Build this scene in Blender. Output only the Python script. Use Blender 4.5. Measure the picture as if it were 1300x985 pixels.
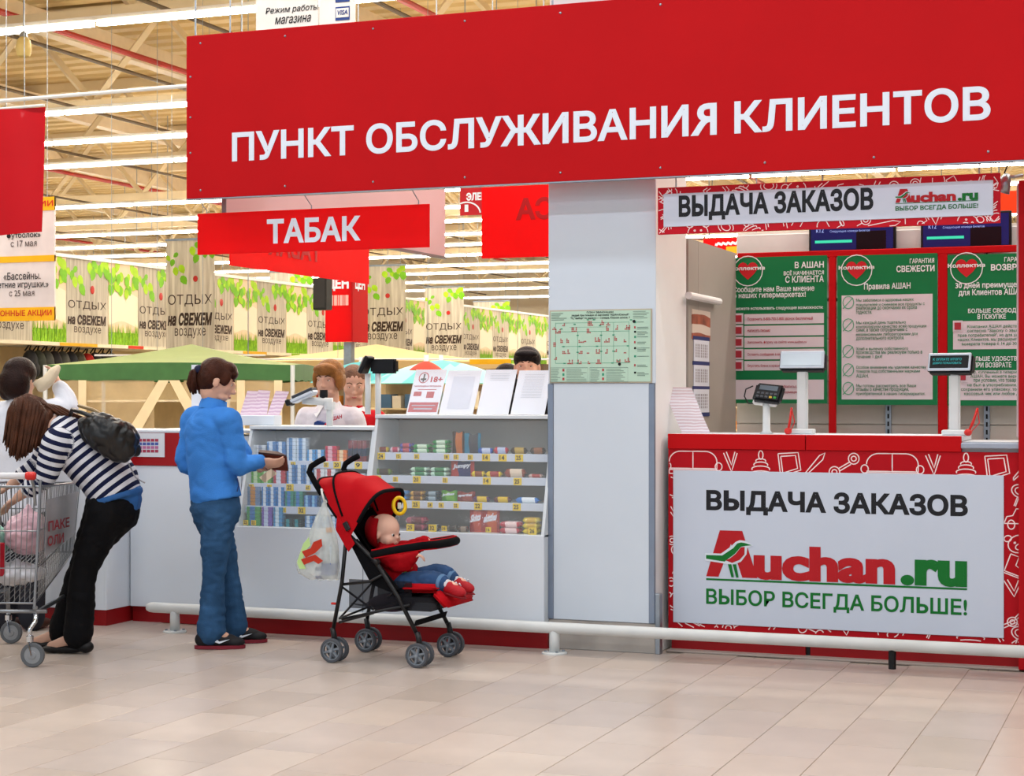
import bpy, bmesh, math, random
import numpy as np
from mathutils import Vector, Matrix

for o in list(bpy.data.objects):
    bpy.data.objects.remove(o)
SC = bpy.context.scene
COL = SC.collection
random.seed(7)

# ------------------------------------------------------------------ camera
F = 2200.0            # focal length in pixels of a 1300 x 985 frame
YH = 502.0            # horizon row
CX = 650.0
TA = 0.385            # tangent of the yaw
YAW = math.atan(TA)
CA, SA = math.cos(YAW), math.sin(YAW)
HC = 1.45             # eye height
cam_d = bpy.data.cameras.new('camera')
cam = bpy.data.objects.new('camera', cam_d)
COL.objects.link(cam)
cam_d.sensor_width = 36.0
cam_d.lens = 36.0 * F / 1300.0
cam_d.shift_y = (YH - 492.5) / 1300.0
cam_d.clip_end = 300
cam.location = (0, 0, HC)
cam.rotation_euler = (math.pi / 2, 0, YAW)
SC.camera = cam

# ------------------------------------------------------------------ world, view
W = bpy.data.worlds.new('daylight')
SC.world = W
W.use_nodes = True
bg = W.node_tree.nodes['Background']
bg.inputs[0].default_value = (0.84, 0.92, 1.0, 1)
bg.inputs[1].default_value = 0.85
vs = SC.view_settings
vs.view_transform = 'Standard'
vs.look = 'None'
vs.gamma = 1.0
vs.use_curve_mapping = False
vs.exposure = 0.0


def area_light(name, loc, sx, sy, power, col, rot=(0, 0, 0)):
    l = bpy.data.lights.new(name, 'AREA')
    l.shape = 'RECTANGLE'
    l.size, l.size_y = sx, sy
    l.energy = power
    l.color = col
    o = bpy.data.objects.new(name, l)
    COL.objects.link(o)
    o.location = loc
    o.rotation_euler = rot
    return o


# the rows of cool tubes over the checkout aisle, in front of the counter, and unseen neutral fill rows added to brighten the booth
for i, (yy, pw) in enumerate(((-2.0, 330), (1.5, 330), (5.0, 330), (7.6, 260))):
    area_light('aisle_lamp', (-3.5, yy, 5.9), 16, 0.25, pw * .85, (0.86, 0.93, 1.0))
for yy in (10.4, 12.6, 15.2):
    area_light('booth_fill_light', (-6, yy, 5.9), 22, 0.25, 520, (1.0, 0.94, 0.86))
for yy in (22, 30, 40, 52):
    area_light('hall_lamp', (-.30 * yy, yy, 5.85), .75 * yy, 0.3, 30 * yy, (1.0, 0.92, 0.76))


# ------------------------------------------------------------------ picture -> place
def uu(px):
    return (px - CX) / F


def atz(px, py, z):                 # at a distance along the optical axis
    u = uu(px)
    return Vector((z * (-SA + u * CA), z * (CA + u * SA), HC + (YH - py) / F * z))


def at(px, py, Y):                  # on the plane y = Y
    return atz(px, py, Y / (CA + uu(px) * SA))


def atx(px, py, X):                 # on the plane x = X
    return atz(px, py, X / (-SA + uu(px) * CA))


def ath(px, py, h):                 # at height h
    return atz(px, py, (h - HC) * F / (YH - py))


# ------------------------------------------------------------------ materials
def lin(h):
    if isinstance(h, (tuple, list)):
        return tuple(h[:3])
    h = h.lstrip('#')
    r = []
    for i in (0, 2, 4):
        v = int(h[i:i + 2], 16) / 255
        r.append(v / 12.92 if v < .04045 else ((v + .055) / 1.055) ** 2.4)
    return tuple(r)


MATS = {}


def mat(name, col, rough=.5, metal=0, var=.06, vscale=6, bump=0, bscale=40, emit=None, estr=0,
        alpha=1, trans=0, coat=0, col2=None, bands=None, ior=1.45, spec=.3):
    """principled material with a noise-driven colour variation; bands = (axis, scale) gives printed stripes of col2"""
    if name in MATS:
        return MATS[name]
    m = bpy.data.materials.new(name)
    m.use_nodes = True
    nt = m.node_tree
    b = nt.nodes['Principled BSDF']
    c = lin(col)
    b.inputs['Roughness'].default_value = rough
    b.inputs['Metallic'].default_value = metal
    b.inputs['IOR'].default_value = ior
    b.inputs['Alpha'].default_value = alpha
    b.inputs['Specular IOR Level'].default_value = spec
    b.inputs['Transmission Weight'].default_value = trans
    b.inputs['Coat Weight'].default_value = coat
    tc = nt.nodes.new('ShaderNodeTexCoord')
    nz = nt.nodes.new('ShaderNodeTexNoise')
    nz.inputs['Scale'].default_value = vscale
    nz.inputs['Detail'].default_value = 3
    nt.links.new(tc.outputs['Object'], nz.inputs['Vector'])
    rp = nt.nodes.new('ShaderNodeValToRGB')
    e = rp.color_ramp.elements
    e[0].position, e[1].position = .3, .7
    d = tuple(max(0, x * (1 - var)) for x in c)
    l = tuple(min(1, x * (1 + var)) for x in c)
    e[0].color = (*d, 1)
    e[1].color = (*l, 1)
    nt.links.new(nz.outputs['Fac'], rp.inputs['Fac'])
    out = rp.outputs['Color']
    if col2 is not None:
        mx = nt.nodes.new('ShaderNodeMix')
        mx.data_type = 'RGBA'
        mx.inputs[7].default_value = (*lin(col2), 1)
        nt.links.new(out, mx.inputs[6])
        wv = nt.nodes.new('ShaderNodeTexWave')
        ax, s = bands or ('X', 3)
        wv.bands_direction = ax
        wv.inputs['Scale'].default_value = s
        wv.inputs['Distortion'].default_value = 2.5
        wv.inputs['Detail'].default_value = 2
        nt.links.new(tc.outputs['Generated'], wv.inputs['Vector'])
        st = nt.nodes.new('ShaderNodeMath')
        st.operation = 'GREATER_THAN'
        st.inputs[1].default_value = .55
        nt.links.new(wv.outputs['Fac'], st.inputs[0])
        nt.links.new(st.outputs[0], mx.inputs[0])
        out = mx.outputs[2]
    nt.links.new(out, b.inputs['Base Color'])
    if bump:
        n2 = nt.nodes.new('ShaderNodeTexNoise')
        n2.inputs['Scale'].default_value = bscale
        n2.inputs['Detail'].default_value = 4
        nt.links.new(tc.outputs['Object'], n2.inputs['Vector'])
        bp = nt.nodes.new('ShaderNodeBump')
        bp.inputs['Strength'].default_value = bump
        bp.inputs['Distance'].default_value = .01
        nt.links.new(n2.outputs['Fac'], bp.inputs['Height'])
        nt.links.new(bp.outputs['Normal'], b.inputs['Normal'])
    if emit is not None:
        b.inputs['Emission Color'].default_value = (*lin(emit), 1)
        b.inputs['Emission Strength'].default_value = estr
    MATS[name] = m
    return m


# ------------------------------------------------------------------ mesh builder
def ortho(t, ref=None):
    t = Vector(t).normalized()
    r = Vector(ref) if ref is not None else (Vector((0, 0, 1)) if abs(t.z) < .9 else Vector((1, 0, 0)))
    a = r.cross(t)
    if a.length < 1e-6:
        a = Vector((0, 1, 0)).cross(t)
    a.normalize()
    return a, t.cross(a).normalized()


class MB:
    def __init__(s):
        s.v, s.f, s.m, s.uv = [], [], [], None

    def add(s, vs, fs, mi=0):
        k = len(s.v)
        s.v += [tuple(v) for v in vs]
        s.f += [tuple(i + k for i in f) for f in fs]
        s.m += [mi] * len(fs)
        return s

    def box(s, lo, hi, mi=0):
        (a, b, c), (d, e, f) = lo, hi
        return s.add([(a, b, c), (d, b, c), (d, e, c), (a, e, c), (a, b, f), (d, b, f), (d, e, f), (a, e, f)],
                     [(0, 3, 2, 1), (4, 5, 6, 7), (0, 1, 5, 4), (1, 2, 6, 5), (2, 3, 7, 6), (3, 0, 4, 7)], mi)

    def cbox(s, c, d, R=None, mi=0):
        c = Vector(c)
        pts = []
        for z in (-.5, .5):
            for x, y in ((-.5, -.5), (.5, -.5), (.5, .5), (-.5, .5)):
                p = Vector((x * d[0], y * d[1], z * d[2]))
                pts.append(c + (R @ p if R is not None else p))
        return s.add(pts, [(0, 3, 2, 1), (4, 5, 6, 7), (0, 1, 5, 4), (1, 2, 6, 5), (2, 3, 7, 6), (3, 0, 4, 7)], mi)

    def bbox(s, c, d, bev=.004, R=None, mi=0, seg=1):
        """bevelled box"""
        bm = bmesh.new()
        bmesh.ops.create_cube(bm, size=1)
        for v in bm.verts:
            v.co = Vector((v.co.x * d[0], v.co.y * d[1], v.co.z * d[2]))
        bmesh.ops.bevel(bm, geom=list(bm.edges), offset=min(bev, min(d) * .45), segments=seg, affect='EDGES')
        c = Vector(c)
        bm.verts.index_update()
        s.add([c + (R @ v.co if R is not None else v.co) for v in bm.verts], [[v.index for v in f.verts] for f in bm.faces], mi)
        bm.free()
        return s

    def tube(s, pts, r, n=8, cap=True, mi=0, ref=None, sq=None):
        pts = [Vector(p) for p in pts]
        rr = r if isinstance(r, (list, tuple)) else [r] * len(pts)
        rings = []
        a0 = None
        for i, p in enumerate(pts):
            t = (pts[min(i + 1, len(pts) - 1)] - pts[max(i - 1, 0)])
            if t.length < 1e-9:
                t = Vector((0, 0, 1))
            t.normalize()
            if a0 is None:
                a, b = ortho(t, ref)
            else:
                a = (a0 - t * a0.dot(t))
                a = a.normalized() if a.length > 1e-6 else ortho(t)[0]
                b = t.cross(a)
            a0 = a
            ra, rb = rr[i] if isinstance(rr[i], (list, tuple)) else (rr[i], rr[i])
            rings.append([p + a * math.cos(2 * math.pi * k / n) * ra + b * math.sin(2 * math.pi * k / n) * rb for k in range(n)])
        vs = [v for g in rings for v in g]
        fs = []
        for i in range(len(rings) - 1):
            for k in range(n):
                k2 = (k + 1) % n
                fs.append((i * n + k, i * n + k2, (i + 1) * n + k2, (i + 1) * n + k))
        if cap:
            fs.append(tuple(range(n - 1, -1, -1)))
            fs.append(tuple((len(rings) - 1) * n + k for k in range(n)))
        return s.add(vs, fs, mi)

    def ell(s, c, r, R=None, n=12, m=8, mi=0):
        c = Vector(c)
        if not isinstance(r, (list, tuple)):
            r = (r, r, r)
        vs, fs = [], []
        for j in range(1, m):
            th = math.pi * j / m
            for k in range(n):
                ph = 2 * math.pi * k / n
                p = Vector((r[0] * math.sin(th) * math.cos(ph), r[1] * math.sin(th) * math.sin(ph), r[2] * math.cos(th)))
                vs.append(c + (R @ p if R is not None else p))
        top = Vector((0, 0, r[2]))
        vs.append(c + (R @ top if R is not None else top))
        vs.append(c - (R @ top if R is not None else top))
        T, B = len(vs) - 2, len(vs) - 1
        for j in range(m - 2):
            for k in range(n):
                k2 = (k + 1) % n
                fs.append((j * n + k, (j + 1) * n + k, (j + 1) * n + k2, j * n + k2))
        for k in range(n):
            k2 = (k + 1) % n
            fs.append((T, k, k2))
            fs.append((B, (m - 2) * n + k2, (m - 2) * n + k))
        return s.add(vs, fs, mi)

    def prism(s, poly, d, mi=0):
        """closed polygon (3d points) swept by vector d"""
        d = Vector(d)
        n = len(poly)
        a = [Vector(p) for p in poly]
        b = [p + d for p in a]
        fs = [tuple(range(n)), tuple(range(2 * n - 1, n - 1, -1))]
        for k in range(n):
            k2 = (k + 1) % n
            fs.append((k2, k, k + n, k2 + n))
        return s.add(a + b, fs, mi)

    def lathe(s, prof, c, axis=(0, 0, 1), n=16, mi=0, caps=True):
        ax = Vector(axis).normalized()
        a, b = ortho(ax)
        c = Vector(c)
        vs, fs = [], []
        for (r, h) in prof:
            for k in range(n):
                t = 2 * math.pi * k / n
                vs.append(c + ax * h + (a * math.cos(t) + b * math.sin(t)) * r)
        for i in range(len(prof) - 1):
            for k in range(n):
                k2 = (k + 1) % n
                fs.append((i * n + k, i * n + k2, (i + 1) * n + k2, (i + 1) * n + k))
        if caps:
            fs.append(tuple(range(n - 1, -1, -1)))
            fs.append(tuple((len(prof) - 1) * n + k for k in range(n)))
        return s.add(vs, fs, mi)

    def grid(s, fn, nu, nv, mi=0, closed_u=False):
        vs = [fn(i / (nu if closed_u else nu - 1), j / (nv - 1)) for j in range(nv) for i in range(nu)]
        fs = []
        for j in range(nv - 1):
            for i in range(nu if closed_u else nu - 1):
                i2 = (i + 1) % nu
                fs.append((j * nu + i, j * nu + i2, (j + 1) * nu + i2, (j + 1) * nu + i))
        return s.add(vs, fs, mi)

    def quad(s, a, b, c, d, mi=0):
        return s.add([a, b, c, d], [(0, 1, 2, 3)], mi)

    def mesh(s, name, off=(0, 0, 0), smooth=False):
        me = bpy.data.meshes.new(name)
        o = Vector(off)
        me.from_pydata([(v[0] - o.x, v[1] - o.y, v[2] - o.z) for v in s.v], [], s.f)
        me.polygons.foreach_set('material_index', s.m)
        if smooth:
            me.polygons.foreach_set('use_smooth', [True] * len(s.f))
        me.update()
        return me


def wloc(o):
    p = Vector((0, 0, 0))
    while o is not None:
        p += o.location
        o = o.parent
    return p


def put(name, me, mats, parent=None, loc=None):
    o = bpy.data.objects.new(name, me)
    COL.objects.link(o)
    for m in (mats if isinstance(mats, (list, tuple)) else [mats]):
        if m is not None:
            me.materials.append(m)
    if parent is not None:
        o.parent = parent
    if loc is not None:
        o.location = loc
    return o


def tag(o, label=None, cat=None, group=None, kind=None):
    if label:
        o['label'] = label
    if cat:
        o['category'] = cat
    if group:
        o['group'] = group
    if kind:
        o['kind'] = kind
    return o


def thing(name, loc, label=None, cat=None, group=None, kind=None):
    o = bpy.data.objects.new(name, None)
    o.empty_display_size = .05
    COL.objects.link(o)
    o.location = loc
    return tag(o, label, cat, group, kind)


def part(name, mb, m, parent, smooth=False, label=None):
    """mesh in world coordinates -> child"""
    o = put(name, mb.mesh(name, wloc(parent), smooth), m, parent)
    if label:
        o['label'] = label
    return o


def solo(name, mb, m, loc, label=None, cat=None, group=None, kind=None, smooth=False):
    o = put(name, mb.mesh(name, loc, smooth), m, None, loc)
    return tag(o, label, cat, group, kind)


def autosmooth(o, ang=40):
    """shade smooth with sharp edges above an angle"""
    me = o.data
    bm = bmesh.new()
    bm.from_mesh(me)
    for f in bm.faces:
        f.smooth = True
    for e in bm.edges:
        if len(e.link_faces) == 2 and e.calc_face_angle(0) > math.radians(ang):
            e.smooth = False
    bm.to_mesh(me)
    bm.free()
    return o


def copy_tree(o, parent=None):
    c = o.copy()
    COL.objects.link(c)
    c.parent = parent
    for ch in o.children:
        copy_tree(ch, c)
    return c


# ------------------------------------------------------------------ lettering
from mathutils.geometry import tessellate_polygon
_TC = {}


def contours(s, res):
    cu = bpy.data.curves.new('tmp_text', 'FONT')
    cu.body = s
    cu.fill_mode = 'NONE'
    cu.resolution_u = res
    o = bpy.data.objects.new('tmp_text', cu)
    me = o.to_mesh()
    co = [v.co.to_2d() for v in me.vertices]
    nxt = {}
    for e in me.edges:
        nxt.setdefault(e.vertices[0], []).append(e.vertices[1])
        nxt.setdefault(e.vertices[1], []).append(e.vertices[0])
    seen, out = set(), []
    for i in range(len(co)):
        if i in seen or i not in nxt:
            continue
        loop, cur, prev = [], i, None
        while cur is not None and cur not in seen:
            seen.add(cur)
            loop.append(co[cur])
            n = [k for k in nxt[cur] if k not in seen]
            # keep the vertex order of the spline
            cur = (cur + 1 if cur + 1 in n else (n[0] if n else None))
        if len(loop) > 2:
            out.append(loop)
    o.to_mesh_clear()
    bpy.data.objects.remove(o)
    bpy.data.curves.remove(cu)
    return out


def area2(c):
    return .5 * sum(c[i].x * c[(i + 1) % len(c)].y - c[(i + 1) % len(c)].x * c[i].y for i in range(len(c)))


def inside(p, c):
    r, j = False, len(c) - 1
    for i in range(len(c)):
        if (c[i].y > p.y) != (c[j].y > p.y) and p.x < (c[j].x - c[i].x) * (p.y - c[i].y) / (c[j].y - c[i].y) + c[i].x:
            r = not r
        j = i
    return r


def fatten(c, d):
    """push a contour outwards (to its left-hand solid side) by d"""
    n = len(c)
    out = []
    for i in range(n):
        a, b, e = c[i - 1], c[i], c[(i + 1) % n]
        t1, t2 = (b - a), (e - b)
        if t1.length < 1e-7 or t2.length < 1e-7:
            out.append(b)
            continue
        t1.normalize()
        t2.normalize()
        n1, n2 = Vector((-t1.y, t1.x)), Vector((-t2.y, t2.x))
        m = n1 + n2
        if m.length < .3:
            m = n1
        m.normalize()
        k = 1 / max(.5, m.dot(n1))
        out.append(b + m * d * k)
    return out


def swapped(ch, cl):
    al = [p for c in cl for p in c]
    x0, x1 = min(p.x for p in al), max(p.x for p in al)
    y0, y1 = min(p.y for p in al), max(p.y for p in al)
    src = 'R' if ch in 'Яя' else 'P'
    lo = contours(src, 4)
    sl = [p for c in lo for p in c]
    a0, a1 = min(p.x for p in sl), max(p.x for p in sl)
    b0, b1 = min(p.y for p in sl), max(p.y for p in sl)
    w = x1 - x0
    xe = x0 + w * (.72 if ch in 'Ыы' else 1)
    xs = x0 + (w * .25 if ch in 'Ъъ' else 0)
    out = []
    for c in lo:
        if src == 'R':
            q = [Vector((xe - (p.x - a0) / (a1 - a0) * (xe - xs), y0 + (p.y - b0) / (b1 - b0) * (y1 - y0))) for p in c]
        else:
            q = [Vector((xs + (p.x - a0) / (a1 - a0) * (xe - xs), y1 - (p.y - b0) / (b1 - b0) * (y1 - y0))) for p in c]
        out.append(q[::-1])
    t = (y1 - y0) * .125
    sg = area2(out[0])

    def bar(xa, ya, xb, yb):
        r = [Vector((xa, ya)), Vector((xb, ya)), Vector((xb, yb)), Vector((xa, yb))]
        return r if sg > 0 else r[::-1]
    if ch in 'Ыы':
        out.append(bar(x1 - t, y0, x1, y1))
    if ch in 'Ъъ':
        out.append(bar(x0, y1 - t, xs + t, y1))
    return out


def glyphs(s, bold=0.0, res=3):
    """list of (verts, faces), one per inked character"""
    key = (s, bold, res)
    if key in _TC:
        return _TC[key]
    loops = contours(s, res)
    k, chars = 0, []
    for ch in s:
        if ch in ' \n':
            continue
        kk = ('n', ch)
        if kk not in _TC:
            _TC[kk] = len(contours(ch, 1))
        n = _TC[kk]
        cl = loops[k:k + n]
        k += n
        if not cl:
            continue
        if ch in 'ЯяЫыЬьЪъ':          # drawn from mirrored Latin shapes: their own outlines cross themselves
            cl = swapped(ch, cl)
        # orientation: the biggest contour is solid
        sg = 1 if area2(max(cl, key=lambda c: abs(area2(c)))) > 0 else -1
        outer = [c for c in cl if area2(c) * sg > 0]
        holes = [c for c in cl if area2(c) * sg <= 0]
        own = {i: [] for i in range(len(outer))}
        for h in holes:
            cand = [i for i in range(len(outer)) if inside(h[0], outer[i])]
            if cand:
                own[min(cand, key=lambda i: abs(area2(outer[i])))].append(h)
        vs, fs = [], []
        for i, c in enumerate(outer):
            polys = [c] + own[i]
            base = len(vs)
            flat = [Vector((p.x, p.y, 0)) for pl in polys for p in pl]
            for t in tessellate_polygon([[Vector((p.x, p.y, 0)) for p in pl] for pl in polys]):
                a, b, e = (flat[q] for q in t)
                ar = (b - a).cross(e - a).z
                if abs(ar) < 1e-9:
                    continue
                fs.append(tuple(base + q for q in (t if ar > 0 else t[::-1])))
            vs += [(p.x, p.y, 2 + i) for p in flat]
        if bold:                      # a rim around every contour makes the heavier weight
            for c in cl:
                g = fatten(c, -bold * sg)
                base, n = len(vs), len(c)
                vs += [(p.x, p.y, 1) for p in c] + [(p.x, p.y, 0) for p in g]
                for q in range(n):
                    q2 = (q + 1) % n
                    f = (base + q, base + q2, base + n + q2, base + n + q)
                    fs.append(f if sg < 0 else f[::-1])
        chars.append((vs, fs))
    _TC[key] = chars
    return chars


def text_mb(mb, s, org, xv, zv, bold=.0, res=3, shear=0, mi=0, mirror=False, each=None):
    """text fitted to the parallelogram org, org + xv, org + zv (ink box); each(mb) is called with every letter of its own"""
    chars = glyphs(s, bold, res)
    al = [p for c in chars for p in c[0]]
    if not al:
        return mb
    x0, x1 = min(p[0] for p in al), max(p[0] for p in al)
    y0, y1 = min(p[1] for p in al), max(p[1] for p in al)
    org, xv, zv = Vector(org), Vector(xv), Vector(zv)
    xn, zl = xv.normalized(), zv.length
    nn = xv.cross(zv).normalized()
    for vs, fs in chars:
        pts = []
        for x, y, lv in vs:
            b = (y - y0) / (y1 - y0)
            a = (x - x0) / (x1 - x0)
            if mirror:
                a = 1 - a
            pts.append(org + xv * a + zv * b + xn * (shear * b * zl) + nn * (lv * .0004))
        if mirror:
            fs = [f[::-1] for f in fs]
        if each is not None:
            m2 = MB()
            m2.add(pts, fs, 0)
            each(m2)
        else:
            mb.add(pts, fs, mi)
    return mb


def text_at(mb, s, px0, py0, px1, py1, Y, height, **k):
    """lettering on the plane y = Y: (px0, py0) is its lower left corner, (px1, py1) its lower right, height in pixels at the left"""
    a = at(px0, py0, Y)
    b = at(px1, py1, Y)
    t = at(px0, py0 - height, Y)
    return text_mb(mb, s, a, b - a, t - a, **k)


def remeshed(name, mb, voxel, smooth_iter, m, parent, fac=.5):
    me = mb.mesh('tmp_' + name, wloc(parent) if parent else (0, 0, 0))
    o = bpy.data.objects.new('tmp', me)
    COL.objects.link(o)
    r = o.modifiers.new('r', 'REMESH')
    r.mode = 'VOXEL'
    r.voxel_size = voxel
    r.use_smooth_shade = True
    if smooth_iter:
        s = o.modifiers.new('s', 'SMOOTH')
        s.iterations = smooth_iter
        s.factor = fac
    dg = bpy.context.evaluated_depsgraph_get()
    out = bpy.data.meshes.new_from_object(o.evaluated_get(dg))
    out.name = name
    bpy.data.objects.remove(o)
    bpy.data.meshes.remove(me)
    out.materials.clear()
    out.polygons.foreach_set('use_smooth', [True] * len(out.polygons))
    return put(name, out, m, parent)

# ================================================================== the setting
WHITE = mat('white_laminate', '#d6dde6', .35, var=.02, vscale=2)
WHITE2 = mat('white_paint', '#e3e2e2', .6, var=.03, vscale=3)
RED = mat('red_panel', '#b80c13', .55, var=.04, vscale=1.5, spec=.12)
DRED = mat('dark_red_plinth', '#8e0d13', .45, var=.08, vscale=4)
METAL = mat('brushed_metal', '#9aa3ad', .35, .85, var=.08, vscale=20)
CHROME = mat('chrome', '#c9ccd0', .18, 1, var=.03)
BLACK = mat('black_plastic', '#101114', .4, var=.2, vscale=20)
LETTER_W = mat('white_vinyl', '#dfe6f2', .4, var=.01)
LETTER_K = mat('black_vinyl', '#1b1b20', .45, var=.05)
LETTER_R = mat('red_vinyl', '#b0131d', .45, var=.03)
LETTER_G = mat('green_vinyl', '#066b26', .45, var=.03)
CREAM = mat('cream_steel', '#dcc9a4', .5, var=.05, vscale=2)
GREYP = mat('grey_cabinet', '#a39c94', .5, var=.04, vscale=2)


def floor_mat():
    m = bpy.data.materials.new('floor_tile_field')
    m.use_nodes = True
    nt = m.node_tree
    b = nt.nodes['Principled BSDF']
    tc = nt.nodes.new('ShaderNodeTexCoord')
    mp = nt.nodes.new('ShaderNodeMapping')
    mp.inputs['Rotation'].default_value = (0, 0, math.pi / 2)
    br = nt.nodes.new('ShaderNodeTexBrick')
    br.inputs['Color1'].default_value = (*lin('#b5a79a'), 1)
    br.inputs['Color2'].default_value = (*lin('#bcaea1'), 1)
    br.inputs['Mortar'].default_value = (*lin('#7d7066'), 1)
    br.inputs['Scale'].default_value = 1
    br.inputs['Mortar Size'].default_value = .003
    br.inputs['Brick Width'].default_value = .628
    br.inputs['Row Height'].default_value = .314
    nt.links.new(tc.outputs['Object'], mp.inputs[0])
    nt.links.new(mp.outputs[0], br.inputs[0])
    nt.links.new(br.outputs[0], b.inputs['Base Color'])
    b.inputs['Roughness'].default_value = .3
    return m


mb = MB().box((-75, -9, -.2), (22, 82, -.004))
floor = solo('floor', mb, floor_mat(), (0, 0, -.2), kind='structure')
TW, TL = .314, .628
TILES = [mat('tile_%d' % i, c, .28, var=.05, vscale=5, bump=.02, bscale=60)
         for i, c in enumerate(('#b7a99f', '#bbada3', '#b2a499', '#beb0a5', '#b6a9a1'))]
tile_me = {}
for i, tm in enumerate(TILES):
    t = MB().bbox((0, 0, -.002), (TW - .0035, TL - .0035, .005), .0012)
    tile_me[i] = t.mesh('tile')
    tile_me[i].materials.append(tm)
ntile = 0
for k in range(-4, 22):
    xc = -1.036 - TW * k - TW / 2
    off = 8.15 if k % 2 == 1 else 8.15 + TL / 2
    for n in range(-7, 4):
        yc = off + TL * n - TL / 2
        if yc + TL / 2 > 9.75 or yc < 4.9:
            continue
        # keep what the photograph can see, with a margin
        dep = -xc * SA + yc * CA
        lat = xc * CA + yc * SA
        if dep < 6 or abs(lat / dep) > .335 or F * HC / dep > 540:
            continue
        ti = random.randrange(5)
        o = bpy.data.objects.new('tile', tile_me[ti])
        COL.objects.link(o)
        o.parent = floor
        o.location = (xc, yc, .2 - .0005)
        ntile += 1

# ---------------------------------------------------------------- the hall: walls and roof
WALLM = mat('hall_wall', '#d9cdb6', .7, var=.03, vscale=.3)
solo('wall_back', MB().box((-75, 82, 0), (22, 82.3, 9.6)), WALLM, (0, 82, 0), kind='structure')
solo('wall_left', MB().box((-75.3, -9, 0), (-75, 82, 9.6)), WALLM, (-75, 40, 0), kind='structure')
solo('wall_right', MB().box((22, -9, 0), (22.3, 82, 9.6)), WALLM, (22, 40, 0), kind='structure')


def deck_mat():
    m = mat('roof_deck', '#dcc38e', .6, var=.06, vscale=.4)
    nt = m.node_tree
    tc = nt.nodes.new('ShaderNodeTexCoord')
    wv = nt.nodes.new('ShaderNodeTexWave')
    wv.bands_direction = 'Y'
    wv.inputs['Scale'].default_value = 1.1
    bp = nt.nodes.new('ShaderNodeBump')
    bp.inputs['Strength'].default_value = .9
    bp.inputs['Distance'].default_value = .12
    nt.links.new(tc.outputs['Object'], wv.inputs['Vector'])
    nt.links.new(wv.outputs['Fac'], bp.inputs['Height'])
    nt.links.new(bp.outputs['Normal'], nt.nodes['Principled BSDF'].inputs['Normal'])
    return m


mb = MB()
# folded sheet: ribs along x
ny, pitch = 152, .6
prof = []
y = -9.0
while y < 82:
    prof += [(y, 8.75), (y + .3, 8.75), (y + .36, 8.85), (y + .54, 8.85)]
    y += pitch
for i in range(len(prof) - 1):
    (ya, za), (yb, zb) = prof[i], prof[i + 1]
    mb.quad((-75, ya, za), (-75, yb, zb), (22, yb, zb), (22, ya, za))
mb.box((-75, -9, 8.87), (22, 82, 9.1))
ceiling = solo('ceiling', mb, mat('roof_deck', '#dcc38e', .6, var=.06, vscale=.4), (0, 0, 8.75), kind='structure')
web_me = {}
for s in (-1, 1):
    w = MB().tube([(-s * .75, 0, -.8), (s * .75, 0, .8)], .075, 4)
    me = w.mesh('web_member')
    me.materials.append(CREAM)
    web_me[s] = me
for iy, ty in enumerate((21, 27.5, 34, 40.5, 47, 53.5, 60, 68, 76)):
    x0, x1 = -.8 * ty - 3, -.05 * ty + 2
    mb = MB().box((x0, ty - .11, 6.75), (x1, ty + .11, 6.97)).box((x0, ty - .11, 8.5), (x1, ty + .11, 8.72))
    tr = part('roof_truss', mb, CREAM, ceiling)
    x = x0 + .75
    s = 1
    while x < x1 - .75:
        o = bpy.data.objects.new('web_member', web_me[s])
        COL.objects.link(o)
        o.parent = tr
        o.location = (x, ty, 7.73 - 8.75)
        s = -s
        x += 1.5
BEAM = mat('pale_beam', '#dccbb0', .5, var=.04)
for xb in (-58, -50, -43, -36.5, -30.5, -25, -19.5, -14, -8.5, -3):
    part('purlin', MB().box((xb - .14, 16, 8.1), (xb + .14, 82, 8.5)), BEAM, ceiling)
for xb in (-40, -28, -17.2, -11):
    part('sprinkler_pipe', MB().tube([(xb, 14, 7.45), (xb, 82, 7.45)], .055, 8), mat('sprinkler_red', '#a8281e', .4), ceiling)
for xb in (-52, -47, -41.5, -33, -27.2, -22, -18.4, -15.6, -12.6, -9.8):
    part('conduit', MB().tube([(xb, 14, 6.6), (xb, 82, 6.6)], .03, 6), mat('dark_cable', '#5b4a33', .6), ceiling)

# ---------------------------------------------------------------- rows of tubes
TUBE = mat('lit_tube', '#ffffff', .4, emit=(1.0, .95, .84), estr=30, var=0)
HOUS = mat('lamp_housing', '#eee8dc', .5, var=.02)


def light_row(y, x0, x1, z=6.0, label=''):
    t = thing('linear_light', ((x0 + x1) / 2, y, z), label, 'ceiling light', 'rows of tube lights in the hall')
    part('housing', MB().box((x0, y - .028, z + .045), (x1, y + .028, z + .1)), HOUS, t)
    for h in np.arange(x0 + 1.5, x1, 6.0):
        part('hanger', MB().tube([(h, y, z + .12), (h, y, 8.7)], .012, 5), METAL, t)
    step = 3.0
    x = x0
    while x < x1 - .2:
        e = min(x + step, x1)
        part('tube', MB().box((x + .04, y - .035, z - .02), (e - .04, y + .035, z + .04)), TUBE, t)
        x = e
    return t


ROWS = (18, 23.5, 26.3, 29, 35.4, 38.7, 41.8, 45.2, 48.4, 52, 56, 59.5, 64, 69, 75)
ordn = ('first', 'second', 'third', 'fourth', 'fifth', 'sixth', 'seventh', 'eighth', 'ninth', 'tenth', 'eleventh', 'twelfth',
        'thirteenth', 'fourteenth', 'fifteenth')
for i, yy in enumerate(ROWS):
    light_row(yy, -.8 * yy - 1, -.06 * yy + (1 if i else 3), label='long row of lit tubes, %s row beyond the service counter sign' % ordn[i])

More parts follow.
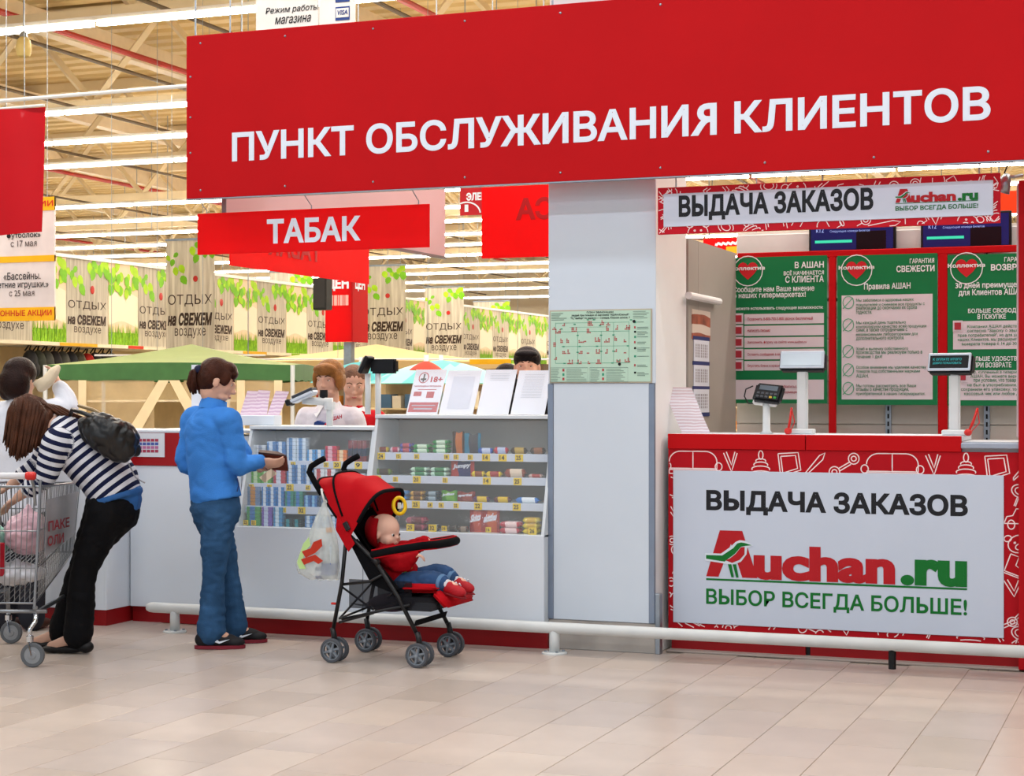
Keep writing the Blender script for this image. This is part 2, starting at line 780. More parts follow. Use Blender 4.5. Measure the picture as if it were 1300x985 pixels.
# ---------------------------------------------------------------- the column
CY0, CY1 = 9.36, 10.01
CXL, CXR = at(697, 500, CY0).x, at(833, 500, CY0).x
column = thing('column', ((CXL + CXR) / 2, (CY0 + CY1) / 2, 0), 'square white clad column between the sweets counter and the order counter', 'column', kind='structure')
part('shaft', MB().box((CXL + .004, CY0 + .004, 0), (CXR - .004, CY1, 8.7)), WHITE2, column)
zs = at(700, 487, CY0).z
part('upper_panel', MB().bbox(((CXL + CXR) / 2, CY0 - .003, (zs + 3.6) / 2), (CXR - CXL, .014, 3.6 - zs), .003), mat('column_panel', '#ccd5e0', .4, var=.02, vscale=2), column)
part('lower_panel', MB().bbox(((CXL + CXR) / 2, CY0 - .003, (zs + .17) / 2), (CXR - CXL - .06, .014, zs - .17), .003), mat('column_panel', '#ccd5e0', .4), column)
part('base_plate', MB().bbox(((CXL + CXR) / 2, CY0 + .001, .085), (CXR - CXL, .012, .165), .002), mat('scuffed_plate', '#a8a29c', .5, var=.15, vscale=5), column)
for xx in (CXL + .014, CXR - .022):
    part('edge_strip', MB().bbox((xx, CY0 - .004, (zs + .17) / 2), (.036, .02, zs - .17), .004), mat('edge_strip', '#8793a6', .35, .6), column)
part('corner_bumper', MB().bbox((CXR + .012, CY0 + .01, .17), (.03, .05, .34), .004), METAL, column)

# ---------------------------------------------------------------- big sign
SY = 9.15
xl = at(236.5, 150, SY).x
xr = at(1440, 150, SY).x
zb = (at(235, 255.2, SY).z + at(1300, 200, SY).z) / 2
zt = (at(237.4, 47.7, SY).z + at(700, 4.2, SY).z) / 2
sign = thing('hanging_sign', ((xl + xr) / 2, SY, zb), 'huge red sign board lettered ПУНКТ ОБСЛУЖИВАНИЯ КЛИЕНТОВ above the counters', 'sign')
part('board', MB().bbox(((xl + xr) / 2, SY + .02, (zb + zt) / 2), (xr - xl, .04, zt - zb), .003), RED, sign)
part('edge_profile', MB().box((xl, SY - .002, zb - .006), (xr, SY + .045, zb)), METAL, sign)


def letters(parent, s, a, xv, zv, m, name='letter', **k):
    text_mb(None, s, a, xv, zv, each=lambda q: part(name, q, m, parent), **k)


def letters_h(parent, s, px0, px1, ztop, zbot, Y, m, **k):
    """upright lettering on plane y = Y from pixel column px0 to px1"""
    a, b = at(px0, 500, Y), at(px1, 500, Y)
    letters(parent, s, (a.x, Y, zbot), (b.x - a.x, 0, 0), (0, 0, ztop - zbot), m, **k)


def print_h(mb, s, px0, px1, ztop, zbot, Y, **k):
    a, b = at(px0, 500, Y), at(px1, 500, Y)
    return text_mb(mb, s, (a.x, Y, zbot), (b.x - a.x, 0, 0), (0, 0, ztop - zbot), **k)


def zmean(Y, *pp):
    return sum(at(x, y, Y).z for x, y in pp) / len(pp)


letters_h(sign, 'ПУНКТ ОБСЛУЖИВАНИЯ КЛИЕНТОВ', 294.5, 1257.5, zmean(SY, (294, 171), (1255, 105)), zmean(SY, (294, 208), (1257, 149.5)), SY - .002, LETTER_W, bold=.026, res=4)
riv = MB().lathe([(.0, .006), (.0055, .004), (.0075, 0)], (0, 0, 0), (0, -1, 0), 8, caps=False).mesh('rivet')
riv.materials.append(METAL)
for xx in np.arange(xl + .1, xr - .05, .58):
    for zz in (zt - .05, zb + .05):
        o = put('rivet', riv, None, sign)
        o.location = Vector((xx, SY, zz)) - sign.location
for zz in (zt - .25, (zt + zb) / 2, zb + .28):
    o = put('rivet', riv, None, sign)
    o.location = Vector((xl + .03, SY, zz)) - sign.location
for px in (246, 700, 936, 1120):
    xx = at(px, 20, SY).x
    part('hanger_cable', MB().tube([(xx, SY + .02, zt), (xx, SY + .02, 8.7)], .006, 5), METAL, sign)

# ================================================================== flat print helpers
def strip_mb(mb, pts, w, lift=0.0, closed=False, mi=0, nrm=(0, -1, 0)):
    """a drawn line: a mitred ribbon of width w along 3d points that lie on one plane"""
    nrm = Vector(nrm)
    pts = [Vector(p) for p in pts]
    n = len(pts)
    if n < 2:
        return mb
    L, R = [], []
    for i, p in enumerate(pts):
        a = pts[i - 1] if (i > 0 or closed) else p
        b = pts[(i + 1) % n] if (i < n - 1 or closed) else p
        t = b - a
        if t.length < 1e-9:
            t = Vector((1, 0, 0))
        s = nrm.cross(t.normalized()) * (w / 2)
        L.append(p + s + nrm * lift)
        R.append(p - s + nrm * lift)
    fs = []
    for i in range(n if closed else n - 1):
        j = (i + 1) % n
        fs.append((i, j, n + j, n + i))
    return mb.add(L + R, fs, mi)


def arc(cx, cy, rx, ry, a0=0, a1=360, n=20):
    return [(cx + rx * math.cos(math.radians(a0 + (a1 - a0) * i / n)), cy + ry * math.sin(math.radians(a0 + (a1 - a0) * i / n))) for i in range(n + 1)]


D_SOFA = [arc(.28, .55, .2, .4, 180, 90, 8) + [(.5, .95)] + [(.5, .3), (.08, .3)], [(.5, .95), (.72, .95)] + arc(.72, .55, .2, .4, 90, 0, 8) + [(.92, .3), (.5, .3)],
          arc(.05, .38, .06, .15, 0, 360, 14), arc(.95, .38, .06, .15, 0, 360, 14), [(.08, .25), (.92, .25)], [(.08, .1), (.92, .1)], [(.08, .25), (.08, .1)], [(.92, .25), (.92, .1)]]
D_PYR = [arc(.5, .12, .45, .13), arc(.5, .32, .36, .11, -20, 200), arc(.5, .48, .28, .1, -20, 200), arc(.5, .62, .2, .08, -20, 200), arc(.5, .84, .09, .16)]
D_RATTLE = [arc(.2, .25, .17, .2), arc(.2, .25, .08, .09), arc(.82, .75, .17, .2), arc(.82, .75, .08, .09), [(.33, .38), (.68, .62)], [(.38, .3), (.73, .54)]]
D_ZIG = [[(0, .9), (.35, .2), (.6, .9)], [(.12, .95), (.35, .45), (.5, .95)]]
D_FRAME = [[(.1, .9), (.85, .95), (.95, .3), (.2, .05), (.1, .9)], [(.2, .8), (.75, .84), (.83, .36), (.28, .18), (.2, .8)]]
D_BEAR = [arc(.5, .45, .38, .38), arc(.2, .82, .13, .13), arc(.8, .82, .13, .13), arc(.5, .32, .16, .13), arc(.38, .55, .03, .03, n=8), arc(.62, .55, .03, .03, n=8)]
D_PEN = [[(0, .05), (.85, .7), (.95, .95), (.7, .85), (0, .15), (0, .05)]]
D_BOOT = [[(.1, .9), (.1, .1), (.9, .1)] + arc(.75, .1, .15, .25, 0, 90, 6) + [(.4, .5), (.4, .9), (.1, .9)], [(.05, .02), (.95, .02)]]
D_LOLLY = [arc(.5, .7, .3, .28), arc(.5, .7, .18, .16), [(.48, .42), (.48, 0)], [(.53, .42), (.53, 0)]]
D_CAR = [[(0, .3), (.1, .6), (.3, .65), (.42, .95), (.75, .95), (.85, .6), (1, .55), (1, .3), (0, .3)], arc(.25, .25, .12, .2), arc(.75, .25, .12, .2)]
DOODLES = [D_SOFA, D_PYR, D_ZIG, D_RATTLE, D_FRAME, D_BEAR, D_PEN, D_BOOT, D_LOLLY, D_CAR]


def doodle(mb, d, x, z, w, h, Y, lw, clip, rot=0, k0=[0]):
    """line drawing in the box x..x+w, z..z+h of the plane y = Y, cut at the rectangle clip"""
    c, s = math.cos(rot), math.sin(rot)
    for pl in d:
        pts = []
        for i in range(len(pl) - 1):
            (a, b), (e, f) = pl[i], pl[i + 1]
            m = max(1, int(math.hypot((e - a) * w, (f - b) * h) / .025))
            for q in range(m):
                pts.append((a + (e - a) * q / m, b + (f - b) * q / m))
        pts.append(pl[-1])
        run = []
        k0[0] = (k0[0] + 1) % 40
        lift = .0006 + k0[0] * .00003
        for a, b in pts + [None] if False else pts:
            ax, bz = (a - .5) * w, (b - .5) * h
            X, Z = x + w / 2 + ax * c - bz * s, z + h / 2 + ax * s + bz * c
            if clip[0] <= X <= clip[1] and clip[2] <= Z <= clip[3]:
                run.append((X, Y, Z))
            else:
                strip_mb(mb, run, lw, lift)
                run = []
        strip_mb(mb, run, lw, lift)
    return mb


def rect(mb, x0, z0, x1, z1, Y, mi=0, lift=0.0):
    return mb.quad((x0, Y - lift, z0), (x1, Y - lift, z0), (x1, Y - lift, z1), (x0, Y - lift, z1), mi)


def prect(mb, px0, py0, px1, py1, Y, mi=0, lift=0.0):
    """flat print given by its picture rectangle on plane y = Y"""
    a, b = at(px0, py0, Y), at(px1, py1, Y)
    zt = (at(px0, py0, Y).z + at(px1, py0, Y).z) / 2
    zb_ = (at(px0, py1, Y).z + at(px1, py1, Y).z) / 2
    return rect(mb, a.x, min(zb_, zt), b.x, max(zb_, zt), Y, mi, lift)


def disc(mb, cx, cz, rx, rz, Y, mi=0, n=20, lift=0):
    return mb.add([(cx + rx * math.cos(2 * math.pi * i / n), Y - lift, cz + rz * math.sin(2 * math.pi * i / n)) for i in range(n)], [tuple(range(n))], mi)


def polyp(mb, pts, x, z, w, h, Y, mi=0, lift=0):
    return mb.add([(x + a * w, Y - lift, z + b * h) for a, b in pts], [tuple(range(len(pts)))], mi)


DOODLE_M = mat('doodle_line', '#f0d8d8', .5, var=.02)


def auchan_logo(parent, x0, x1, z0, z1, Y, sub=True):
    """the shop's word mark with the bird, the rule under it and the tag line"""
    w, h = x1 - x0, z1 - z0
    zr = z0 + h * .36
    # A with slanted sides
    A = [(0, 0), (.07, .0), (.125, .22), (.155, .22), (.17, .0), (.215, 0), (.13, 1.0), (.055, 1.0)]
    ah = h * .62
    za = z0 + h * .41
    part('logo_letter', polyp(MB(), [(0, 0), (.05, .0), (.1, .72), (.145, 0), (.205, 0), (.145, 1), (.055, 1)], x0, za, w, ah, Y, 0, .001), LETTER_R, parent)
    # the bird: green back and tail, red breast, pale outline, two legs
    outl = MB()
    polyp(outl, [(-.004, .5), (.06, .5), (.1, .66), (.118, .76), (.135, .8), (.157, .79), (.19, .7), (.165, .64), (.162, .5), (.14, .34), (.105, .26), (.06, .3), (-.004, .34)], x0, za, w, ah, Y, 0, .0018)
    part('logo_bird_outline', outl, mat('logo_pale', '#d3dae4', .4), parent)
    bm_ = MB()
    polyp(bm_, [(.0, .46), (.065, .46), (.11, .63), (.125, .73), (.14, .755), (.155, .745), (.183, .7), (.155, .68), (.14, .66), (.115, .5), (.09, .4), (.075, .33), (.0, .38)], x0, za, w, ah, Y, 0, .0026)
    part('logo_bird', bm_, LETTER_G, parent)
    b2 = MB()
    polyp(b2, [(.078, .36), (.095, .4), (.118, .5), (.14, .65), (.155, .66), (.154, .5), (.135, .38), (.105, .31)], x0, za, w, ah, Y, 0, .0034)
    part('logo_bird_breast', b2, LETTER_R, parent)
    b3 = MB()
    for q in (.088, .107):
        polyp(b3, [(q, .28), (q + .014, .28), (q + .024, .0), (q + .014, .0)], x0, za, w, ah, Y, 0, .0036 + q * .003)
    tag(part('logo_bird_legs', b3, LETTER_G, parent), kind='stuff')
    letters(parent, 'uchan', (x0 + w * .19, Y - .002, za - ah * .03), (w * .545, 0, 0), (0, 0, ah * .74), LETTER_R, bold=.05, res=4, name='logo_letter')
    letters(parent, '.ru', (x0 + w * .755, Y - .002, za - ah * .03), (w * .245, 0, 0), (0, 0, ah * .55), LETTER_G, bold=.055, res=4, name='logo_letter')
    part('logo_rule', rect(MB(), x0, zr, x1, zr + h * .025, Y, 0, .001), LETTER_G, parent)
    letters(parent, 'ВЫБОР ВСЕГДА БОЛЬШЕ!', (x0, Y - .001, z0), (w, 0, 0), (0, 0, h * .25), LETTER_G, bold=.022, res=3, name='tagline_letter')


# ================================================================== order counter
OY = 9.5
ox0 = CXR + .03
ox1 = .35
zt_ = at(900, 551, OY).z
zp = at(900, 570, OY).z
zk = .13
oc = thing('order_counter', ((ox0 + ox1) / 2, OY + .35, 0), 'red order pick-up counter covered in white line drawings of toys and sofas', 'counter')
part('body', MB().box((ox0 + .01, OY + .02, zk), (ox1, OY + .48, zt_ - .03)), mat('counter_body', '#b5b8bd', .5), oc)
part('front_panel', MB().bbox(((ox0 + ox1) / 2, OY + .01, (zk + zp) / 2), (ox1 - ox0, .02, zp - zk), .002), mat('red_print', '#ac0d1a', .55, var=.04, spec=.15), oc)
xj = at(1023, 560, OY).x
xe = at(1220.5, 560, OY).x
for a, b in ((ox0, xj - .002), (xj + .002, xe)):
    part('top_band', MB().bbox(((a + b) / 2, OY + .006, (zp + zt_) / 2), (b - a, .03, zt_ - zp), .002), RED, oc)
zl = at(1250, 563, OY).z
part('ledge', MB().bbox(((xe + ox1) / 2, OY + .1, zl - .012), (ox1 - xe, .24, .03), .004), mat('grey_ledge', '#9ba3b3', .4), oc)
part('worktop', MB().bbox(((ox0 + xe) / 2, OY + .25, zt_ - .015), (xe - ox0, .46, .03), .004), WHITE, oc)
for a, b in ((ox0 + .01, at(1021, 830, OY).x), (at(1027, 830, OY).x, ox1)):
    part('plinth', MB().bbox(((a + b) / 2, OY + .045, zk / 2), (b - a, .02, zk), .002), DRED, oc)
part('plinth_gap_filler', MB().box((at(1019, 830, OY).x, OY + .05, 0), (at(1029, 830, OY).x, OY + .07, zk)), BLACK, oc)  # added black piece paints the shade of the open plinth gap
part('floor_profile', MB().bbox(((ox0 + ox1) / 2, OY + .01, .006), (ox1 - ox0, .1, .012), .003), mat('stone_profile', '#9d918a', .5), oc)
dm = MB()
clip = (ox0 + .005, ox1 - .01, zk + .01, zp - .004)
x, i = ox0 - .02, 0
hz_ = zp - at(900, 598, OY).z
seqw = ((D_SOFA, .33), (D_ZIG, .13), (D_PYR, .14), (D_FRAME, .15), (D_PEN, .12), (D_RATTLE, .17))
while x < ox1:
    for d, w in seqw:
        doodle(dm, d, x, zp - hz_ * 1.25, w, hz_ * 1.2, OY, .006, clip)
        x += w + .012
wb0, wb1 = at(855, 700, OY).x, at(1274.5, 700, OY).x
seqv = (D_BOOT, D_ZIG, D_RATTLE, D_LOLLY, D_CAR, D_BEAR)
for xx in (ox0 - .02, wb1 - .0):
    z = zp - hz_ * 1.3
    i = 0
    while z > zk:
        z -= .125
        doodle(dm, seqv[(i + (3 if xx > -2 else 0)) % 6], xx, z, .15, .12, OY, .006, clip, rot=.35 * ((i % 3) - 1))
        i += 1
x = ox0 + .1
i = 0
while x < ox1 - .1:
    doodle(dm, DOODLES[(i * 3) % 10], x, zk - .02, .2, .15, OY, .006, clip, rot=.4 * ((i % 3) - 1))
    x += .21
    i += 1
tag(part('doodle_print', dm, DOODLE_M, oc), kind='stuff')
wz1, wz0 = zmean(OY, (855, 596), (1274, 604.4)), zmean(OY, (854.6, 788.7), (1275, 811))
board = part('order_board', MB().bbox(((wb0 + wb1) / 2, OY - .004, (wz0 + wz1) / 2), (wb1 - wb0, .008, wz1 - wz0), .002), mat('board_white', '#c3cbda', .4, var=.02, vscale=2), oc)
BY = OY - .0085
# "ВЫДАЧА ЗАКАЗОВ"
letters(board, 'ВЫДАЧА ЗАКАЗОВ', (at(897, 650, OY).x, BY, zmean(OY, (897, 652.5), (1229, 660.5))), (at(1229, 650, OY).x - at(897, 650, OY).x, 0, 0),
        (0, 0, zmean(OY, (897, 620.5), (1229, 629)) - zmean(OY, (897, 652.5), (1229, 660.5))), LETTER_K, bold=.04, res=4)
auchan_logo(board, at(897, 700, OY).x, at(1228, 700, OY).x, zmean(OY, (897, 771), (1228, 784)), zmean(OY, (920, 676), (920, 676)), BY)

# red post at the end of the order counter, with its clip lamp
px0 = at(1293, 600, OY - .04).x
post = thing('trim_1', (px0 + .15, OY - .04, 0), 'tall red panel post at the end of the order counter', kind='structure')
part('post', MB().bbox((px0 + .15, OY + .02, 1.29), (.3, .12, 2.58), .003), mat('post_red', '#ac0b15', .5, var=.03, spec=.15), post)
part('side_face', MB().bbox((px0 - .006, OY + .03, 1.9), (.012, .08, 1.34), .002), mat('post_side', '#c9b9bd', .35), post)

# ================================================================== sign over the order counter
GY = 9.27
gx0, gx1 = at(835, 260, GY).x, at(1270, 250, GY).x
gz1, gz0 = zmean(GY, (835, 239), (1270, 218.7)), zmean(GY, (835, 297.5), (1270, 283.6))
os_ = thing('order_sign', ((gx0 + gx1) / 2, GY, gz0), 'hanging white ВЫДАЧА ЗАКАЗОВ sign with red doodle border above the order counter', 'sign')
part('board', MB().bbox(((gx0 + gx1) / 2, GY + .006, (gz0 + gz1) / 2), (gx1 - gx0, .012, gz1 - gz0), .002), mat('red_print2', '#ba1525', .55, spec=.15), os_)
dm = MB()
clip = (gx0 + .004, gx1 - .004, gz0 + .004, gz1 - .004)
x, i = gx0 - .03, 0
while x < gx1:
    doodle(dm, DOODLES[(i * 7) % 10], x, gz1 - .1, .15, .12, GY, .0045, clip, rot=.5 * ((i % 3) - 1))
    doodle(dm, DOODLES[(i * 3 + 2) % 10], x + .04, gz0 - .05, .15, .12, GY, .0045, clip, rot=-.5 * ((i % 3) - 1))
    x += .145
    i += 1
for xx in (gx0 - .05, gx1 - .09):
    for q in range(3):
        doodle(dm, DOODLES[(q * 3 + 4) % 10], xx, gz0 + q * .09, .13, .1, GY, .0045, clip, rot=.6)
tag(part('doodle_print', dm, DOODLE_M, os_), kind='stuff')
a0, a1 = at(842.5, 260, GY).x, at(1261, 260, GY).x
b1, b0 = zmean(GY, (842, 246.5), (1260, 228.5)), zmean(GY, (843, 288), (1260, 273.5))
wbd = part('white_panel', MB().bbox(((a0 + a1) / 2, GY - .002, (b0 + b1) / 2), (a1 - a0, .006, b1 - b0), .002), mat('board_white2', '#cdd2e2', .4, var=.02), os_)
letters(wbd, 'ВЫДАЧА ЗАКАЗОВ', (at(862, 260, GY).x, GY - .006, zmean(GY, (862, 281.5), (1109, 271))), (at(1109, 260, GY).x - at(862, 260, GY).x, 0, 0), (0, 0, .142), LETTER_K, bold=.04, res=4)
auchan_logo(wbd, at(1137, 250, GY).x, at(1242, 250, GY).x, zmean(GY, (1137, 269), (1242, 265)), zmean(GY, (1140, 241), (1242, 237)), GY - .006)
for px in (858, 1044, 1243):
    xx = at(px, 230, GY).x
    part('hook', MB().tube([(xx, GY + .004, gz1 - .01), (xx, GY + .004, gz1 + .04), (xx + .008, GY - .03, gz1 + .05), (xx, SY + .03, zb - .001)], .004, 6), METAL, os_)
# small clip lamp on the post
lt = thing('clip_lamp', at(1280, 240, 9.45), 'small grey clip spotlight hanging beside the red post', 'lamp')
p = at(1275, 232, 9.45)
part('lamp_shade', MB().lathe([(.012, .05), (.03, .02), (.045, -.05), (.042, -.05), (.02, .0)], p, (.35, 0, 1), 14), METAL, lt, smooth=True)
part('bracket', MB().tube([p + Vector((0, 0, .03)), p + Vector((.05, 0, .03)), p + Vector((.09, .03, .04))], .009, 6), METAL, lt)
part('cable', MB().tube([p + Vector((0, 0, .05)), p + Vector((.02, 0, .1)), p + Vector((.06, 0, .125)), p + Vector((.13, 0, .12))], .004, 6), BLACK, lt)

# ================================================================== bumper rail
RY, RZ, RR = 9.17, .145, .032
rx0 = at(191, 770, RY).x
rail = thing('bumper_rail', ((rx0 + .3) / 2, RY, 0), 'long low white steel bumper rail running in front of the counters', 'rail')
PIPE = mat('rail_paint', '#cfd2d2', .35, var=.06, vscale=5)
part('pipe', MB().tube([(rx0 - .03, RY, RZ), (rx0 - .02, RY, RZ), (rx0, RY, RZ), (rx0 + .02, RY, RZ), (.6, RY, RZ)], [.004, .022, .03, RR, RR], 16), PIPE, rail, smooth=True)
for px in (222, 704):
    xx = at(px, 800, RY).x
    part('post', MB().tube([(xx, RY, .01), (xx, RY, .08), (xx, RY, RZ)], [.03, .03, .027], 14), PIPE, rail, smooth=True)
    part('foot_plate', MB().lathe([(.072, .0), (.072, .008), (.066, .012), (.0, .012)], (xx, RY, 0), n=20), PIPE, rail)
    for q in range(4):
        an = q * math.pi / 2 + .6
        part('bolt', MB().lathe([(.008, .011), (.008, .02), (.0, .02)], (xx + .052 * math.cos(an), RY + .052 * math.sin(an), 0), n=6), METAL, rail)
for xx in (-1.4, -.1):
    part('post', MB().tube([(xx, RY + .0, .02), (xx, RY, RZ)], .02, 10), BLACK, rail)

# ================================================================== plain counters at the left
PYF = 9.5
pxl, pxr = -6.283, at(306, 700, PYF).x
zc = at(200, 549, PYF).z
zr_ = at(200, 591, PYF).z
pc = thing('service_counter', ((pxl + pxr) / 2, PYF + .3, 0), 'plain white service counter with a dark red top band behind the blue-jacket woman', 'counter')
part('body', MB().box((pxl + .01, PYF + .02, .1), (pxr, PYF + .6, zc - .02)), WHITE, pc)
part('front_panel', MB().bbox(((pxl + pxr) / 2, PYF + .01, (.1 + zr_) / 2), (pxr - pxl, .02, zr_ - .1), .002), WHITE, pc)
part('red_band', MB().bbox(((pxl + pxr) / 2, PYF + .006, (zc + zr_) / 2), (pxr - pxl, .028, zc - zr_), .002), mat('band_red', '#9c1218', .4, var=.03), pc)
part('worktop', MB().bbox(((pxl + pxr) / 2, PYF + .3, zc + .008), (pxr - pxl, .62, .018), .003), WHITE, pc)
part('plinth', MB().box((pxl, PYF + .03, 0), (pxr, PYF + .55, .1)), DRED, pc)
lxr = -6.295
lc = thing('packing_counter', (lxr - .8, 9.55, 0), 'white counter with red plinth jutting out behind the bending woman', 'counter')
part('body', MB().box((lxr - 1.8, 9.25, .1), (lxr - .012, 9.9, zr_)), WHITE, lc)
part('side_panel', MB().bbox((lxr - .005, 9.5, (.1 + zr_) / 2), (.014, .5, zr_ - .1), .002), WHITE, lc)
part('red_band', MB().box((lxr - 1.8, 9.24, zr_), (lxr - .002, 9.9, zc)), mat('band_red', '#9c1218', .4), lc)
part('plinth', MB().box((lxr - 1.8, 9.262, 0), (lxr - .008, 9.9, .1)), DRED, lc)
part('worktop', MB().bbox((lxr - .9, 9.57, zc + .008), (1.8, .68, .018), .003), WHITE, lc)
# notice on the red band
nt_ = thing('notice_sheet', at(190, 564, PYF - .012), 'printed sheet with coloured rows taped to the dark red counter band', 'notice')
Yn = PYF - .012
m_ = prect(MB(), 171, 549.5, 209, 580, Yn)
part('sheet', m_, mat('paper', '#d5dae2', .5, var=.02), nt_)
m_ = MB()
for r in range(4):
    for c in range(5):
        prect(m_, 176 + c * 5.2, 557 + r * 4.6, 180.3 + c * 5.2, 560.6 + r * 4.6, Yn, r % 3, .001)
tag(part('print', m_, [mat('ink_red', '#a43a54', .6), mat('ink_blue', '#4c5fa8', .6), mat('ink_pink', '#b56a98', .6)], nt_), kind='stuff')

# ================================================================== glazed sweets cases
GLASS = mat('case_glass', '#e8f0f0', .04, alpha=.07, var=0)
CASEW = mat('case_white', '#d2d8dd', .4, var=.02)
CASEB = mat('case_back', '#b4b0aa', .6, var=.03)
LIPM = mat('price_channel', '#cdd6e6', .35, var=.02)
TAGY = mat('tag_yellow', '#e8c830', .5, var=.04)
INK = mat('ink_black', '#17171a', .6, var=.05)
ZS0 = .652


def yfront(z, ztop):
    return 9.29 + .17 * max(0, (z - ZS0)) / (ztop - ZS0)


def sweets_case(px0, px1, pytop, lips, tags, label, seam, name):
    x0, x1 = at(px0, 600, 9.35).x + .002, at(px1, 600, 9.35).x - .002
    pm = (px0 + px1) / 2
    ztop = at(pm, pytop, 9.46).z
    t = thing(name, ((x0 + x1) / 2, 9.5, 0), label, 'display case')
    part('plinth', MB().box((x0, 9.33, 0), (x1, 9.74, .13)), DRED, t)
    part('front_panel', MB().bbox(((x0 + x1) / 2, 9.285, (.13 + ZS0) / 2), (x1 - x0, .018, ZS0 - .13), .002), WHITE, t)
    part('bottom_shelf', MB().box((x0, 9.295, ZS0 - .02), (x1, 9.75, ZS0)), CASEW, t)
    for xx in (x0, x1 - .018):
        part('side_panel', MB().prism([(xx, 9.276, ZS0 - .01), (xx, 9.45, ztop), (xx, 9.76, ztop), (xx, 9.76, ZS0 - .01)], (.018, 0, 0)), CASEW, t)
        part('side_panel', MB().box((xx, 9.295, .13), (xx + .018, 9.75, ZS0 - .02)), CASEW, t)
    part('back_panel', MB().box((x0, 9.745, ZS0), (x1, 9.762, ztop)), CASEB, t)
    part('top_slab', MB().bbox(((x0 + x1) / 2, 9.605, ztop + .009), (x1 - x0, .335, .022), .003), CASEW, t)
    shelves = [ZS0]
    for py, tg in zip(lips, tags[:-1]):
        # solve for the height of the lip on the slanted front
        z = 1.0
        for _ in range(6):
            z = at(pm, py, yfront(z, ztop) + .03).z
        y = yfront(z, ztop) + .03
        sh = part('shelf', MB().box((x0 + .018, y + .006, z - .014), (x1 - .018, 9.745, z - .002)), CASEW, t)
        lip = part('price_channel', MB().bbox(((x0 + x1) / 2, y, z - .022), (x1 - x0 - .04, .008, .046), .002), LIPM, t)
        shelves.append(z - .0015)
        put_tags(lip, tg, y - .005, z - .022, x0, x1)
    y = 9.3
    put_tags(t, tags[-1], y - .004 + .0, ZS0 + .022, x0, x1)
    # two sheets of glass side by side, leaning back
    xs = [x0 + .018] + ([at(seam, 600, 9.35).x] if seam else []) + [x1 - .018]
    for a, b in zip(xs[:-1], xs[1:]):
        part('glass_pane', MB().prism([(a + .001, 9.278, ZS0), (a + .001, 9.447, ztop - .01), (a + .001, 9.451, ztop - .01), (a + .001, 9.282, ZS0)], (b - a - .002, 0, 0)), GLASS, t)
    return t, x0, x1, ztop, shelves


def put_tags(parent, tg, y, z, x0, x1):
    for px, s, big in tg:
        xx = at(px, 600, y).x
        w, h = (.05, .042) if big else (.033, .03)
        if not (x0 + .03 < xx < x1 - .03):
            continue
        m = MB().cbox((xx, y, z), (w, .002, h), mi=0)
        text_mb(m, s, (xx - w * .36, y - .0015, z - h * .3), (w * .6, 0, 0), (0, 0, h * .62), bold=.03, res=2, mi=1)
        part('price_tag', m, [TAGY, INK], parent)


D1 = sweets_case(307, 467.5, 545, (585, 614.5, 643.5),
                 [[(398, '65', 0), (414, '20', 0), (428, '20', 1), (455, '9', 1), (372, '65', 0)], [(319, '22', 0), (342, '65', 0), (368, '22', 1), (391, '65', 0), (430, '65', 0)],
                  [(334, '31', 0), (360, '31', 0), (383, '32', 1), (432, '32', 0)], [(312, '22', 0), (322, '22', 0)]],
                 'glazed counter case of blue and white chewing gum packs', None, 'gum_case')
D2 = sweets_case(467.5, 696.5, 531, (575.5, 605, 637),
                 [[(484, '24', 1), (506, '15', 0), (529, '20', 0), (567, '18', 0), (579, '15', 0), (597, '22', 0), (617, '14', 1), (638, '14', 1), (659, '25', 1)],
                  [(479, '30', 1), (502, '22', 0), (529, '20', 1), (565, '22', 0), (618, '14', 1), (657, '25', 1)],
                  [(528, '25', 1), (546, '24', 0), (560, '26', 0), (579, '22', 0), (607, '22', 1), (656, '25', 1)],
                  [(521, '25', 1), (549, '32', 1), (564, '16', 0), (620, '16', 0), (676, '26', 1)]],
                 'glazed counter case of chocolate bars and sweets beside the column', 603, 'sweets_case')

# ---------------------------------------------------------------- sweets
_PK = {}


def bar_mesh(L, w, h, m, key):
    """flow-wrapped bar lying along x: plump middle, flat crimped fins"""
    k = ('bar', round(L, 3), round(w, 3), round(h, 3), key)
    if k in _PK:
        return _PK[k]
    mb = MB()
    secs = [(-.5, .45, .06), (-.42, .48, .1), (-.38, .5, .8), (-.3, .5, 1), (.3, .5, 1), (.38, .5, .8), (.42, .48, .1), (.5, .45, .06)]
    n = 10
    vs, fs = [], []
    for s, a, b in secs:
        for q in range(n):
            an = 2 * math.pi * q / n
            cx, cz = math.cos(an), math.sin(an)
            cx = math.copysign(abs(cx) ** .6, cx)
            cz = math.copysign(abs(cz) ** .6, cz)
            vs.append((s * L, cx * w * a, h / 2 + cz * h / 2 * b))
    for i in range(len(secs) - 1):
        for q in range(n):
            q2 = (q + 1) % n
            fs.append((i * n + q, i * n + q2, (i + 1) * n + q2, (i + 1) * n + q))
    fs += [tuple(range(n - 1, -1, -1)), tuple((len(secs) - 1) * n + q for q in range(n))]
    mb.add(vs, fs)
    me = mb.mesh('wrapped_bar', smooth=True)
    me.materials.append(m)
    _PK[k] = me
    return me


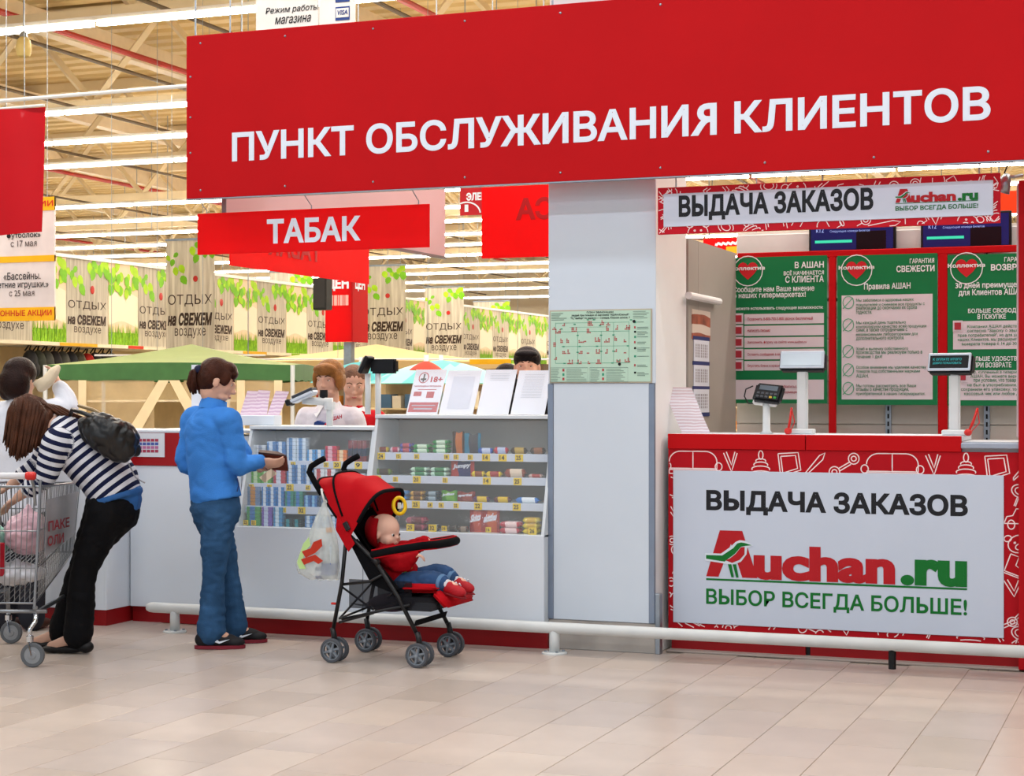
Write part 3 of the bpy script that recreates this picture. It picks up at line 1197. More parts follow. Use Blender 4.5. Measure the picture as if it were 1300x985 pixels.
def bag_mesh(w, h, d, m, key):
    """upright pillow bag with crimped top and bottom"""
    k = ('bag', round(w, 3), round(h, 3), key)
    if k in _PK:
        return _PK[k]
    mb = MB()
    for s in (-1, 1):
        def fn(u, v):
            bulge = (math.sin(math.pi * u) ** .5 if 0 < u < 1 else 0) * (math.sin(math.pi * min(1, max(0, (v - .08) / .84))) ** .6)
            zz = v * h + .006 * math.sin(u * 9) * v
            return ((u - .5) * w * (1 - .04 * math.sin(math.pi * v)), s * (bulge * d / 2 + .001), zz)
        mb.grid(fn if s > 0 else (lambda u, v, f=fn: f(1 - u, v)), 9, 9)
    me = mb.mesh('sweets_bag', smooth=True)
    me.materials.append(m)
    _PK[k] = me
    return me


def box_mesh(w, d, h, m, key):
    k = ('box', round(w, 3), round(d, 3), round(h, 3), key)
    if k in _PK:
        return _PK[k]
    me = MB().bbox((0, 0, h / 2), (w, d, h), .002).mesh('gum_pack')
    me.materials.append(m)
    _PK[k] = me
    return me


def goods(name, me, loc, label, cat, group, rz=0):
    o = bpy.data.objects.new(name, me)
    COL.objects.link(o)
    o.location = loc
    o.rotation_euler = (0, 0, rz)
    return tag(o, label, cat, group)


def wrapper(key, c1, c2, ax='X', s=2.2):
    return mat('wrap_' + key, c1, .3, col2=c2, bands=(ax, s * .28), var=.1, vscale=40)


def shelf_y(case, k):
    z = case[4][k]
    return z, (yfront(z + .03, case[3]) + .045 if k else 9.33)


# (shelf, kind, px0, px1, height px, layers, colours, words)
SWEETS = [
    (1, 'bar', 477, 493, 6, 1, ('#d8b81c', '#7a2b1c'), 'yellow', 'yellow chewy sweet bar at the column-far end of the top shelf'),
    (1, 'bar', 494, 507, 6, 1, ('#d9b9c6', '#b03050'), 'pinkwhite', 'pink and white mint roll next to the yellow bar on the top shelf'),
    (1, 'bar', 506, 522, 5, 2, ('#5a55a8', '#b8505a'), 'violet', 'violet and red fruit roll beside the green gum stack'),
    (1, 'bar', 522, 546, 4.5, 2, ('#2f8f45', '#cfe6cf'), 'green', 'green and white mint stick beside the violet rolls'),
    (1, 'bar', 547, 569, 4.5, 3, ('#2f8f45', '#cfe6cf'), 'green', 'green and white mint stick beside the brown bag'),
    (1, 'bag', 570, 586, 27, 1, ('#3a2118', '#c76a1c'), 'brownbag', 'brown snack bag with orange edges standing on the top shelf'),
    (1, 'bag', 585, 607, 25, 1, ('#2d7d9c', '#3d3a44'), 'bluebag', 'blue snack bag standing on the top shelf'),
    (1, 'bar', 605, 626, 6, 1, ('#2a56b0', '#c3cde8'), 'bluebar', 'blue and white chocolate bar on the top shelf'),
    (1, 'bar', 625, 645, 7, 1, ('#c22a3a', '#b8c3e0'), 'redblue', 'red and pale blue chocolate bar on the top shelf'),
    (1, 'bar', 646, 669, 7, 1, ('#3b251b', '#b5963f'), 'darkgold', 'dark brown chocolate bar with gold print on the top shelf'),
    (1, 'bar', 671, 692, 7, 1, ('#3b251b', '#8f5a3a'), 'darkbrown', 'dark brown chocolate bar next to the column on the top shelf'),
    (2, 'bar', 474, 497, 7, 1, ('#5f7a26', '#3d2b1c'), 'olive', 'olive and brown sweet roll on the second shelf'),
    (2, 'bar', 519, 543, 4.5, 2, ('#bfe0cc', '#2f7d4a'), 'mint', 'pale mint gum stick farther from the red bag, second shelf'),
    (2, 'bar', 544, 568, 4.5, 2, ('#bfe0cc', '#2f7d4a'), 'mint', 'pale mint gum stick next to the red bag, second shelf'),
    (2, 'bag', 568, 599, 20, 1, ('#b92a22', '#2b2f6a'), 'jumpy', 'red bag of sweets with bold white lettering on the second shelf'),
    (2, 'bar', 597, 615, 6, 1, ('#e0c21e', '#8a4a1a'), 'yellowbar', 'yellow chocolate bar on the second shelf'),
    (2, 'bar', 615, 637, 6, 1, ('#e0c21e', '#a33'  '030'), 'yellowbar2', 'yellow chocolate bar with red print on the second shelf'),
    (2, 'bar', 638, 668, 9, 1, ('#8a3d2b', '#e0cdb8'), 'brownbar', 'thick reddish brown bar with cream print on the second shelf'),
    (2, 'bar', 669, 689, 4, 1, ('#c9a9a0', '#a83a34'), 'thinred', 'thin cream and red bar next to the column on the second shelf'),
    (3, 'bar', 492, 517, 5, 2, ('#4f8fd0', '#d9e6f2'), 'skyblue', 'sky blue sweet roll on the third shelf'),
    (3, 'bar', 519, 537, 5, 2, ('#c79a44', '#6a4320'), 'gold', 'golden brown sweet roll on the third shelf'),
    (3, 'bar', 538, 556, 5, 2, ('#33424f', '#8fa3b0'), 'slate', 'slate grey sweet roll on the third shelf'),
    (3, 'bag', 556, 577, 13, 1, ('#4f9a26', '#7ab83a'), 'jollies', 'low bright green sweets bag on the third shelf'),
    (3, 'bag', 576, 600, 12, 1, ('#8a3030', '#a85048'), 'spritzy', 'low maroon sweets bag on the third shelf'),
    (3, 'bar', 598, 622, 6, 1, ('#54305c', '#d9b52a'), 'purplebar', 'purple and yellow chocolate bar on the third shelf'),
    (3, 'bar', 624, 649, 6, 1, ('#5c3030', '#d9b52a'), 'plumbar', 'plum and yellow chocolate bar on the third shelf'),
    (3, 'bar', 652, 685, 6, 1, ('#3c7cc8', '#e6eef6'), 'bigblue', 'long blue and white chocolate bar on the third shelf'),
    (0, 'bar', 513, 540, 7, 2, ('#a3485a', '#6a2430'), 'raspberry', 'raspberry red bar on the bottom shelf'),
    (0, 'bar', 540, 558, 7, 1, ('#2c2124', '#a8b0a0'), 'blackbar', 'black wrapped bar on the bottom shelf'),
    (0, 'bar', 566, 580, 7, 1, ('#5a5048', '#30241f'), 'greybar', 'grey brown bar on the bottom shelf'),
    (0, 'bar', 580, 594, 6, 1, ('#4c3a34', '#8a7a6c'), 'umber', 'umber coloured bar on the bottom shelf'),
    (0, 'bag', 592, 610, 28, 1, ('#a01f1f', '#c2452f'), 'skit1', 'tall red sweets bag with white lettering on the bottom shelf'),
    (0, 'bag', 608, 631, 29, 1, ('#9c2420', '#c7582f'), 'skit2', 'tall red sweets bag with rainbow print on the bottom shelf'),
    (0, 'bar', 632, 661, 6, 2, ('#b33040', '#e6c9c9'), 'redwhite', 'red and white wafer bar on the bottom shelf'),
    (0, 'bar', 662, 683, 5.5, 3, ('#d6c020', '#c8a018'), 'yellowstack', 'plain yellow bar in the stack next to the column on the bottom shelf'),
]
BAGTXT = {'jumpy': 'Jumpy', 'jollies': 'jollies', 'spritzy': 'sparties', 'skit1': 'Skitts', 'skit2': 'skittles'}
for shelf, kind, px0, px1, hp, lay, (c1, c2), key, words in SWEETS:
    z, y = shelf_y(D2, shelf)
    a, b = at(px0, 600, y).x, at(px1, 600, y).x
    L = b - a - .003
    h = hp * 10.2 / F * (1.25 if kind == 'bar' else 1.0)
    mt = wrapper(key, c1, c2, 'X', 1.1)
    grp = 'sweets in the glazed case'
    if kind == 'bar':
        me = bar_mesh(L + .002, .038, h, mt, key)
        for q in range(lay):
            for row in range(2 if lay > 1 else 1):
                goods('sweet_bar', me, ((a + b) / 2, y + .02 + row * .04, z + q * (h * .99)), words + ('' if lay == 1 else ', %s %s' % (('front', 'back')[row], ('lowest', 'second', 'third')[q])), 'sweets', grp)
    else:
        me = bag_mesh(L, h, .035, mt, key)
        o = goods('sweets_bag', me, ((a + b) / 2, y + .05, z), words, 'sweets', grp)
        if key in BAGTXT:
            m = text_mb(MB(), BAGTXT[key], (-L * .38, -.0215, h * .42), (L * .74, 0, h * .12), (0, 0, h * .34), bold=.05, res=2, shear=.2)
            put('print', m.mesh('print'), LETTER_W, o)['kind'] = 'stuff'

# ---------------------------------------------------------------- chewing gum packs
GUM = [  # shelf, px0, px1, columns, layers, colours, words
    (1, 312, 337, 2, 4, ('#d5dbe2', '#8c97ad'), 'silver', 'silver white gum pack on the top shelf of the gum case'),
    (1, 338, 362, 2, 5, ('#3d7cba', '#cfe0f0'), 'blue', 'blue gum pack with white band on the top shelf of the gum case'),
    (1, 363, 388, 2, 6, ('#cfe0ee', '#4a86c0'), 'paleblue', 'pale blue gum pack with dark band on the top shelf of the gum case'),
    (1, 389, 411, 2, 3, ('#4d9ad6', '#e4eef7'), 'azure', 'azure gum box on the top shelf of the gum case'),
    (1, 412, 427, 1, 4, ('#c9304f', '#f0b8c6'), 'pink', 'pink gum box on the top shelf of the gum case'),
    (1, 427, 440, 1, 3, ('#e0742a', '#f5d9b0'), 'orange', 'orange gum box on the top shelf of the gum case'),
    (1, 441, 465, 4, 1, ('#7a1f30', '#20284a'), 'navy', 'tall maroon and navy gum carton beside the sweets case'),
    (2, 318, 344, 2, 4, ('#5ca83c', '#c9e0b0'), 'lime', 'lime green gum pack on the second shelf of the gum case'),
    (2, 346, 362, 1, 5, ('#b83a4a', '#d9e0ee'), 'redsilver', 'red and silver gum pack on the second shelf of the gum case'),
    (2, 363, 397, 3, 5, ('#4a7fb8', '#d5e2ee'), 'steel', 'steel blue gum pack on the second shelf of the gum case'),
    (2, 398, 425, 2, 4, ('#dfe3ea', '#c03a44'), 'whitered', 'white and red gum pack on the second shelf of the gum case'),
    (2, 427, 463, 3, 3, ('#c5d3e2', '#4d88bc'), 'iceblue', 'ice blue gum pack on the second shelf of the gum case'),
    (3, 313, 330, 1, 5, ('#6f88a8', '#c98a3a'), 'bluegold', 'blue and gold gum pack on the third shelf of the gum case'),
    (3, 331, 360, 3, 5, ('#3f82c4', '#dce8f2'), 'sapphire', 'sapphire gum pack on the third shelf of the gum case'),
    (3, 361, 384, 2, 4, ('#3a8f7a', '#3f7fc4'), 'teal', 'teal and blue gum pack on the third shelf of the gum case'),
    (3, 385, 402, 2, 3, ('#2f6fb4', '#8cc4e8'), 'ocean', 'ocean blue gum box on the third shelf of the gum case'),
    (3, 404, 440, 3, 3, ('#2f3d4f', '#68809c'), 'night', 'dark navy gum box on the third shelf of the gum case'),
    (0, 312, 330, 1, 5, ('#4f9a54', '#3f78b8'), 'greenblue', 'green and blue gum pack on the bottom shelf of the gum case'),
    (0, 331, 345, 1, 5, ('#7a5fae', '#c4d0e8'), 'lilac', 'lilac gum pack on the bottom shelf of the gum case'),
    (0, 346, 358, 1, 5, ('#4f93c4', '#d0e4f0'), 'cyan', 'cyan gum pack on the bottom shelf of the gum case'),
    (0, 360, 382, 2, 2, ('#20343c', '#2f8c98'), 'blackteal', 'black and teal gum tin on the bottom shelf of the gum case'),
    (0, 386, 440, 5, 3, ('#4a7fb8', '#c4d6e6'), 'steelb', 'steel blue gum pack on the bottom shelf of the gum case'),
]
ORD = ('first', 'second', 'third', 'fourth', 'fifth', 'sixth', 'seventh', 'eighth', 'ninth', 'tenth', 'eleventh', 'twelfth', 'thirteenth', 'fourteenth', 'fifteenth', 'sixteenth')
SHN = ('bottom', 'top', 'second', 'third')
for shelf, px0, px1, nc, lay, (c1, c2), key, words in GUM:
    z, y = shelf_y(D1, shelf)
    tall = key == 'navy'
    w = (at(px1, 600, y).x - at(px0, 600, y).x) / nc
    h = .13 if tall else .0235
    me = box_mesh(w - .004, .05, h - .001, wrapper('gum_' + key, c1, c2, 'X' if not tall else 'Z', 1.4), key)
    look = words.split(' on the ')[0].split(' beside ')[0]
    after = sum(g[3] for g in GUM if g[0] == shelf and g[1] > px0)      # stacks between this block and the sweets case
    for c in range(nc):
        for q in range(lay):
            place = ('%s up, ' % ORD[q] if lay > 1 else '')
            lab = '%s, %s%s stack from sweets case, %s shelf' % (look, place, ORD[after + nc - 1 - c], SHN[shelf])
            goods('gum_pack', me, (at(px0, 600, y).x + w * (c + .5), y + .03, z + q * h), lab, 'chewing gum', 'gum packs in the glazed case')

# ================================================================== things on the counters
PAPER = mat('paper_white', '#dfe3ee', .45, var=.02)
ACRYL = mat('acrylic', '#eef2f6', .05, alpha=.25, var=0)
ztop2 = D2[3] + .02


def leaning_sheet(name, px0, px1, ptop0, ptop1, pytop, zbase, Y, label, pr, prm):
    """a sheet in a slanted stand: lower edge px0..px1 at Y, upper edge set back"""
    a, b = at(px0, 520, Y), at(px1, 520, Y)
    dy = .15
    zt2 = at((ptop0 + ptop1) / 2, pytop, Y + dy).z
    t = thing(name, ((a.x + b.x) / 2, Y, zbase), label, 'notice', 'leaning notices on the sweets case')
    w = b.x - a.x
    org = Vector((a.x, Y, zbase + .004))
    xv = Vector((w, 0, 0))
    zv = Vector((0, dy, zt2 - zbase))
    n = xv.cross(zv).normalized()
    part('sheet', MB().prism([org, org + xv, org + xv + zv, org + zv], -n * .003), PAPER, t)
    part('stand', MB().prism([org + xv * .1 - n * .004, org + xv * .9 - n * .004, org + xv * .9 + Vector((0, .16, -.002)), org + xv * .1 + Vector((0, .16, -.002))], (0, 0, .003)), ACRYL, t)
    part('sleeve', MB().prism([org + n * .0015, org + xv + n * .0015, org + xv + zv + n * .0015, org + zv + n * .0015], n * .0008), mat('sleeve', '#ffffff', .08, alpha=.1, var=0), t)
    m = MB()
    for q, (kind, x0, z0, x1, z1, mi, s) in enumerate(pr):
        o = org + xv * x0 + zv * z0 + n * (.0008 + .00001 * q)
        xx, zz = xv * (x1 - x0), zv * (z1 - z0)
        if kind == 'r':
            m.quad(o, o + xx, o + xx + zz, o + zz, mi)
        elif kind == 't':
            text_mb(m, s, o, xx, zz, bold=.03, res=2, mi=mi)
        elif kind == 'c':
            strip_mb(m, [o + xx * (.5 + .5 * math.cos(i * math.pi / 12)) + zz * (.5 + .5 * math.sin(i * math.pi / 12)) for i in range(24)], w * .03, 0, True, mi, n)
    tag(part('print', m, prm, t), kind='stuff')
    return t


PR = [mat('ink_crimson', '#b0283c', .5), mat('ink_grey', '#a9b1c2', .6), INK]
lines = [('r', .2, .9 - .035 * i, .8, .908 - .035 * i, 1, '') for i in range(16)]
leaning_sheet('age_notice', 515.5, 555, 527.5, 566, 470, ztop2, 9.5, 'leaning 18+ no tobacco sales notice printed in red',
              [('r', .04, .04, .96, .26, 0, ''), ('r', .12, .18, .88, .2, 1, ''), ('r', .2, .1, .8, .13, 1, ''), ('r', .1, .4, .35, .5, 0, ''), ('r', .52, .36, .76, .5, 0, ''),
               ('t', .06, .6, .94, .64, 0, 'ЗАПРЕЩЕНА ПРОДАЖА'), ('r', .2, .54, .8, .555, 0, ''), ('c', .16, .7, .46, .93, 0, ''), ('r', .22, .76, .4, .8, 2, ''), ('r', .29, .72, .34, .9, 2, ''),
               ('t', .55, .71, .93, .84, 0, '18+')], PR)
leaning_sheet('price_list', 557, 600, 571, 610, 471, ztop2, 9.5, 'leaning sheet of fine print right beside the red 18+ notice',
              [('r', .2, .12, .85, .86, 1, ''), ('r', .3, .9, .7, .91, 1, '')], [mat('pi', '#c9cfde', .6), mat('pale_print', '#cdd3e2', .6)])
leaning_sheet('price_list', 605, 645, 616.5, 656, 470, ztop2, 9.5, 'glossy leaning sheet with glare between two fine print sheets', lines[:5], PR)
leaning_sheet('price_list', 648, 691, 660, 698, 471, ztop2, 9.5, 'leaning typed price list standing against the white column', lines, PR)

# customer display on the sweets case
cd = thing('customer_display', at(472, 529, 9.6), 'black tilted customer display on two white poles over the sweets case', 'display')
cd.location.z = ztop2
for px in (467, 480):
    xx = at(px, 500, 9.6).x
    part('pole', MB().tube([(xx, 9.6, ztop2), (xx, 9.6, at(px, 474, 9.6).z)], .018, 12), PIPE, cd, smooth=True)
c0 = at(488, 465, 9.6)
part('housing', MB().bbox(c0, (.17, .06, .088), .012, Matrix.Rotation(.0, 3, 'Y'), seg=2), BLACK, cd)
c1 = at(465, 463, 9.56)
part('pad', MB().bbox(c1, (.028, .1, .115), .006, Matrix.Rotation(.45, 3, 'Y')), BLACK, cd)
part('pad_face', MB().bbox(c1 + Vector((-.018, -.0, .004)), (.008, .085, .095), .002, Matrix.Rotation(.45, 3, 'Y')), mat('pad_grey', '#9c968e', .4), cd)

# card reader on a white arm over the gum case
zt1 = D1[3] + .02
cr = thing('card_reader', at(418, 545, 9.58), 'white card reader on a jointed arm before the blonde cashier', 'card reader')
cr.location.z = zt1
YC = 9.58
part('post', MB().tube([Vector((at(418.5, 500, YC).x, YC, zt1)), at(418.5, 509, YC)], .02, 12), PIPE, cr, smooth=True)
part('arm', MB().tube([at(422, 510, YC), at(395, 509, YC - .03), at(384, 508, YC - .05)], [(.02, .025)] * 3, 10), PIPE, cr, smooth=True)
part('collar', MB().lathe([(.034, -.02), (.036, 0), (.034, .03)], at(418.5, 516, YC), n=14), PIPE, cr)
part('joint_knob', MB().lathe([(.024, -.03), (.026, .0), (.024, .03)], at(411, 501, YC), n=14), BLACK, cr)
part('reader_body', MB().bbox(at(386, 503, YC - .07), (.17, .08, .035), .01, Matrix.Rotation(-.38, 3, 'Y'), seg=2), WHITE, cr)
part('reader_screen', MB().bbox(at(386, 499, YC - .075), (.15, .07, .02), .004, Matrix.Rotation(-.38, 3, 'Y')), mat('reader_top', '#3a3d44', .4), cr)
part('reader_end', MB().bbox(at(368, 511, YC - .07), (.03, .075, .04), .006, Matrix.Rotation(-.38, 3, 'Y')), BLACK, cr)

# leaflet box
lb = thing('leaflet_holder', at(327, 545, 9.6), 'white leaflet box with slanted printed sheets on the gum case', 'leaflet holder')
lb.location.z = zt1
xa, xb = at(306, 540, 9.6).x, at(351, 540, 9.6).x
part('tray', MB().bbox(((xa + xb) / 2, 9.62, zt1 + .032), (xb - xa, .1, .064), .004), WHITE, lb)
LPR = mat('leaflet_print', '#d9c9d6', .55, col2='#c2a6bf', bands=('Z', 3))
for px0, px1, q0, q1, pyt in ((300, 325, 314, 336, 496), (318, 336, 328, 343, 495), (334, 349, 350, 367, 496)):
    a, b = at(px0, 535, 9.6), at(px1, 535, 9.6)
    t0, t1 = at(q0, pyt, 9.72), at(q1, pyt + 1, 9.72)
    zz = zt1 + .01
    part('leaflet', MB().prism([(a.x, 9.61, zz), (b.x, 9.61, zz), (t1.x, 9.72, t1.z), (t0.x, 9.72, t0.z)], (0, .003, 0)), LPR, lb)
# upright sheet behind the woman's head
us = thing('notice_stand', at(248, 548, 9.75), 'tall white notice sheet on a stand behind the pony-tailed woman', 'notice')
us.location.z = zc + .02
a, b = at(243, 500, 9.75), at(262, 500, 9.75)
part('sheet', MB().box((a.x, 9.75, zc + .02), (b.x, 9.757, at(250, 463, 9.75).z)), PAPER, us)
part('print', MB().box((a.x + .02, 9.749, at(250, 472, 9.75).z), (b.x - .01, 9.75, at(250, 470, 9.75).z)), mat('ink_blue2', '#6a80b0', .5), us)

# ---------------------------------------------------------------- on the order counter
QY = 9.68
q0 = zt_


def pole_display(px, pyt, pyb, head, label, tilt, scr):
    xx = at(px, 500, QY).x
    t = thing('pole_display', (xx, QY, q0), label, 'display')
    part('base', MB().bbox((xx, QY, q0 + .015), (.13, .1, .03), .006), PIPE, t)
    part('pole', MB().bbox((xx, QY, (q0 + at(px, pyt, QY).z) / 2), (.058, .045, at(px, pyt, QY).z - q0), .008, seg=2), PIPE, t)
    c = at(head[0], head[1], QY)
    R = Matrix.Rotation(tilt, 3, 'Z') @ Matrix.Rotation(-.25, 3, 'X')
    part('housing', MB().bbox(c, (head[2], .07, .11), .014, R, seg=2), BLACK, t)
    part('bezel', MB().bbox(c + R @ Vector((0, -.037, .006)), (head[2] * .96, .008, .1), .004, R), mat('bezel', '#b9c3cf', .3, .3), t)
    s = part('screen', MB().bbox(c + R @ Vector((0, -.0425, .006)), (head[2] * .86, .004, .07), .001, R), scr, t)
    return t, c, R


pole_display(1019, 470, 552, (1020, 460, .26), 'pole customer display with a blank silver screen on the order counter', .0, mat('pale_screen', '#c7d6e2', .15, .2))
t_, c_, R_ = pole_display(1212, 475, 553, (1208, 463, .25), 'pole customer display with dark lit screen turned aside on the order counter', -.22, mat('dark_screen', '#11161a', .2))
m = MB()
for k, s in enumerate(('К ОПЛАТЕ ИТОГО', 'ДОБРО ПОЖАЛОВАТЬ')):
    o_ = c_ + R_ @ Vector((-.09, -.0452, .012 - k * .022))
    text_mb(m, s, o_, R_ @ Vector((.16, 0, 0)), R_ @ Vector((0, 0, .014)), bold=.02, res=2)
tag(part('screen_text', m, mat('teal_glow', '#1c7a80', .5, emit='#2fb0b0', estr=.6, var=0), t_), kind='stuff')

pp = thing('pin_pad', (at(973, 500, QY).x, QY, q0), 'black PIN pad with green key on a short white stand', 'card terminal')
xx = at(973, 500, QY).x
part('stand', MB().tube([(xx, QY, q0), (xx, QY, q0 + .02), (xx, QY, at(973, 512, QY).z)], [.04, .022, .02], 12), PIPE, pp, smooth=True)
c = at(976, 500, QY)
R = Matrix.Rotation(-.1, 3, 'Z') @ Matrix.Rotation(-.5, 3, 'X') @ Matrix.Rotation(.12, 3, 'Y')
part('body', MB().bbox(c, (.17, .045, .115), .014, R, seg=2), BLACK, pp)
part('back_cradle', MB().bbox(c + R @ Vector((-.02, .03, -.01)), (.14, .03, .1), .006, R), PIPE, pp)
part('screen', MB().bbox(c + R @ Vector((0, -.024, .025)), (.11, .004, .03), .001, R), mat('pad_screen', '#5d6872', .2), pp)
for r in range(2):
    for k in range(5):
        part('key', MB().bbox(c + R @ Vector((-.052 + k * .026, -.025, -.012 - r * .02)), (.018, .006, .013), .002, R),
             mat('key_green', '#2f8f3a', .4) if (r, k) == (1, 4) else (mat('key_yellow', '#c7a53a', .4) if (r, k) == (1, 3) else mat('key_grey', '#4a4d52', .4)), pp)
part('cable', MB().tube([at(956, 490, QY), at(947, 494, QY), at(945, 503, QY + .02), at(950, 512, QY + .02), at(962, 512, QY + .02)], .004, 6), BLACK, pp)
REDP = mat('red_plastic', '#c8201a', .3, coat=.3)
for px, tl, lab in ((1000.5, .02, 'red counter pen upright in a ball socket beside the blank display'), (1229, .05, 'red counter pen leaning out of its socket beside the dark display')):
    b = Vector((at(px, 550, QY - .09).x, QY - .09, q0))
    t = thing('counter_pen', b, lab, 'pen')
    part('socket', MB().ell(b + Vector((0, 0, .018)), (.022, .022, .02)), REDP, t, smooth=True)
    part('pen', MB().tube([b + Vector((0, 0, .02)), b + Vector((tl * .5, 0, .07)), b + Vector((tl, 0, .15))], [.007, .008, .006], 8), REDP, t, smooth=True)
    part('cord', MB().tube([b + Vector((.015, 0, .02)), b + Vector((tl * .7 + .025, -.01, .07)), b + Vector((tl, -.005, .148))], .003, 5), REDP, t)
# leaning leaflet against the column side
ll = thing('leaning_leaflet', at(870, 551, 9.6), 'curled glossy printed leaflet leaning by the column on the order counter', 'leaflet')
ll.location.z = q0
A, B, C, D = at(868, 551, 9.55), at(902, 550.2, 9.56), at(878, 492, 9.72), at(842, 491, 9.72)
A = at(866, 550.2, 9.56)
part('sheet', MB().grid(lambda u, v: (A.lerp(B, u)).lerp(D.lerp(C, u), v) + Vector((0, -.012 * math.sin(math.pi * v), 0)), 4, 8), mat('glossy_leaflet', '#d8d4dc', .15, col2='#c8b4bc', bands=('Z', 5)), ll)

# ================================================================== booth behind the order counter
PXW = CXR + .003
PY2 = 11.22
part_h = at(872, 302, 10.02).z
wl = thing('wall_booth', (PXW - .03, 10.6, 0), 'grey panelled partition with a calendar beside the column', kind='structure')
for a, b in ((10.03, 10.26), (10.265, PY2)):
    part('panel', MB().box((PXW - .06, a, 0), (PXW, b, part_h)), GREYP, wl)
part('joint', MB().box((PXW - .055, 10.255, 0), (PXW - .005, 10.27, part_h)), BLACK, wl)
# white strip lamp on the partition
a, b = atx(874, 375, PXW + .03), atx(913, 384, PXW + .03)
t = thing('strip_lamp', (a + b) / 2, 'slim white tube fitting on the grey partition above the calendar', 'lamp')
part('tube', MB().tube([Vector((PXW + .03, a.y, a.z)), Vector((PXW + .03, b.y, a.z))], .022, 10), WHITE2, t)
part('bracket', MB().box((PXW, a.y + .3, a.z - .015), (PXW + .02, b.y - .3, a.z + .015)), WHITE2, t)
# wall calendar, three months under a picture
cal = thing('wall_calendar', atx(890, 528, PXW), 'three month wall calendar with wine picture on the grey partition', 'calendar')
xc = PXW + .004


def calrect(px0, py0, px1, py1, d=0.0):
    """panel on the partition plane, as a thin slab"""
    p, q = atx(px0, py0, PXW), atx(px1, py0, PXW)
    z1 = p.z
    z0 = atx(px0, py1, PXW).z
    return MB().box((PXW + d, p.y, z0), (PXW + d + .004, q.y, z1))


part('picture', calrect(878, 392, 901, 430), mat('calendar_photo', '#9a5238', .4, col2='#d9c9ba', bands=('Z', .5), var=.5, vscale=9), cal)
for k, (y0, y1) in enumerate(((431, 458), (463, 490), (494, 524))):
    pg = part('month_page', calrect(880, y0, 899, y1, .002), PAPER, cal)
    m = MB()
    p, q = atx(880, y0, PXW), atx(899, y1, PXW)
    for r in range(5):
        for c in range(7):
            yy = p.y + (q.y - p.y) * (.1 + .12 * c)
            zz = p.z - (p.z - atx(880, y1, PXW).z) * (.3 + .13 * r)
            m.quad((PXW + .0065, yy, zz), (PXW + .0065, yy + .02, zz), (PXW + .0065, yy + .02, zz + .014), (PXW + .0065, yy, zz + .014))
    tag(part('print', m, mat('ink_dim', '#8f8a90', .6), cal), kind='stuff')
for y0, y1 in ((458, 463), (490, 494), (524, 529), (426, 431)):
    part('blue_strip', calrect(879, y0, 900, y1, .001), mat('calendar_blue', '#2b3570', .5), cal)

# slatted shop wall behind the posters
SWY = 11.45
sx0, sx1 = PXW - .05, .9
sw = thing('wall_slat', ((sx0 + sx1) / 2, SWY, 0), 'white slatted shop wall behind the green posters', kind='structure')
z = 0.0
SLAT = mat('slat_white', '#cfc9c2', .5, var=.03)
k = 0
while z < 2.05:
    part('slat', MB().bbox(((sx0 + sx1) / 2, SWY + .015, z + .07), (sx1 - sx0, .03, .136), .004), SLAT, sw)
    z += .14
part('backing', MB().box((sx0, SWY + .028, 0), (sx1, SWY + .05, 2.55)), SLAT, sw)
part('upper_panel', MB().bbox(((sx0 + sx1) / 2, SWY + .015, 2.3), (sx1 - sx0, .03, .46), .004), mat('upper_white', '#d6d3d0', .5), sw)
for px in (1128, 1253):
    xx = at(px, 530, SWY - .01).x
    up = part('slotted_upright', MB().box((xx - .018, SWY - .02, 0), (xx + .018, SWY, 2.5)), METAL, sw)
    m = MB()
    for q in np.arange(.9, 2.5, .05):
        m.box((xx - .006, SWY - .0215, q), (xx + .006, SWY - .02, q + .03))
    tag(part('slots', m, BLACK, sw), kind='stuff')

# red frame and green posters
FY = PY2 + .02
GREEN = mat('poster_green', '#0a7340', .4, var=.03)
PW = mat('poster_white', '#d6ccd2', .45, var=.02)
zf1, zf0 = zmean(FY, (935, 320), (1284, 313)), zmean(FY, (935, 328), (1284, 322))
fr = thing('poster_rack', (at(1057, 500, FY).x, FY, 0), 'red metal frame carrying the green posters behind the order counter', 'rack')
part('top_bar', MB().bbox(((PXW + .6) / 2 + .005, FY, (zf0 + zf1) / 2), (.6 - PXW - .01, .03, zf1 - zf0), .003), RED, fr)
for pa, pb in ((1052.5, 1061.5), (1191, 1203)):
    xa, xb = at(pa, 400, FY).x, at(pb, 400, FY).x
    part('upright', MB().bbox(((xa + xb) / 2, FY, zf0 / 2), (xb - xa, .03, zf0), .003), RED, fr)

HEART = [(0, -.5), (.3, -.2), (.5, .1), (.5, .3), (.4, .44), (.25, .5), (.1, .44), (0, .3), (-.1, .44), (-.25, .5), (-.4, .44), (-.5, .3), (-.5, .1), (-.3, -.2)]


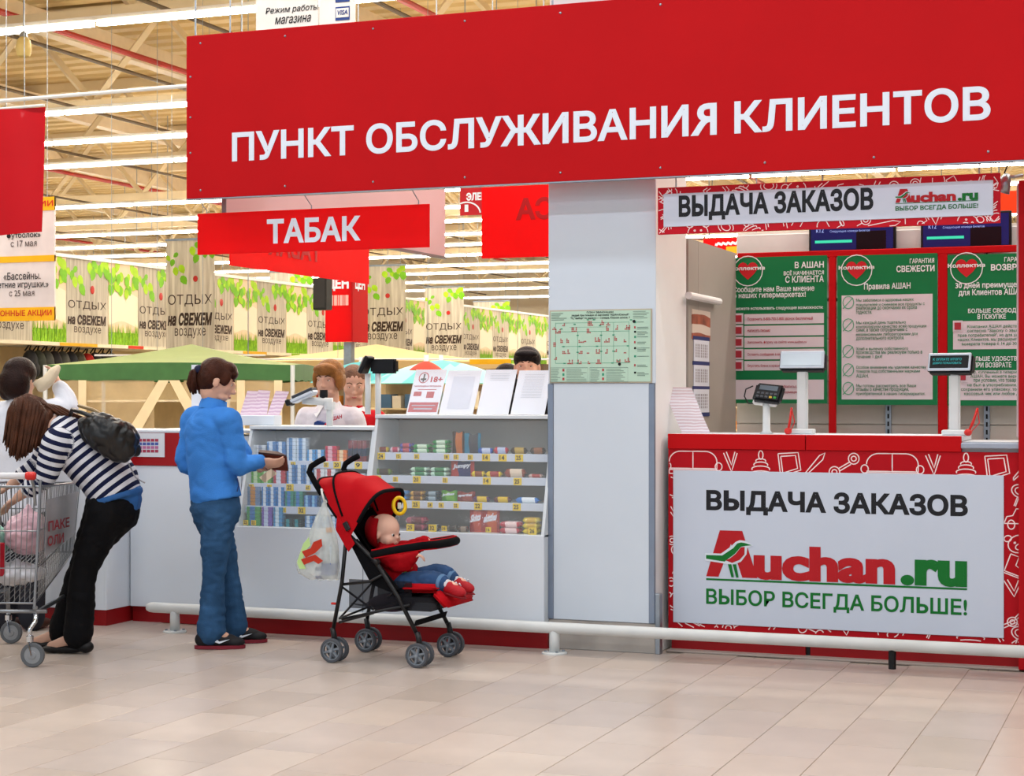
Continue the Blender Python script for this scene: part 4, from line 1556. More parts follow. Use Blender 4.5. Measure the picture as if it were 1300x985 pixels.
def poster(px0, px1, pytop, pybot, label, texts, panels, heart, icons=()):
    """texts: (words, px0, px1, baseline y, cap height, material index 0 white 1 green 2 red, bold)"""
    Y = PY2
    x0, x1 = at(px0, 400, Y).x, at(px1, 400, Y).x
    z1, z0 = at((px0 + px1) / 2, pytop, Y).z, at((px0 + px1) / 2, pybot, Y).z
    t = thing('poster', ((x0 + x1) / 2, Y, z0), label, 'poster', 'green store posters behind the order counter')
    part('sheet', MB().box((x0, Y, z0), (x1, Y + .004, z1)), GREEN, t)
    for a, b, c, d in panels:
        m = MB()
        prect(m, a, b, c, d, Y, 0, .001)
        part('white_panel', m, PW, t)
    m = MB()
    for s, a, b, yb, h, mi, bd in texts:
        xa, xb = at(a, 400, Y).x, at(b, 400, Y).x
        zb0 = at((a + b) / 2, yb, Y).z
        hh = h * 12.1 / F
        text_mb(m, s, (xa, Y - .002, zb0), (xb - xa, 0, 0), (0, 0, hh), bold=bd, res=2, mi=mi)
    tag(part('print', m, [mat('print_white', '#e6e9ea', .5), mat('print_green', '#1e7a4c', .5), mat('print_red', '#a8303c', .5)], t), kind='stuff')
    hx, hz = heart
    c = at(hx, hz, Y)
    part('heart_logo', MB().add([(c.x + p * .13, Y - .003, c.z + q * .115) for p, q in HEART], [tuple(range(len(HEART) - 1, -1, -1))]), mat('heart_red', '#c41f28', .4), t)
    m = MB()
    strip_mb(m, [(c.x + .098 * math.cos(q * .314), Y - .002, c.z + .098 * math.sin(q * .314)) for q in range(20)], .006, 0, True)
    text_mb(m, 'Коллектив', (c.x - .115, Y - .0045, c.z + .005), (.23, 0, 0), (0, 0, .026), bold=.03, res=2)
    tag(part('logo_ring', m, mat('print_white', '#e6e9ea', .5), t), kind='stuff')
    for a, b, kind in icons:
        p = at(a, b, Y)
        m = MB()
        if kind == 'leaf':
            strip_mb(m, [(p.x + .035 * math.cos(q * .524), Y - .003, p.z + .04 * math.sin(q * .524)) for q in range(12)], .006, 0, True)
            strip_mb(m, [(p.x - .035, Y - .0036, p.z - .04), (p.x + .03, Y - .0036, p.z + .03)], .006)
            part('icon', m, mat('icon_green', '#5fa684', .5), t)
        else:
            m.cbox((p.x, Y - .003, p.z), (.06, .003, .07))
            ic = part('icon', m, PW, t)
            m = MB().cbox((p.x, Y - .006, p.z), (.04, .003, .045))
            part('icon_print', m, mat('print_red', '#a8303c', .5), ic)
    return t


W_, G_, R_2 = 0, 1, 2
poster(906, 1050, 326, 512, 'green poster with five rows of red text beside small icons',
       [('В АШАН', 1009, 1046, 340, 7.5, W_, .022), ('ВСЁ НАЧИНАЕТСЯ', 995, 1046, 349, 6, W_, .018), ('С КЛИЕНТА', 997, 1046, 358.5, 8, W_, .022),
        ('Сообщите нам Ваше мнение', 931, 1034, 371.5, 8, W_, .018), ('о наших гипермаркетах!', 931, 1023, 379.5, 8, W_, .018), ('Вы можете использовать следующие возможности:', 927, 1045, 394, 5, W_, .018),
        ('Позвонить 8-800-700-5-800 звонок бесплатный', 949, 1032, 406.5, 4, R_2, .012), ('Написать письмо', 949, 978, 421.5, 4, R_2, .012), ('Заполнить форму на сайте www.auchan.ru', 949, 1024, 436.5, 4, R_2, .012),
        ('Оставить сообщение в книге отзывов', 949, 1010, 452, 4, R_2, .012), ('Опустить бланк в красный ящик', 949, 1004, 466.5, 4, R_2, .012), ('Вы также можете обратиться', 960, 1013, 493, 4, R_2, .012),
        ('на стойку информации', 970, 1013, 500, 4, R_2, .012)],
       [(945, 398, 1046, 411), (945, 413, 1046, 426), (945, 428, 1046, 441), (945, 443, 1046, 456), (945, 458, 1046, 470), (934, 482, 1046, 507)], (949.5, 344),
       [(938, 404.5, 'b'), (938, 419.5, 'b'), (938, 434.5, 'b'), (938, 449.5, 'b'), (938, 464, 'b')])
poster(1063, 1190, 323, 514, 'green poster headed ГАРАНТИЯ СВЕЖЕСТИ with five rules on a white panel',
       [('ГАРАНТИЯ', 1155, 1186, 334, 5.5, W_, .018), ('СВЕЖЕСТИ', 1138, 1186.5, 345, 7.5, W_, .03), ('Правила АШАН', 1097, 1156, 369, 9, W_, .022)] +
       [(s, 1087, x, y, 4.6, G_, .012) for s, x, y in (
           ('Мы заботимся о здоровье наших', 1160, 383.5), ('покупателей и снимаем все продукты с', 1174, 389), ('реализации до окончания их срока', 1164, 394), ('годности.', 1107, 399.5),
           ('Мы каждый день тщательно', 1150, 412), ('контролируем качество всей продукции', 1176, 417), ('сами, а также сотрудничаем с', 1152, 422), ('независимыми лабораториями для', 1165, 427), ('дополнительного контроля.', 1148, 432.5),
           ('Хлеб и выпечку собственного', 1153, 445.5), ('производства мы реализуем только в', 1171, 450.5), ('течение 1 дня!', 1120, 455.5),
           ('Особое внимание мы уделяем качеству', 1176, 469), ('товаров под собственными марками', 1168, 474), ('АШАН.', 1103, 479.5),
           ('Мы готовы рассмотреть все Ваши', 1163, 492.5), ('отзывы о качестве продукции,', 1154, 497.5), ('приобретенной в наших гипермаркетах.', 1175, 502.5))],
       [(1068.5, 374, 1184, 507)], (1087.5, 343), [(1077, 384, 'leaf'), (1077, 412.5, 'leaf'), (1077, 446, 'leaf'), (1077, 469.5, 'leaf'), (1077, 493, 'leaf')])
poster(1203, 1345, 322, 515, 'green poster headed ГАРАНТИЯ ВОЗВРАТА cut off by the red post',
       [('ГАРАНТИЯ', 1275, 1310, 332, 5.5, W_, .018), ('ВОЗВРАТА', 1258, 1312, 343, 7.5, W_, .03), ('30 дней преимуществ', 1213, 1305, 367, 8.5, W_, .022), ('для Клиентов АШАН', 1217, 1300, 376, 8.5, W_, .022),
        ('БОЛЬШЕ СВОБОДЫ', 1229, 1296, 398, 6, W_, .022), ('В ПОКУПКЕ', 1241, 1277, 405, 6, W_, .022), ('БОЛЬШЕ УДОБСТВА', 1229, 1296, 459, 6, W_, .022), ('ПРИ ВОЗВРАТЕ', 1236, 1284, 466.5, 6, W_, .022)] +
       [(s, a, b, y, 4.6, G_, .012) for s, a, b, y in (
           ('Компания АШАН действует', 1228, 1300, 417), ('согласно "Закону о защите', 1228, 1300, 422.5), ('прав потребителей", но для удобства', 1216, 1310, 428), ('наших Клиентов, мы расширили сроки', 1216, 1310, 433.5), ('возврата товара с 14 до 30 дней', 1221, 1305, 439),
           ('Товар, купленный в гипермаркетах', 1225, 1310, 475), ('АШАН, Вы можете вернуть', 1232, 1300, 480.5), ('при условии, что товар', 1236, 1290, 486), ('не был в употреблении, и Вы', 1228, 1305, 491.5), ('сохранили его упаковку, товарный', 1220, 1310, 497), ('кассовый чек или любое другое', 1224, 1308, 502.5))],
       [(1210, 407, 1335, 443), (1219, 470, 1335, 508)], (1227, 340.5), [(1216, 414, 'b'), (1222, 478, 'b')])

# two monitors over the frame
SCRB = mat('screen_navy', '#141a4a', .2, emit='#141f5a', estr=.5, var=.1)
for px0, px1, pt, pb, lab in ((1027, 1137, 291, 322, 'dark blue number screen over the ГАРАНТИЯ СВЕЖЕСТИ poster'), (1169, 1284, 285, 317, 'dark blue number screen over the cut-off poster by the red post')):
    Y = 11.38
    a, b = at(px0, pt, Y), at(px1, pt, Y)
    zt2, zb2 = at((px0 + px1) / 2, pt - 16, Y).z, at((px0 + px1) / 2, pb, Y).z
    zb2 = max(zb2, zf1 + .003)
    t = thing('wall_monitor', ((a.x + b.x) / 2, Y, zb2), lab, 'monitor')
    part('housing', MB().bbox(((a.x + b.x) / 2, Y + .02, (zt2 + zb2) / 2), (b.x - a.x, .05, zt2 - zb2), .006), BLACK, t)
    part('screen', MB().box((a.x + .015, Y - .008, zb2 + .012), (b.x - .015, Y - .0055, zt2 - .015)), SCRB, t)
    m = MB()
    prect(m, px0 + 8, pb - 17, px0 + 55, pb - 13.5, Y, 0, .01)
    part('screen_bar', m, mat('screen_green', '#2fae8c', .4, emit='#2fc09a', estr=.9, var=0), t)
    m = MB()
    text_mb(m, 'к12', (a.x + .05, Y - .01, at(px0, pb - 26, Y).z), (.05, 0, 0), (0, 0, .03), res=2)
    text_mb(m, 'Следующие номера билетов', (a.x + .14, Y - .01, at(px0, pb - 25, Y).z), (.26, 0, 0), (0, 0, .018), res=2)
    tag(part('screen_text', m, mat('screen_ink', '#7f93c8', .4, emit='#8fa6e0', estr=.7, var=0), t), kind='stuff')
    part('second_pane', MB().box(((a.x + b.x) / 2 + .03, Y - .0095, zb2 + .012), (b.x - .06, Y - .0082, zb2 + .13)), mat('screen_black', '#0a0a12', .3), t)

# ================================================================== signs of the hall
def transl(name, col, wt=.5, var=.04):
    """thin board that the light behind it shines through"""
    m = mat(name, col, .5, var=var, vscale=1)
    nt = m.node_tree
    b = nt.nodes['Principled BSDF']
    out = nt.nodes['Material Output']
    tr = nt.nodes.new('ShaderNodeBsdfTranslucent')
    src = b.inputs['Base Color'].links[0].from_socket
    nt.links.new(src, tr.inputs['Color'])
    mx = nt.nodes.new('ShaderNodeMixShader')
    mx.inputs[0].default_value = wt
    nt.links.new(b.outputs[0], mx.inputs[1])
    nt.links.new(tr.outputs[0], mx.inputs[2])
    nt.links.new(mx.outputs[0], out.inputs[0])
    return m


REDT = transl('red_acrylic', '#e8151a', .6)
REDL = mat('red_letter_back', '#a50d12', .5)
BOUNCE_PINKT = transl('white_board_red_bounce', '#d9b9bd', .35)  # white board; the red reflected onto it is painted in as pink
# ТАБАК
TY = 9.27
x0, x1 = at(250.5, 290, TY).x, at(545, 290, TY).x
z1, z0 = zmean(TY, (251, 272), (545, 258)), zmean(TY, (250, 323.5), (545, 314))
t = thing('tobacco_sign', ((x0 + x1) / 2, TY, z0), 'bright red sign lettered ТАБАК hanging below the huge red sign', 'sign')
part('board', MB().bbox(((x0 + x1) / 2, TY + .005, (z0 + z1) / 2), (x1 - x0, .01, z1 - z0), .002), REDT, t)
letters(t, 'ТАБАК', (at(339, 300, TY).x, TY - .002, zmean(TY, (346, 309.5), (457, 305))), (at(458, 300, TY).x - at(339, 300, TY).x, 0, 0), (0, 0, .148), LETTER_W, bold=.035, res=4)
for px in (262, 395, 531):
    xx = at(px, 260, TY).x
    part('hook', MB().tube([(xx, TY + .005, z1 - .012), (xx, TY + .005, z1 + .02), (xx + .006, TY - .03, z1 + .03), (xx, SY + .03, zb - .001)], .003, 6), METAL, t)

# white side fascia behind the front sign, red bounce light painted as pink
PXF = at(282, 300, 9.32).x
zpb = 2.56
yb_ = 12.75
t = thing('side_fascia', (PXF, 11, zpb), 'white side fascia board with painted pink bounce light, running back behind the ТАБАК sign', 'sign')
part('board', MB().box((PXF, 9.33, zpb), (PXF + .02, yb_, 3.5)), BOUNCE_PINKT, t)
part('edge_profile', MB().box((PXF - .005, 9.33, zpb - .02), (PXF + .03, yb_, zpb)), mat('profile_grey', '#7f7a7c', .4, .5), t)
part('front_profile', MB().box((PXF - .004, 9.322, zpb), (PXF + .024, 9.33, 3.5)), mat('profile_grey', '#7f7a7c', .4, .5), t)
for q in (9.4, 12.6):
    part('hanger_cable', MB().tube([(PXF + .01, q, 3.5), (PXF + .01, q, 8.7)], .005, 5), METAL, t)

# back of another ТАБАК board, seen through
BXF = -7.0
ya, yb2 = atx(291, 330, BXF).y, atx(467, 330, BXF).y
zb3 = atx(340, 343.5, BXF).z
t = thing('tobacco_sign', (BXF, (ya + yb2) / 2, zb3), 'red board seen from behind with mirrored ТАБАК letters showing through', 'sign')
part('board', MB().box((BXF, ya, zb3), (BXF + .012, yb2, zb3 + .42)), REDT, t)
a, b = atx(338, 330, BXF), atx(405, 330, BXF)
letters(t, 'ТАБАК', (BXF + .016, a.y, zb3 + .13), (0, b.y - a.y, 0), (0, 0, .17), REDL, bold=.035, res=4, mirror=True)
for q in (ya + .2, yb2 - .2):
    part('hanger_cable', MB().tube([(BXF, q, zb3 + .42), (BXF, q, 8.7)], .005, 5), METAL, t)

# red КАССА board from behind
KY = 13.0
x0, x1 = at(611.5, 280, KY).x, at(760, 280, KY).x
z0, z1 = at(650, 327, KY).z, at(650, 215, KY).z
t = thing('checkout_sign', ((x0 + x1) / 2, KY, z0), 'large bright red board from behind, mirrored letters showing through by the column', 'sign')
part('board', MB().box((x0, KY, z0), (x1, KY + .012, z1)), REDT, t)
letters(t, 'КАССА', (at(655, 280, KY).x, KY - .003, at(655, 280, KY).z), (at(775, 280, KY).x - at(655, 280, KY).x, 0, 0), (0, 0, .18), REDL, bold=.035, res=4, mirror=True)
for px in (625, 690):
    part('hanger_cable', MB().tube([(at(px, 250, KY).x, KY + .006, z1), (at(px, 250, KY).x, KY + .006, 8.7)], .005, 5), METAL, t)

# ЭЛЕ... department sign
EY = 20.0
x0, x1 = at(584, 250, EY).x, at(640, 250, EY).x
z0, z1 = at(600, 273, EY).z, at(600, 222, EY).z
t = thing('department_sign', ((x0 + x1) / 2, EY, z0), 'dark red department sign reading ЭЛЕ with a ringed 1', 'sign')
part('board', MB().box((x0, EY, z0), (x1, EY + .02, z1)), mat('dept_red', '#b30f1c', .4), t)
letters(t, 'ЭЛЕКТРО', (at(592, 250, EY).x, EY - .004, at(592, 255, EY).z), (at(636, 250, EY).x - at(592, 250, EY).x, 0, 0), (0, 0, .1), LETTER_W, bold=.05, res=2)
c = at(592, 272, EY)
m = strip_mb(MB(), [(c.x + .19 * math.cos(math.radians(q)), EY - .004, c.z + .15 * math.sin(math.radians(q))) for q in range(5, 120, 8)], .018)
part('ring', m, LETTER_W, t)
letters(t, '1', (at(590, 270, EY).x, EY - .004, at(590, 269, EY).z), (.05, 0, 0), (0, 0, .09), LETTER_W, bold=.06, res=2)
for px in (590, 630):
    part('hanger_cable', MB().tube([(at(px, 222, EY).x, EY + .01, z1), (at(px, 222, EY).x, EY + .01, 8.7)], .008, 5), METAL, t)

# price checker tower ЦЕН ЦЕН
ZY = 19.0
x0, xm = at(413, 380, ZY).x, at(446, 380, ZY).x
z0, z1 = at(430, 434, ZY).z, at(430, 318, ZY).z
t = thing('price_tower', ((x0 + xm) / 2, ZY, 0), 'tall red price checker tower lettered ЦЕН with white barcodes', 'sign')
part('front_face', MB().box((x0, ZY, z0), (xm, ZY + .02, z1)), REDT, t)
dep = .42
part('side_face', MB().box((xm, ZY, z0), (xm + .02, ZY + dep, z1)), transl('red_acrylic2', '#d4181c', .5), t)
letters(t, 'ЦЕН', (at(416, 380, ZY).x, ZY - .004, at(416, 369.5, ZY).z), (at(443, 380, ZY).x - at(416, 380, ZY).x, 0, 0), (0, 0, .155), LETTER_W, bold=.05, res=2)
m = MB()
for q in range(11):
    w = .014 if q % 3 else .026
    m.box((at(417 + q * 2.4, 380, ZY).x, ZY - .004, at(416, 388, ZY).z), (at(417 + q * 2.4, 380, ZY).x + w, ZY, at(416, 375, ZY).z))
tag(part('barcode', m, mat('barcode_pale', '#f0b0a8', .5), t), kind='stuff')
letters(t, 'ЦЕН', (xm + .024, ZY + .06, at(416, 369.5, ZY).z), (0, .27, 0), (0, 0, .155), LETTER_W, bold=.05, res=2)
part('stem', MB().box((x0 + .2, ZY + .1, 0), (x0 + .3, ZY + .2, z0)), METAL, t)
# loudspeaker
KY2 = 17.5
a, b = at(397, 353, KY2), at(414, 393, KY2)
t = thing('loudspeaker', ((a.x + b.x) / 2, KY2, b.z), 'black box loudspeaker hanging beside the red price tower', 'loudspeaker')
part('cabinet', MB().bbox(((a.x + b.x) / 2, KY2 + .08, (a.z + b.z) / 2), (b.x - a.x, .16, a.z - b.z), .01), mat('speaker_black', '#22201e', .5), t)
part('grille', MB().bbox(((a.x + b.x) / 2, KY2 - .003, (a.z + b.z) / 2), ((b.x - a.x) * .86, .006, (a.z - b.z) * .9), .004), mat('speaker_grille', '#2e2b28', .7, bump=.3, bscale=200), t)
part('cable', MB().tube([((a.x + b.x) / 2, KY2 + .08, a.z), ((a.x + b.x) / 2, KY2 + .08, 8.7)], .006, 5), BLACK, t)

# opening hours board behind the top of the big sign
HY = 11.5
x0, xm, x1 = at(325, 20, HY).x, at(404.5, 20, HY).x, at(450, 20, HY).x
t = thing('hours_board', ((x0 + x1) / 2, HY, 2.2), 'white board headed Режим работы магазина above the big sign', 'sign')
HB = mat('hours_white', '#d3d3d0', .5)
z0, z1 = at(380, 60, HY).z, at(380, -60, HY).z
part('panel', MB().box((x0, HY, z0), (xm - .006, HY + .02, z1)), HB, t)
p2 = part('panel', MB().box((xm + .006, HY, z0), (x1, HY + .02, z1)), HB, t)
for s, a, b, py, h in (('Режим работы', 337, 408, 17, 10), ('магазина', 349, 394, 29.5, 9)):
    xa, xb = at(a, 20, HY).x, at(min(b, 403), 20, HY).x
    letters(t, s, (xa, HY - .003, at((a + b) / 2, py, HY).z), (xb - xa, 0, 0), (0, 0, h * 13 / F), LETTER_K, bold=.01, res=3, shear=.2)
for k, py in enumerate((25, 2)):
    c = at(435, py - 8, HY)
    cardp = part('card_logo', MB().box((c.x - .058, HY - .004, c.z - .05), (c.x + .058, HY, c.z + .05)), mat('logo_blue', '#28407e', .5), t)
    part('card_logo_field', MB().box((c.x - .052, HY - .006, c.z - .03), (c.x + .052, HY - .004, c.z + .038)), HB, t)
    letters(t, 'VISA', (c.x - .045, HY - .008, c.z - .012), (.09, 0, 0), (0, 0, .036), mat('logo_blue', '#28407e', .5), bold=.03, res=2, shear=.15)
for xx in (x0 + .1, x1 - .1):
    part('hanger_rod', MB().tube([(xx, HY + .01, z1), (xx, HY + .01, 8.7)], .008, 5), METAL, t)

# red flag banner at the far left
VY = 12.0
t = thing('flag_banner', at(20, 298, VY), 'glossy red fabric banner on a pole in front of the seasonal offers sign', 'banner')
A, B, C, D = at(-60, 306, VY), at(51.5, 294, VY), at(55, 135, VY), at(-60, 145, VY)
part('cloth', MB().grid(lambda u, v: A.lerp(B, u).lerp(D.lerp(C, u), v) + Vector((0, .03 * math.sin(u * 7 + v), 0)), 14, 8), mat('flag_red', '#b00c18', .4, coat=.08, var=.05, vscale=2, spec=.15), t, smooth=True)
part('pole', MB().tube([at(-60, 143.5, VY), at(56, 133.5, VY)], .012, 8), PIPE, t)
part('carrier_pipe', MB().tube([at(-60, 133, VY), at(300, 104, VY)], .016, 8), PIPE, t)
part('hanger', MB().tube([at(31, 136, VY), at(31, 122, VY), Vector((at(31, 122, VY).x, VY, 8.7))], .003, 5), METAL, t)
# seasonal offers board
WY = 13.2
YEL = mat('offer_yellow', '#eab21a', .5)
YRED = mat('offer_red', '#c8371c', .5)
OGR = mat('offer_grey', '#5d5350', .5)
t = thing('offers_board', at(30, 408, WY), 'hanging white and yellow board of seasonal offers with dates', 'sign')
xa, xb = at(-60, 330, WY).x, at(69, 330, WY).x
bd = lambda y0, y1, d=0: MB().box((xa, WY - d, zmean(WY, (0, y1), (68, y1 - 1.5))), (xb, WY + .02, zmean(WY, (0, y0), (68, y0 - 1.5))))
part('board', bd(252, 408), mat('offer_white', '#d9d3d2', .5), t)
part('yellow_band', bd(252, 269, .004), YEL, t)
part('yellow_band', bd(325.5, 333.5, .004), YEL, t)
part('yellow_band', bd(391, 408, .004), YEL, t)


def wtext(s, a, b, py, h, m, bold=.02):
    xa_, xb_ = at(a, 330, WY).x, at(b, 330, WY).x
    letters(t, s, (xa_, WY - .006, at((a + b) / 2, py, WY).z), (xb_ - xa_, 0, 0), (0, 0, h * 15.5 / F), m, bold=bold, res=2)


wtext('СЕЗОННЫЕ АКЦИИ', -46, 68, 265.5, 9, YRED)
wtext('футболок»', 9, 52, 303.5, 9, LETTER_K)
wtext('с 17 мая', 14, 47, 313, 8, OGR, .01)
wtext('«Бассейны.', 5, 52, 355, 10, LETTER_K, .01)
wtext('Летние игрушки.»', -8, 62, 367.5, 11, LETTER_K, .01)
wtext('с 25 мая', 12, 44, 376, 8, OGR, .01)
wtext('СЕЗОННЫЕ АКЦИИ', -16, 66, 402.5, 9, YRED)
for px in (8, 60):
    part('hanger_rod', MB().tube([at(px, 252, WY), Vector((at(px, 252, WY).x, WY, 8.7))], .003, 5), METAL, t)

# ================================================================== «ОТДЫХ на СВЕЖЕМ воздухе» banners
WOODM = transl('poster_wood', '#cfc4b2', .5)


def wood(m):
    nt = m.node_tree
    b = nt.nodes['Principled BSDF']
    tc = nt.nodes.new('ShaderNodeTexCoord')
    mp = nt.nodes.new('ShaderNodeMapping')
    mp.inputs['Scale'].default_value = (9, 9, .6)
    nz = nt.nodes.new('ShaderNodeTexNoise')
    nz.inputs['Scale'].default_value = 2.2
    nz.inputs['Detail'].default_value = 6
    rp = nt.nodes.new('ShaderNodeValToRGB')
    e = rp.color_ramp.elements
    e[0].position, e[1].position = .3, .68
    e[0].color = (*lin('#b8b0a2'), 1)
    e[1].color = (*lin('#e8e2d6'), 1)
    nt.links.new(tc.outputs['Object'], mp.inputs[0])
    nt.links.new(mp.outputs[0], nz.inputs['Vector'])
    nt.links.new(nz.outputs['Fac'], rp.inputs[0])
    for l in list(b.inputs['Base Color'].links):
        nt.links.remove(l)
    nt.links.new(rp.outputs[0], b.inputs['Base Color'])
    for n in nt.nodes:
        if n.type == 'BSDF_TRANSLUCENT':
            for l in list(n.inputs[0].links):
                nt.links.remove(l)
            nt.links.new(rp.outputs[0], n.inputs[0])


wood(WOODM)
LEAF1 = mat('leaf_lime', '#9dc71e', .5, var=.15)
LEAF2 = mat('leaf_green', '#6fae1c', .5, var=.15)
LADY = mat('ladybird', '#b02a22', .4)
TEXTB = mat('banner_brown', '#3a2a24', .5)
LEAFP = [(0, -.5), (.25, -.25), (.36, .05), (.26, .36), (0, .5), (-.26, .36), (-.36, .05), (-.25, -.25)]


def leaf(mb, x, z, s, a, y, mi):
    c, n = math.cos(a), math.sin(a)
    mb.add([(x + (p * c - q * n) * s, y, z + (p * n + q * c) * s) for p, q in LEAFP], [tuple(range(len(LEAFP) - 1, -1, -1))], mi)


def banner_art(root, w, h, y):
    """the printed layout in local coordinates: x -w/2..w/2, z 0..h, facing -y"""
    m = MB()
    rr = random.Random(3)
    k = 0
    for fx, fz, s, a in ((.05, .84, .1, .5), (.13, .8, .12, -.3), (.2, .72, .14, .2), (.2, .87, .1, -.9), (.33, .74, .15, .5), (.37, .64, .16, .6),
                         (.55, .9, .15, .2), (.62, .83, .15, -.3), (.72, .9, .13, .5), (.8, .88, .16, .1), (.86, .94, .14, -.4), (.95, .88, .18, .1), (.94, .97, .14, .5), (.66, .95, .13, .9)):
        leaf(m, (fx - .5) * w, fz * h, s * w * 1.25, a, y - .001 - k * .0004, k % 2)
        k += 1
    tag_ = put('leaf_print', m.mesh('leaf_print'), [LEAF1, LEAF2], root)
    tag_['kind'] = 'stuff'
    m = MB()
    m.ell((w * .11, y - .004, h * .65), (w * .05, .003, w * .06), n=10, m=6)
    put('ladybird_print', m.mesh('ladybird_print', smooth=True), LADY, root)
    for s, x0, x1, z0, z1, b, sh in (('ОТДЫХ', .04, .95, .4, .51, -.0, 0), ('на СВЕЖЕМ', .03, .93, .225, .345, .055, .1), ('воздухе', .18, .82, .11, .205, .0, 0)):
        m = text_mb(MB(), s, ((x0 - .5) * w, y - .002, z0 * h), ((x1 - x0) * w, 0, 0), (0, 0, (z1 - z0) * h), bold=b, res=3, shear=sh)
        o = put('lettering', m.mesh('lettering'), TEXTB, root)
        o['kind'] = 'stuff'


BH, BW = 1.6, .78
ban = thing('hanging_banner', (0, 0, 0))
put('sheet', MB().box((-BW / 2, 0, 0), (BW / 2, .006, BH)).mesh('sheet'), WOODM, ban)
put('top_rail', MB().box((-BW / 2 - .01, -.008, BH), (BW / 2 + .01, .014, BH + .03)).mesh('top_rail'), METAL, ban)
put('bottom_rail', MB().box((-BW / 2 - .01, -.008, -.03), (BW / 2 + .01, .014, 0)).mesh('bottom_rail'), HOUS, ban)
for q in (-.3, .3):
    put('cord', MB().tube([(q, .003, BH + .03), (q, .003, 6.6)], .004, 4).mesh('cord'), METAL, ban)
banner_art(ban, BW, BH, 0)
first = True
for px0, px1, pt, pb, lab in ((209.5, 273.5, 305, 445, 'large ОТДЫХ на СВЕЖЕМ воздухе banner hanging nearest the ТАБАК sign'),
                              (341, 397, 345, 446, 'ОТДЫХ на СВЕЖЕМ воздухе banner hanging beside the black loudspeaker'),
                              (455.5, 516, 338, 445, 'ОТДЫХ на СВЕЖЕМ воздухе banner hanging right of the red price tower'),
                              (538, 589.5, 365, 457, 'smaller ОТДЫХ на СВЕЖЕМ воздухе banner over the turquoise parasol'),
                              (600, 648, 383, 460, 'smallest pale ОТДЫХ на СВЕЖЕМ воздухе banner near the column')):
    kf = .9 if pt == 365 else 1.0
    dd = F * BH / (pb - pt) * kf
    c = atz((px0 + px1) / 2, pb, dd)
    o = ban if first else copy_tree(ban)
    first = False
    o.location = c
    o.scale = ((px1 - px0) * dd / F / BW / (CA + uu((px0 + px1) / 2) * SA) * .96, 1, kf)
    tag(o, lab, 'banner', 'banners about leisure in the open air')

# ---------------------------------------------------------------- long gondola with a poster fascia, running away from the camera
GX = -15.0
gz_t, gz_b = atx(70, 325, GX).z, atx(100, 436.5, GX).z
gon = thing('fascia_gondola', (GX, 30, 0), 'long shelving gondola topped by leaf and grass photo panels', 'shelving')
SKY = mat('panel_sand', '#dcc0a4', .5, col2='#e6d3bd', bands=('Z', .4), var=.05)
GRASS = mat('panel_grass', '#86b31c', .6, col2='#5f9418', bands=('Y', 6), var=.3, vscale=20)
y = 19.2
k = 0
art = {}
while y < 48:
    w = 1.05 if k % 2 == 0 else .8
    a, b = y, y + w - .012
    hh = gz_t - gz_b
    if k % 2 == 0:
        p = part('wood_panel', MB().box((GX - .02, a, gz_b), (GX, b, gz_t)), WOODM, gon)
        if 'w' not in art:
            ems = []
            root = thing('tmp_root', (0, 0, 0))
            banner_art(root, w, hh, 0)
            R = Matrix.Rotation(math.pi / 2, 4, 'Z')
            for ch in list(root.children):
                ch.data.transform(R)
                ems.append(ch.data)
                bpy.data.objects.remove(ch)
            bpy.data.objects.remove(root)
            art['w'] = ems
        for me in art['w']:
            o = bpy.data.objects.new(me.name.split('.')[0], me)
            COL.objects.link(o)
            o.parent = p
            o.location = Vector((GX, (a + b) / 2, gz_b)) - wloc(gon)
            o['kind'] = 'stuff'
    else:
        p = part('photo_panel', MB().box((GX - .02, a, gz_b), (GX, b, gz_t)), SKY, gon)
        if 'g' not in art:
            m = MB()
            rr = random.Random(5)
            for q in range(60):
                yy = rr.uniform(-.38, .38)
                hh2 = rr.uniform(.18, .36)
                dx = .001 + q * .0002
                m.add([(dx, yy - .02, 0), (dx, yy + .02, 0), (dx, yy + rr.uniform(-.05, .05), hh2)], [(0, 1, 2)])
            m.quad((.0008, -.39, 0), (.0008, .39, 0), (.0008, .39, .2), (.0008, -.39, .2))
            art['g'] = m.mesh('grass_print')
            art['g'].materials.append(mat('panel_grass', '#86b31c'))
            m = MB()
            for q in range(26):
                t_ = rr.uniform(0, 1)
                yy, zz, s = rr.uniform(-.36, .36), hh * rr.uniform(.62, .97), .18
                c_, n_ = math.cos(rr.uniform(-.8, .8)), math.sin(rr.uniform(-.8, .8))
                m.add([(.002 + q * .0004, yy + (p0 * c_ - q0_ * n_) * s, zz + (p0 * n_ + q0_ * c_) * s) for p0, q0_ in LEAFP], [tuple(range(len(LEAFP)))], q % 2)
            art['l'] = m.mesh('leaf_print')
            art['l'].materials.append(LEAF1)
            art['l'].materials.append(LEAF2)
        for kk, nm in (('g', 'grass_print'), ('l', 'leaf_print')):
            o = bpy.data.objects.new(nm, art[kk])
            COL.objects.link(o)
            o.parent = p
            o.location = Vector((GX, (a + b) / 2, gz_b)) - wloc(gon)
            o['kind'] = 'stuff'
    y += w
    k += 1
part('top_rail', MB().box((GX - .03, 19.2, gz_t), (GX + .02, y, gz_t + .05)), WHITE2, gon)
part('canopy_shelf', MB().box((GX - .6, 17, gz_b - .055), (GX + .35, y, gz_b - .005)), mat('gondola_cream', '#e2d6bd', .5), gon)
part('back_panel', MB().box((GX - .62, 17, 0), (GX - .56, y, gz_b - .055)), mat('gondola_back', '#cbb78f', .6), gon)
for q in range(3):
    part('shelf_board', MB().box((GX - .56, 17, .25 + q * .55), (GX + .1, y, .28 + q * .55)), mat('gondola_cream', '#e2d6bd', .5), gon)
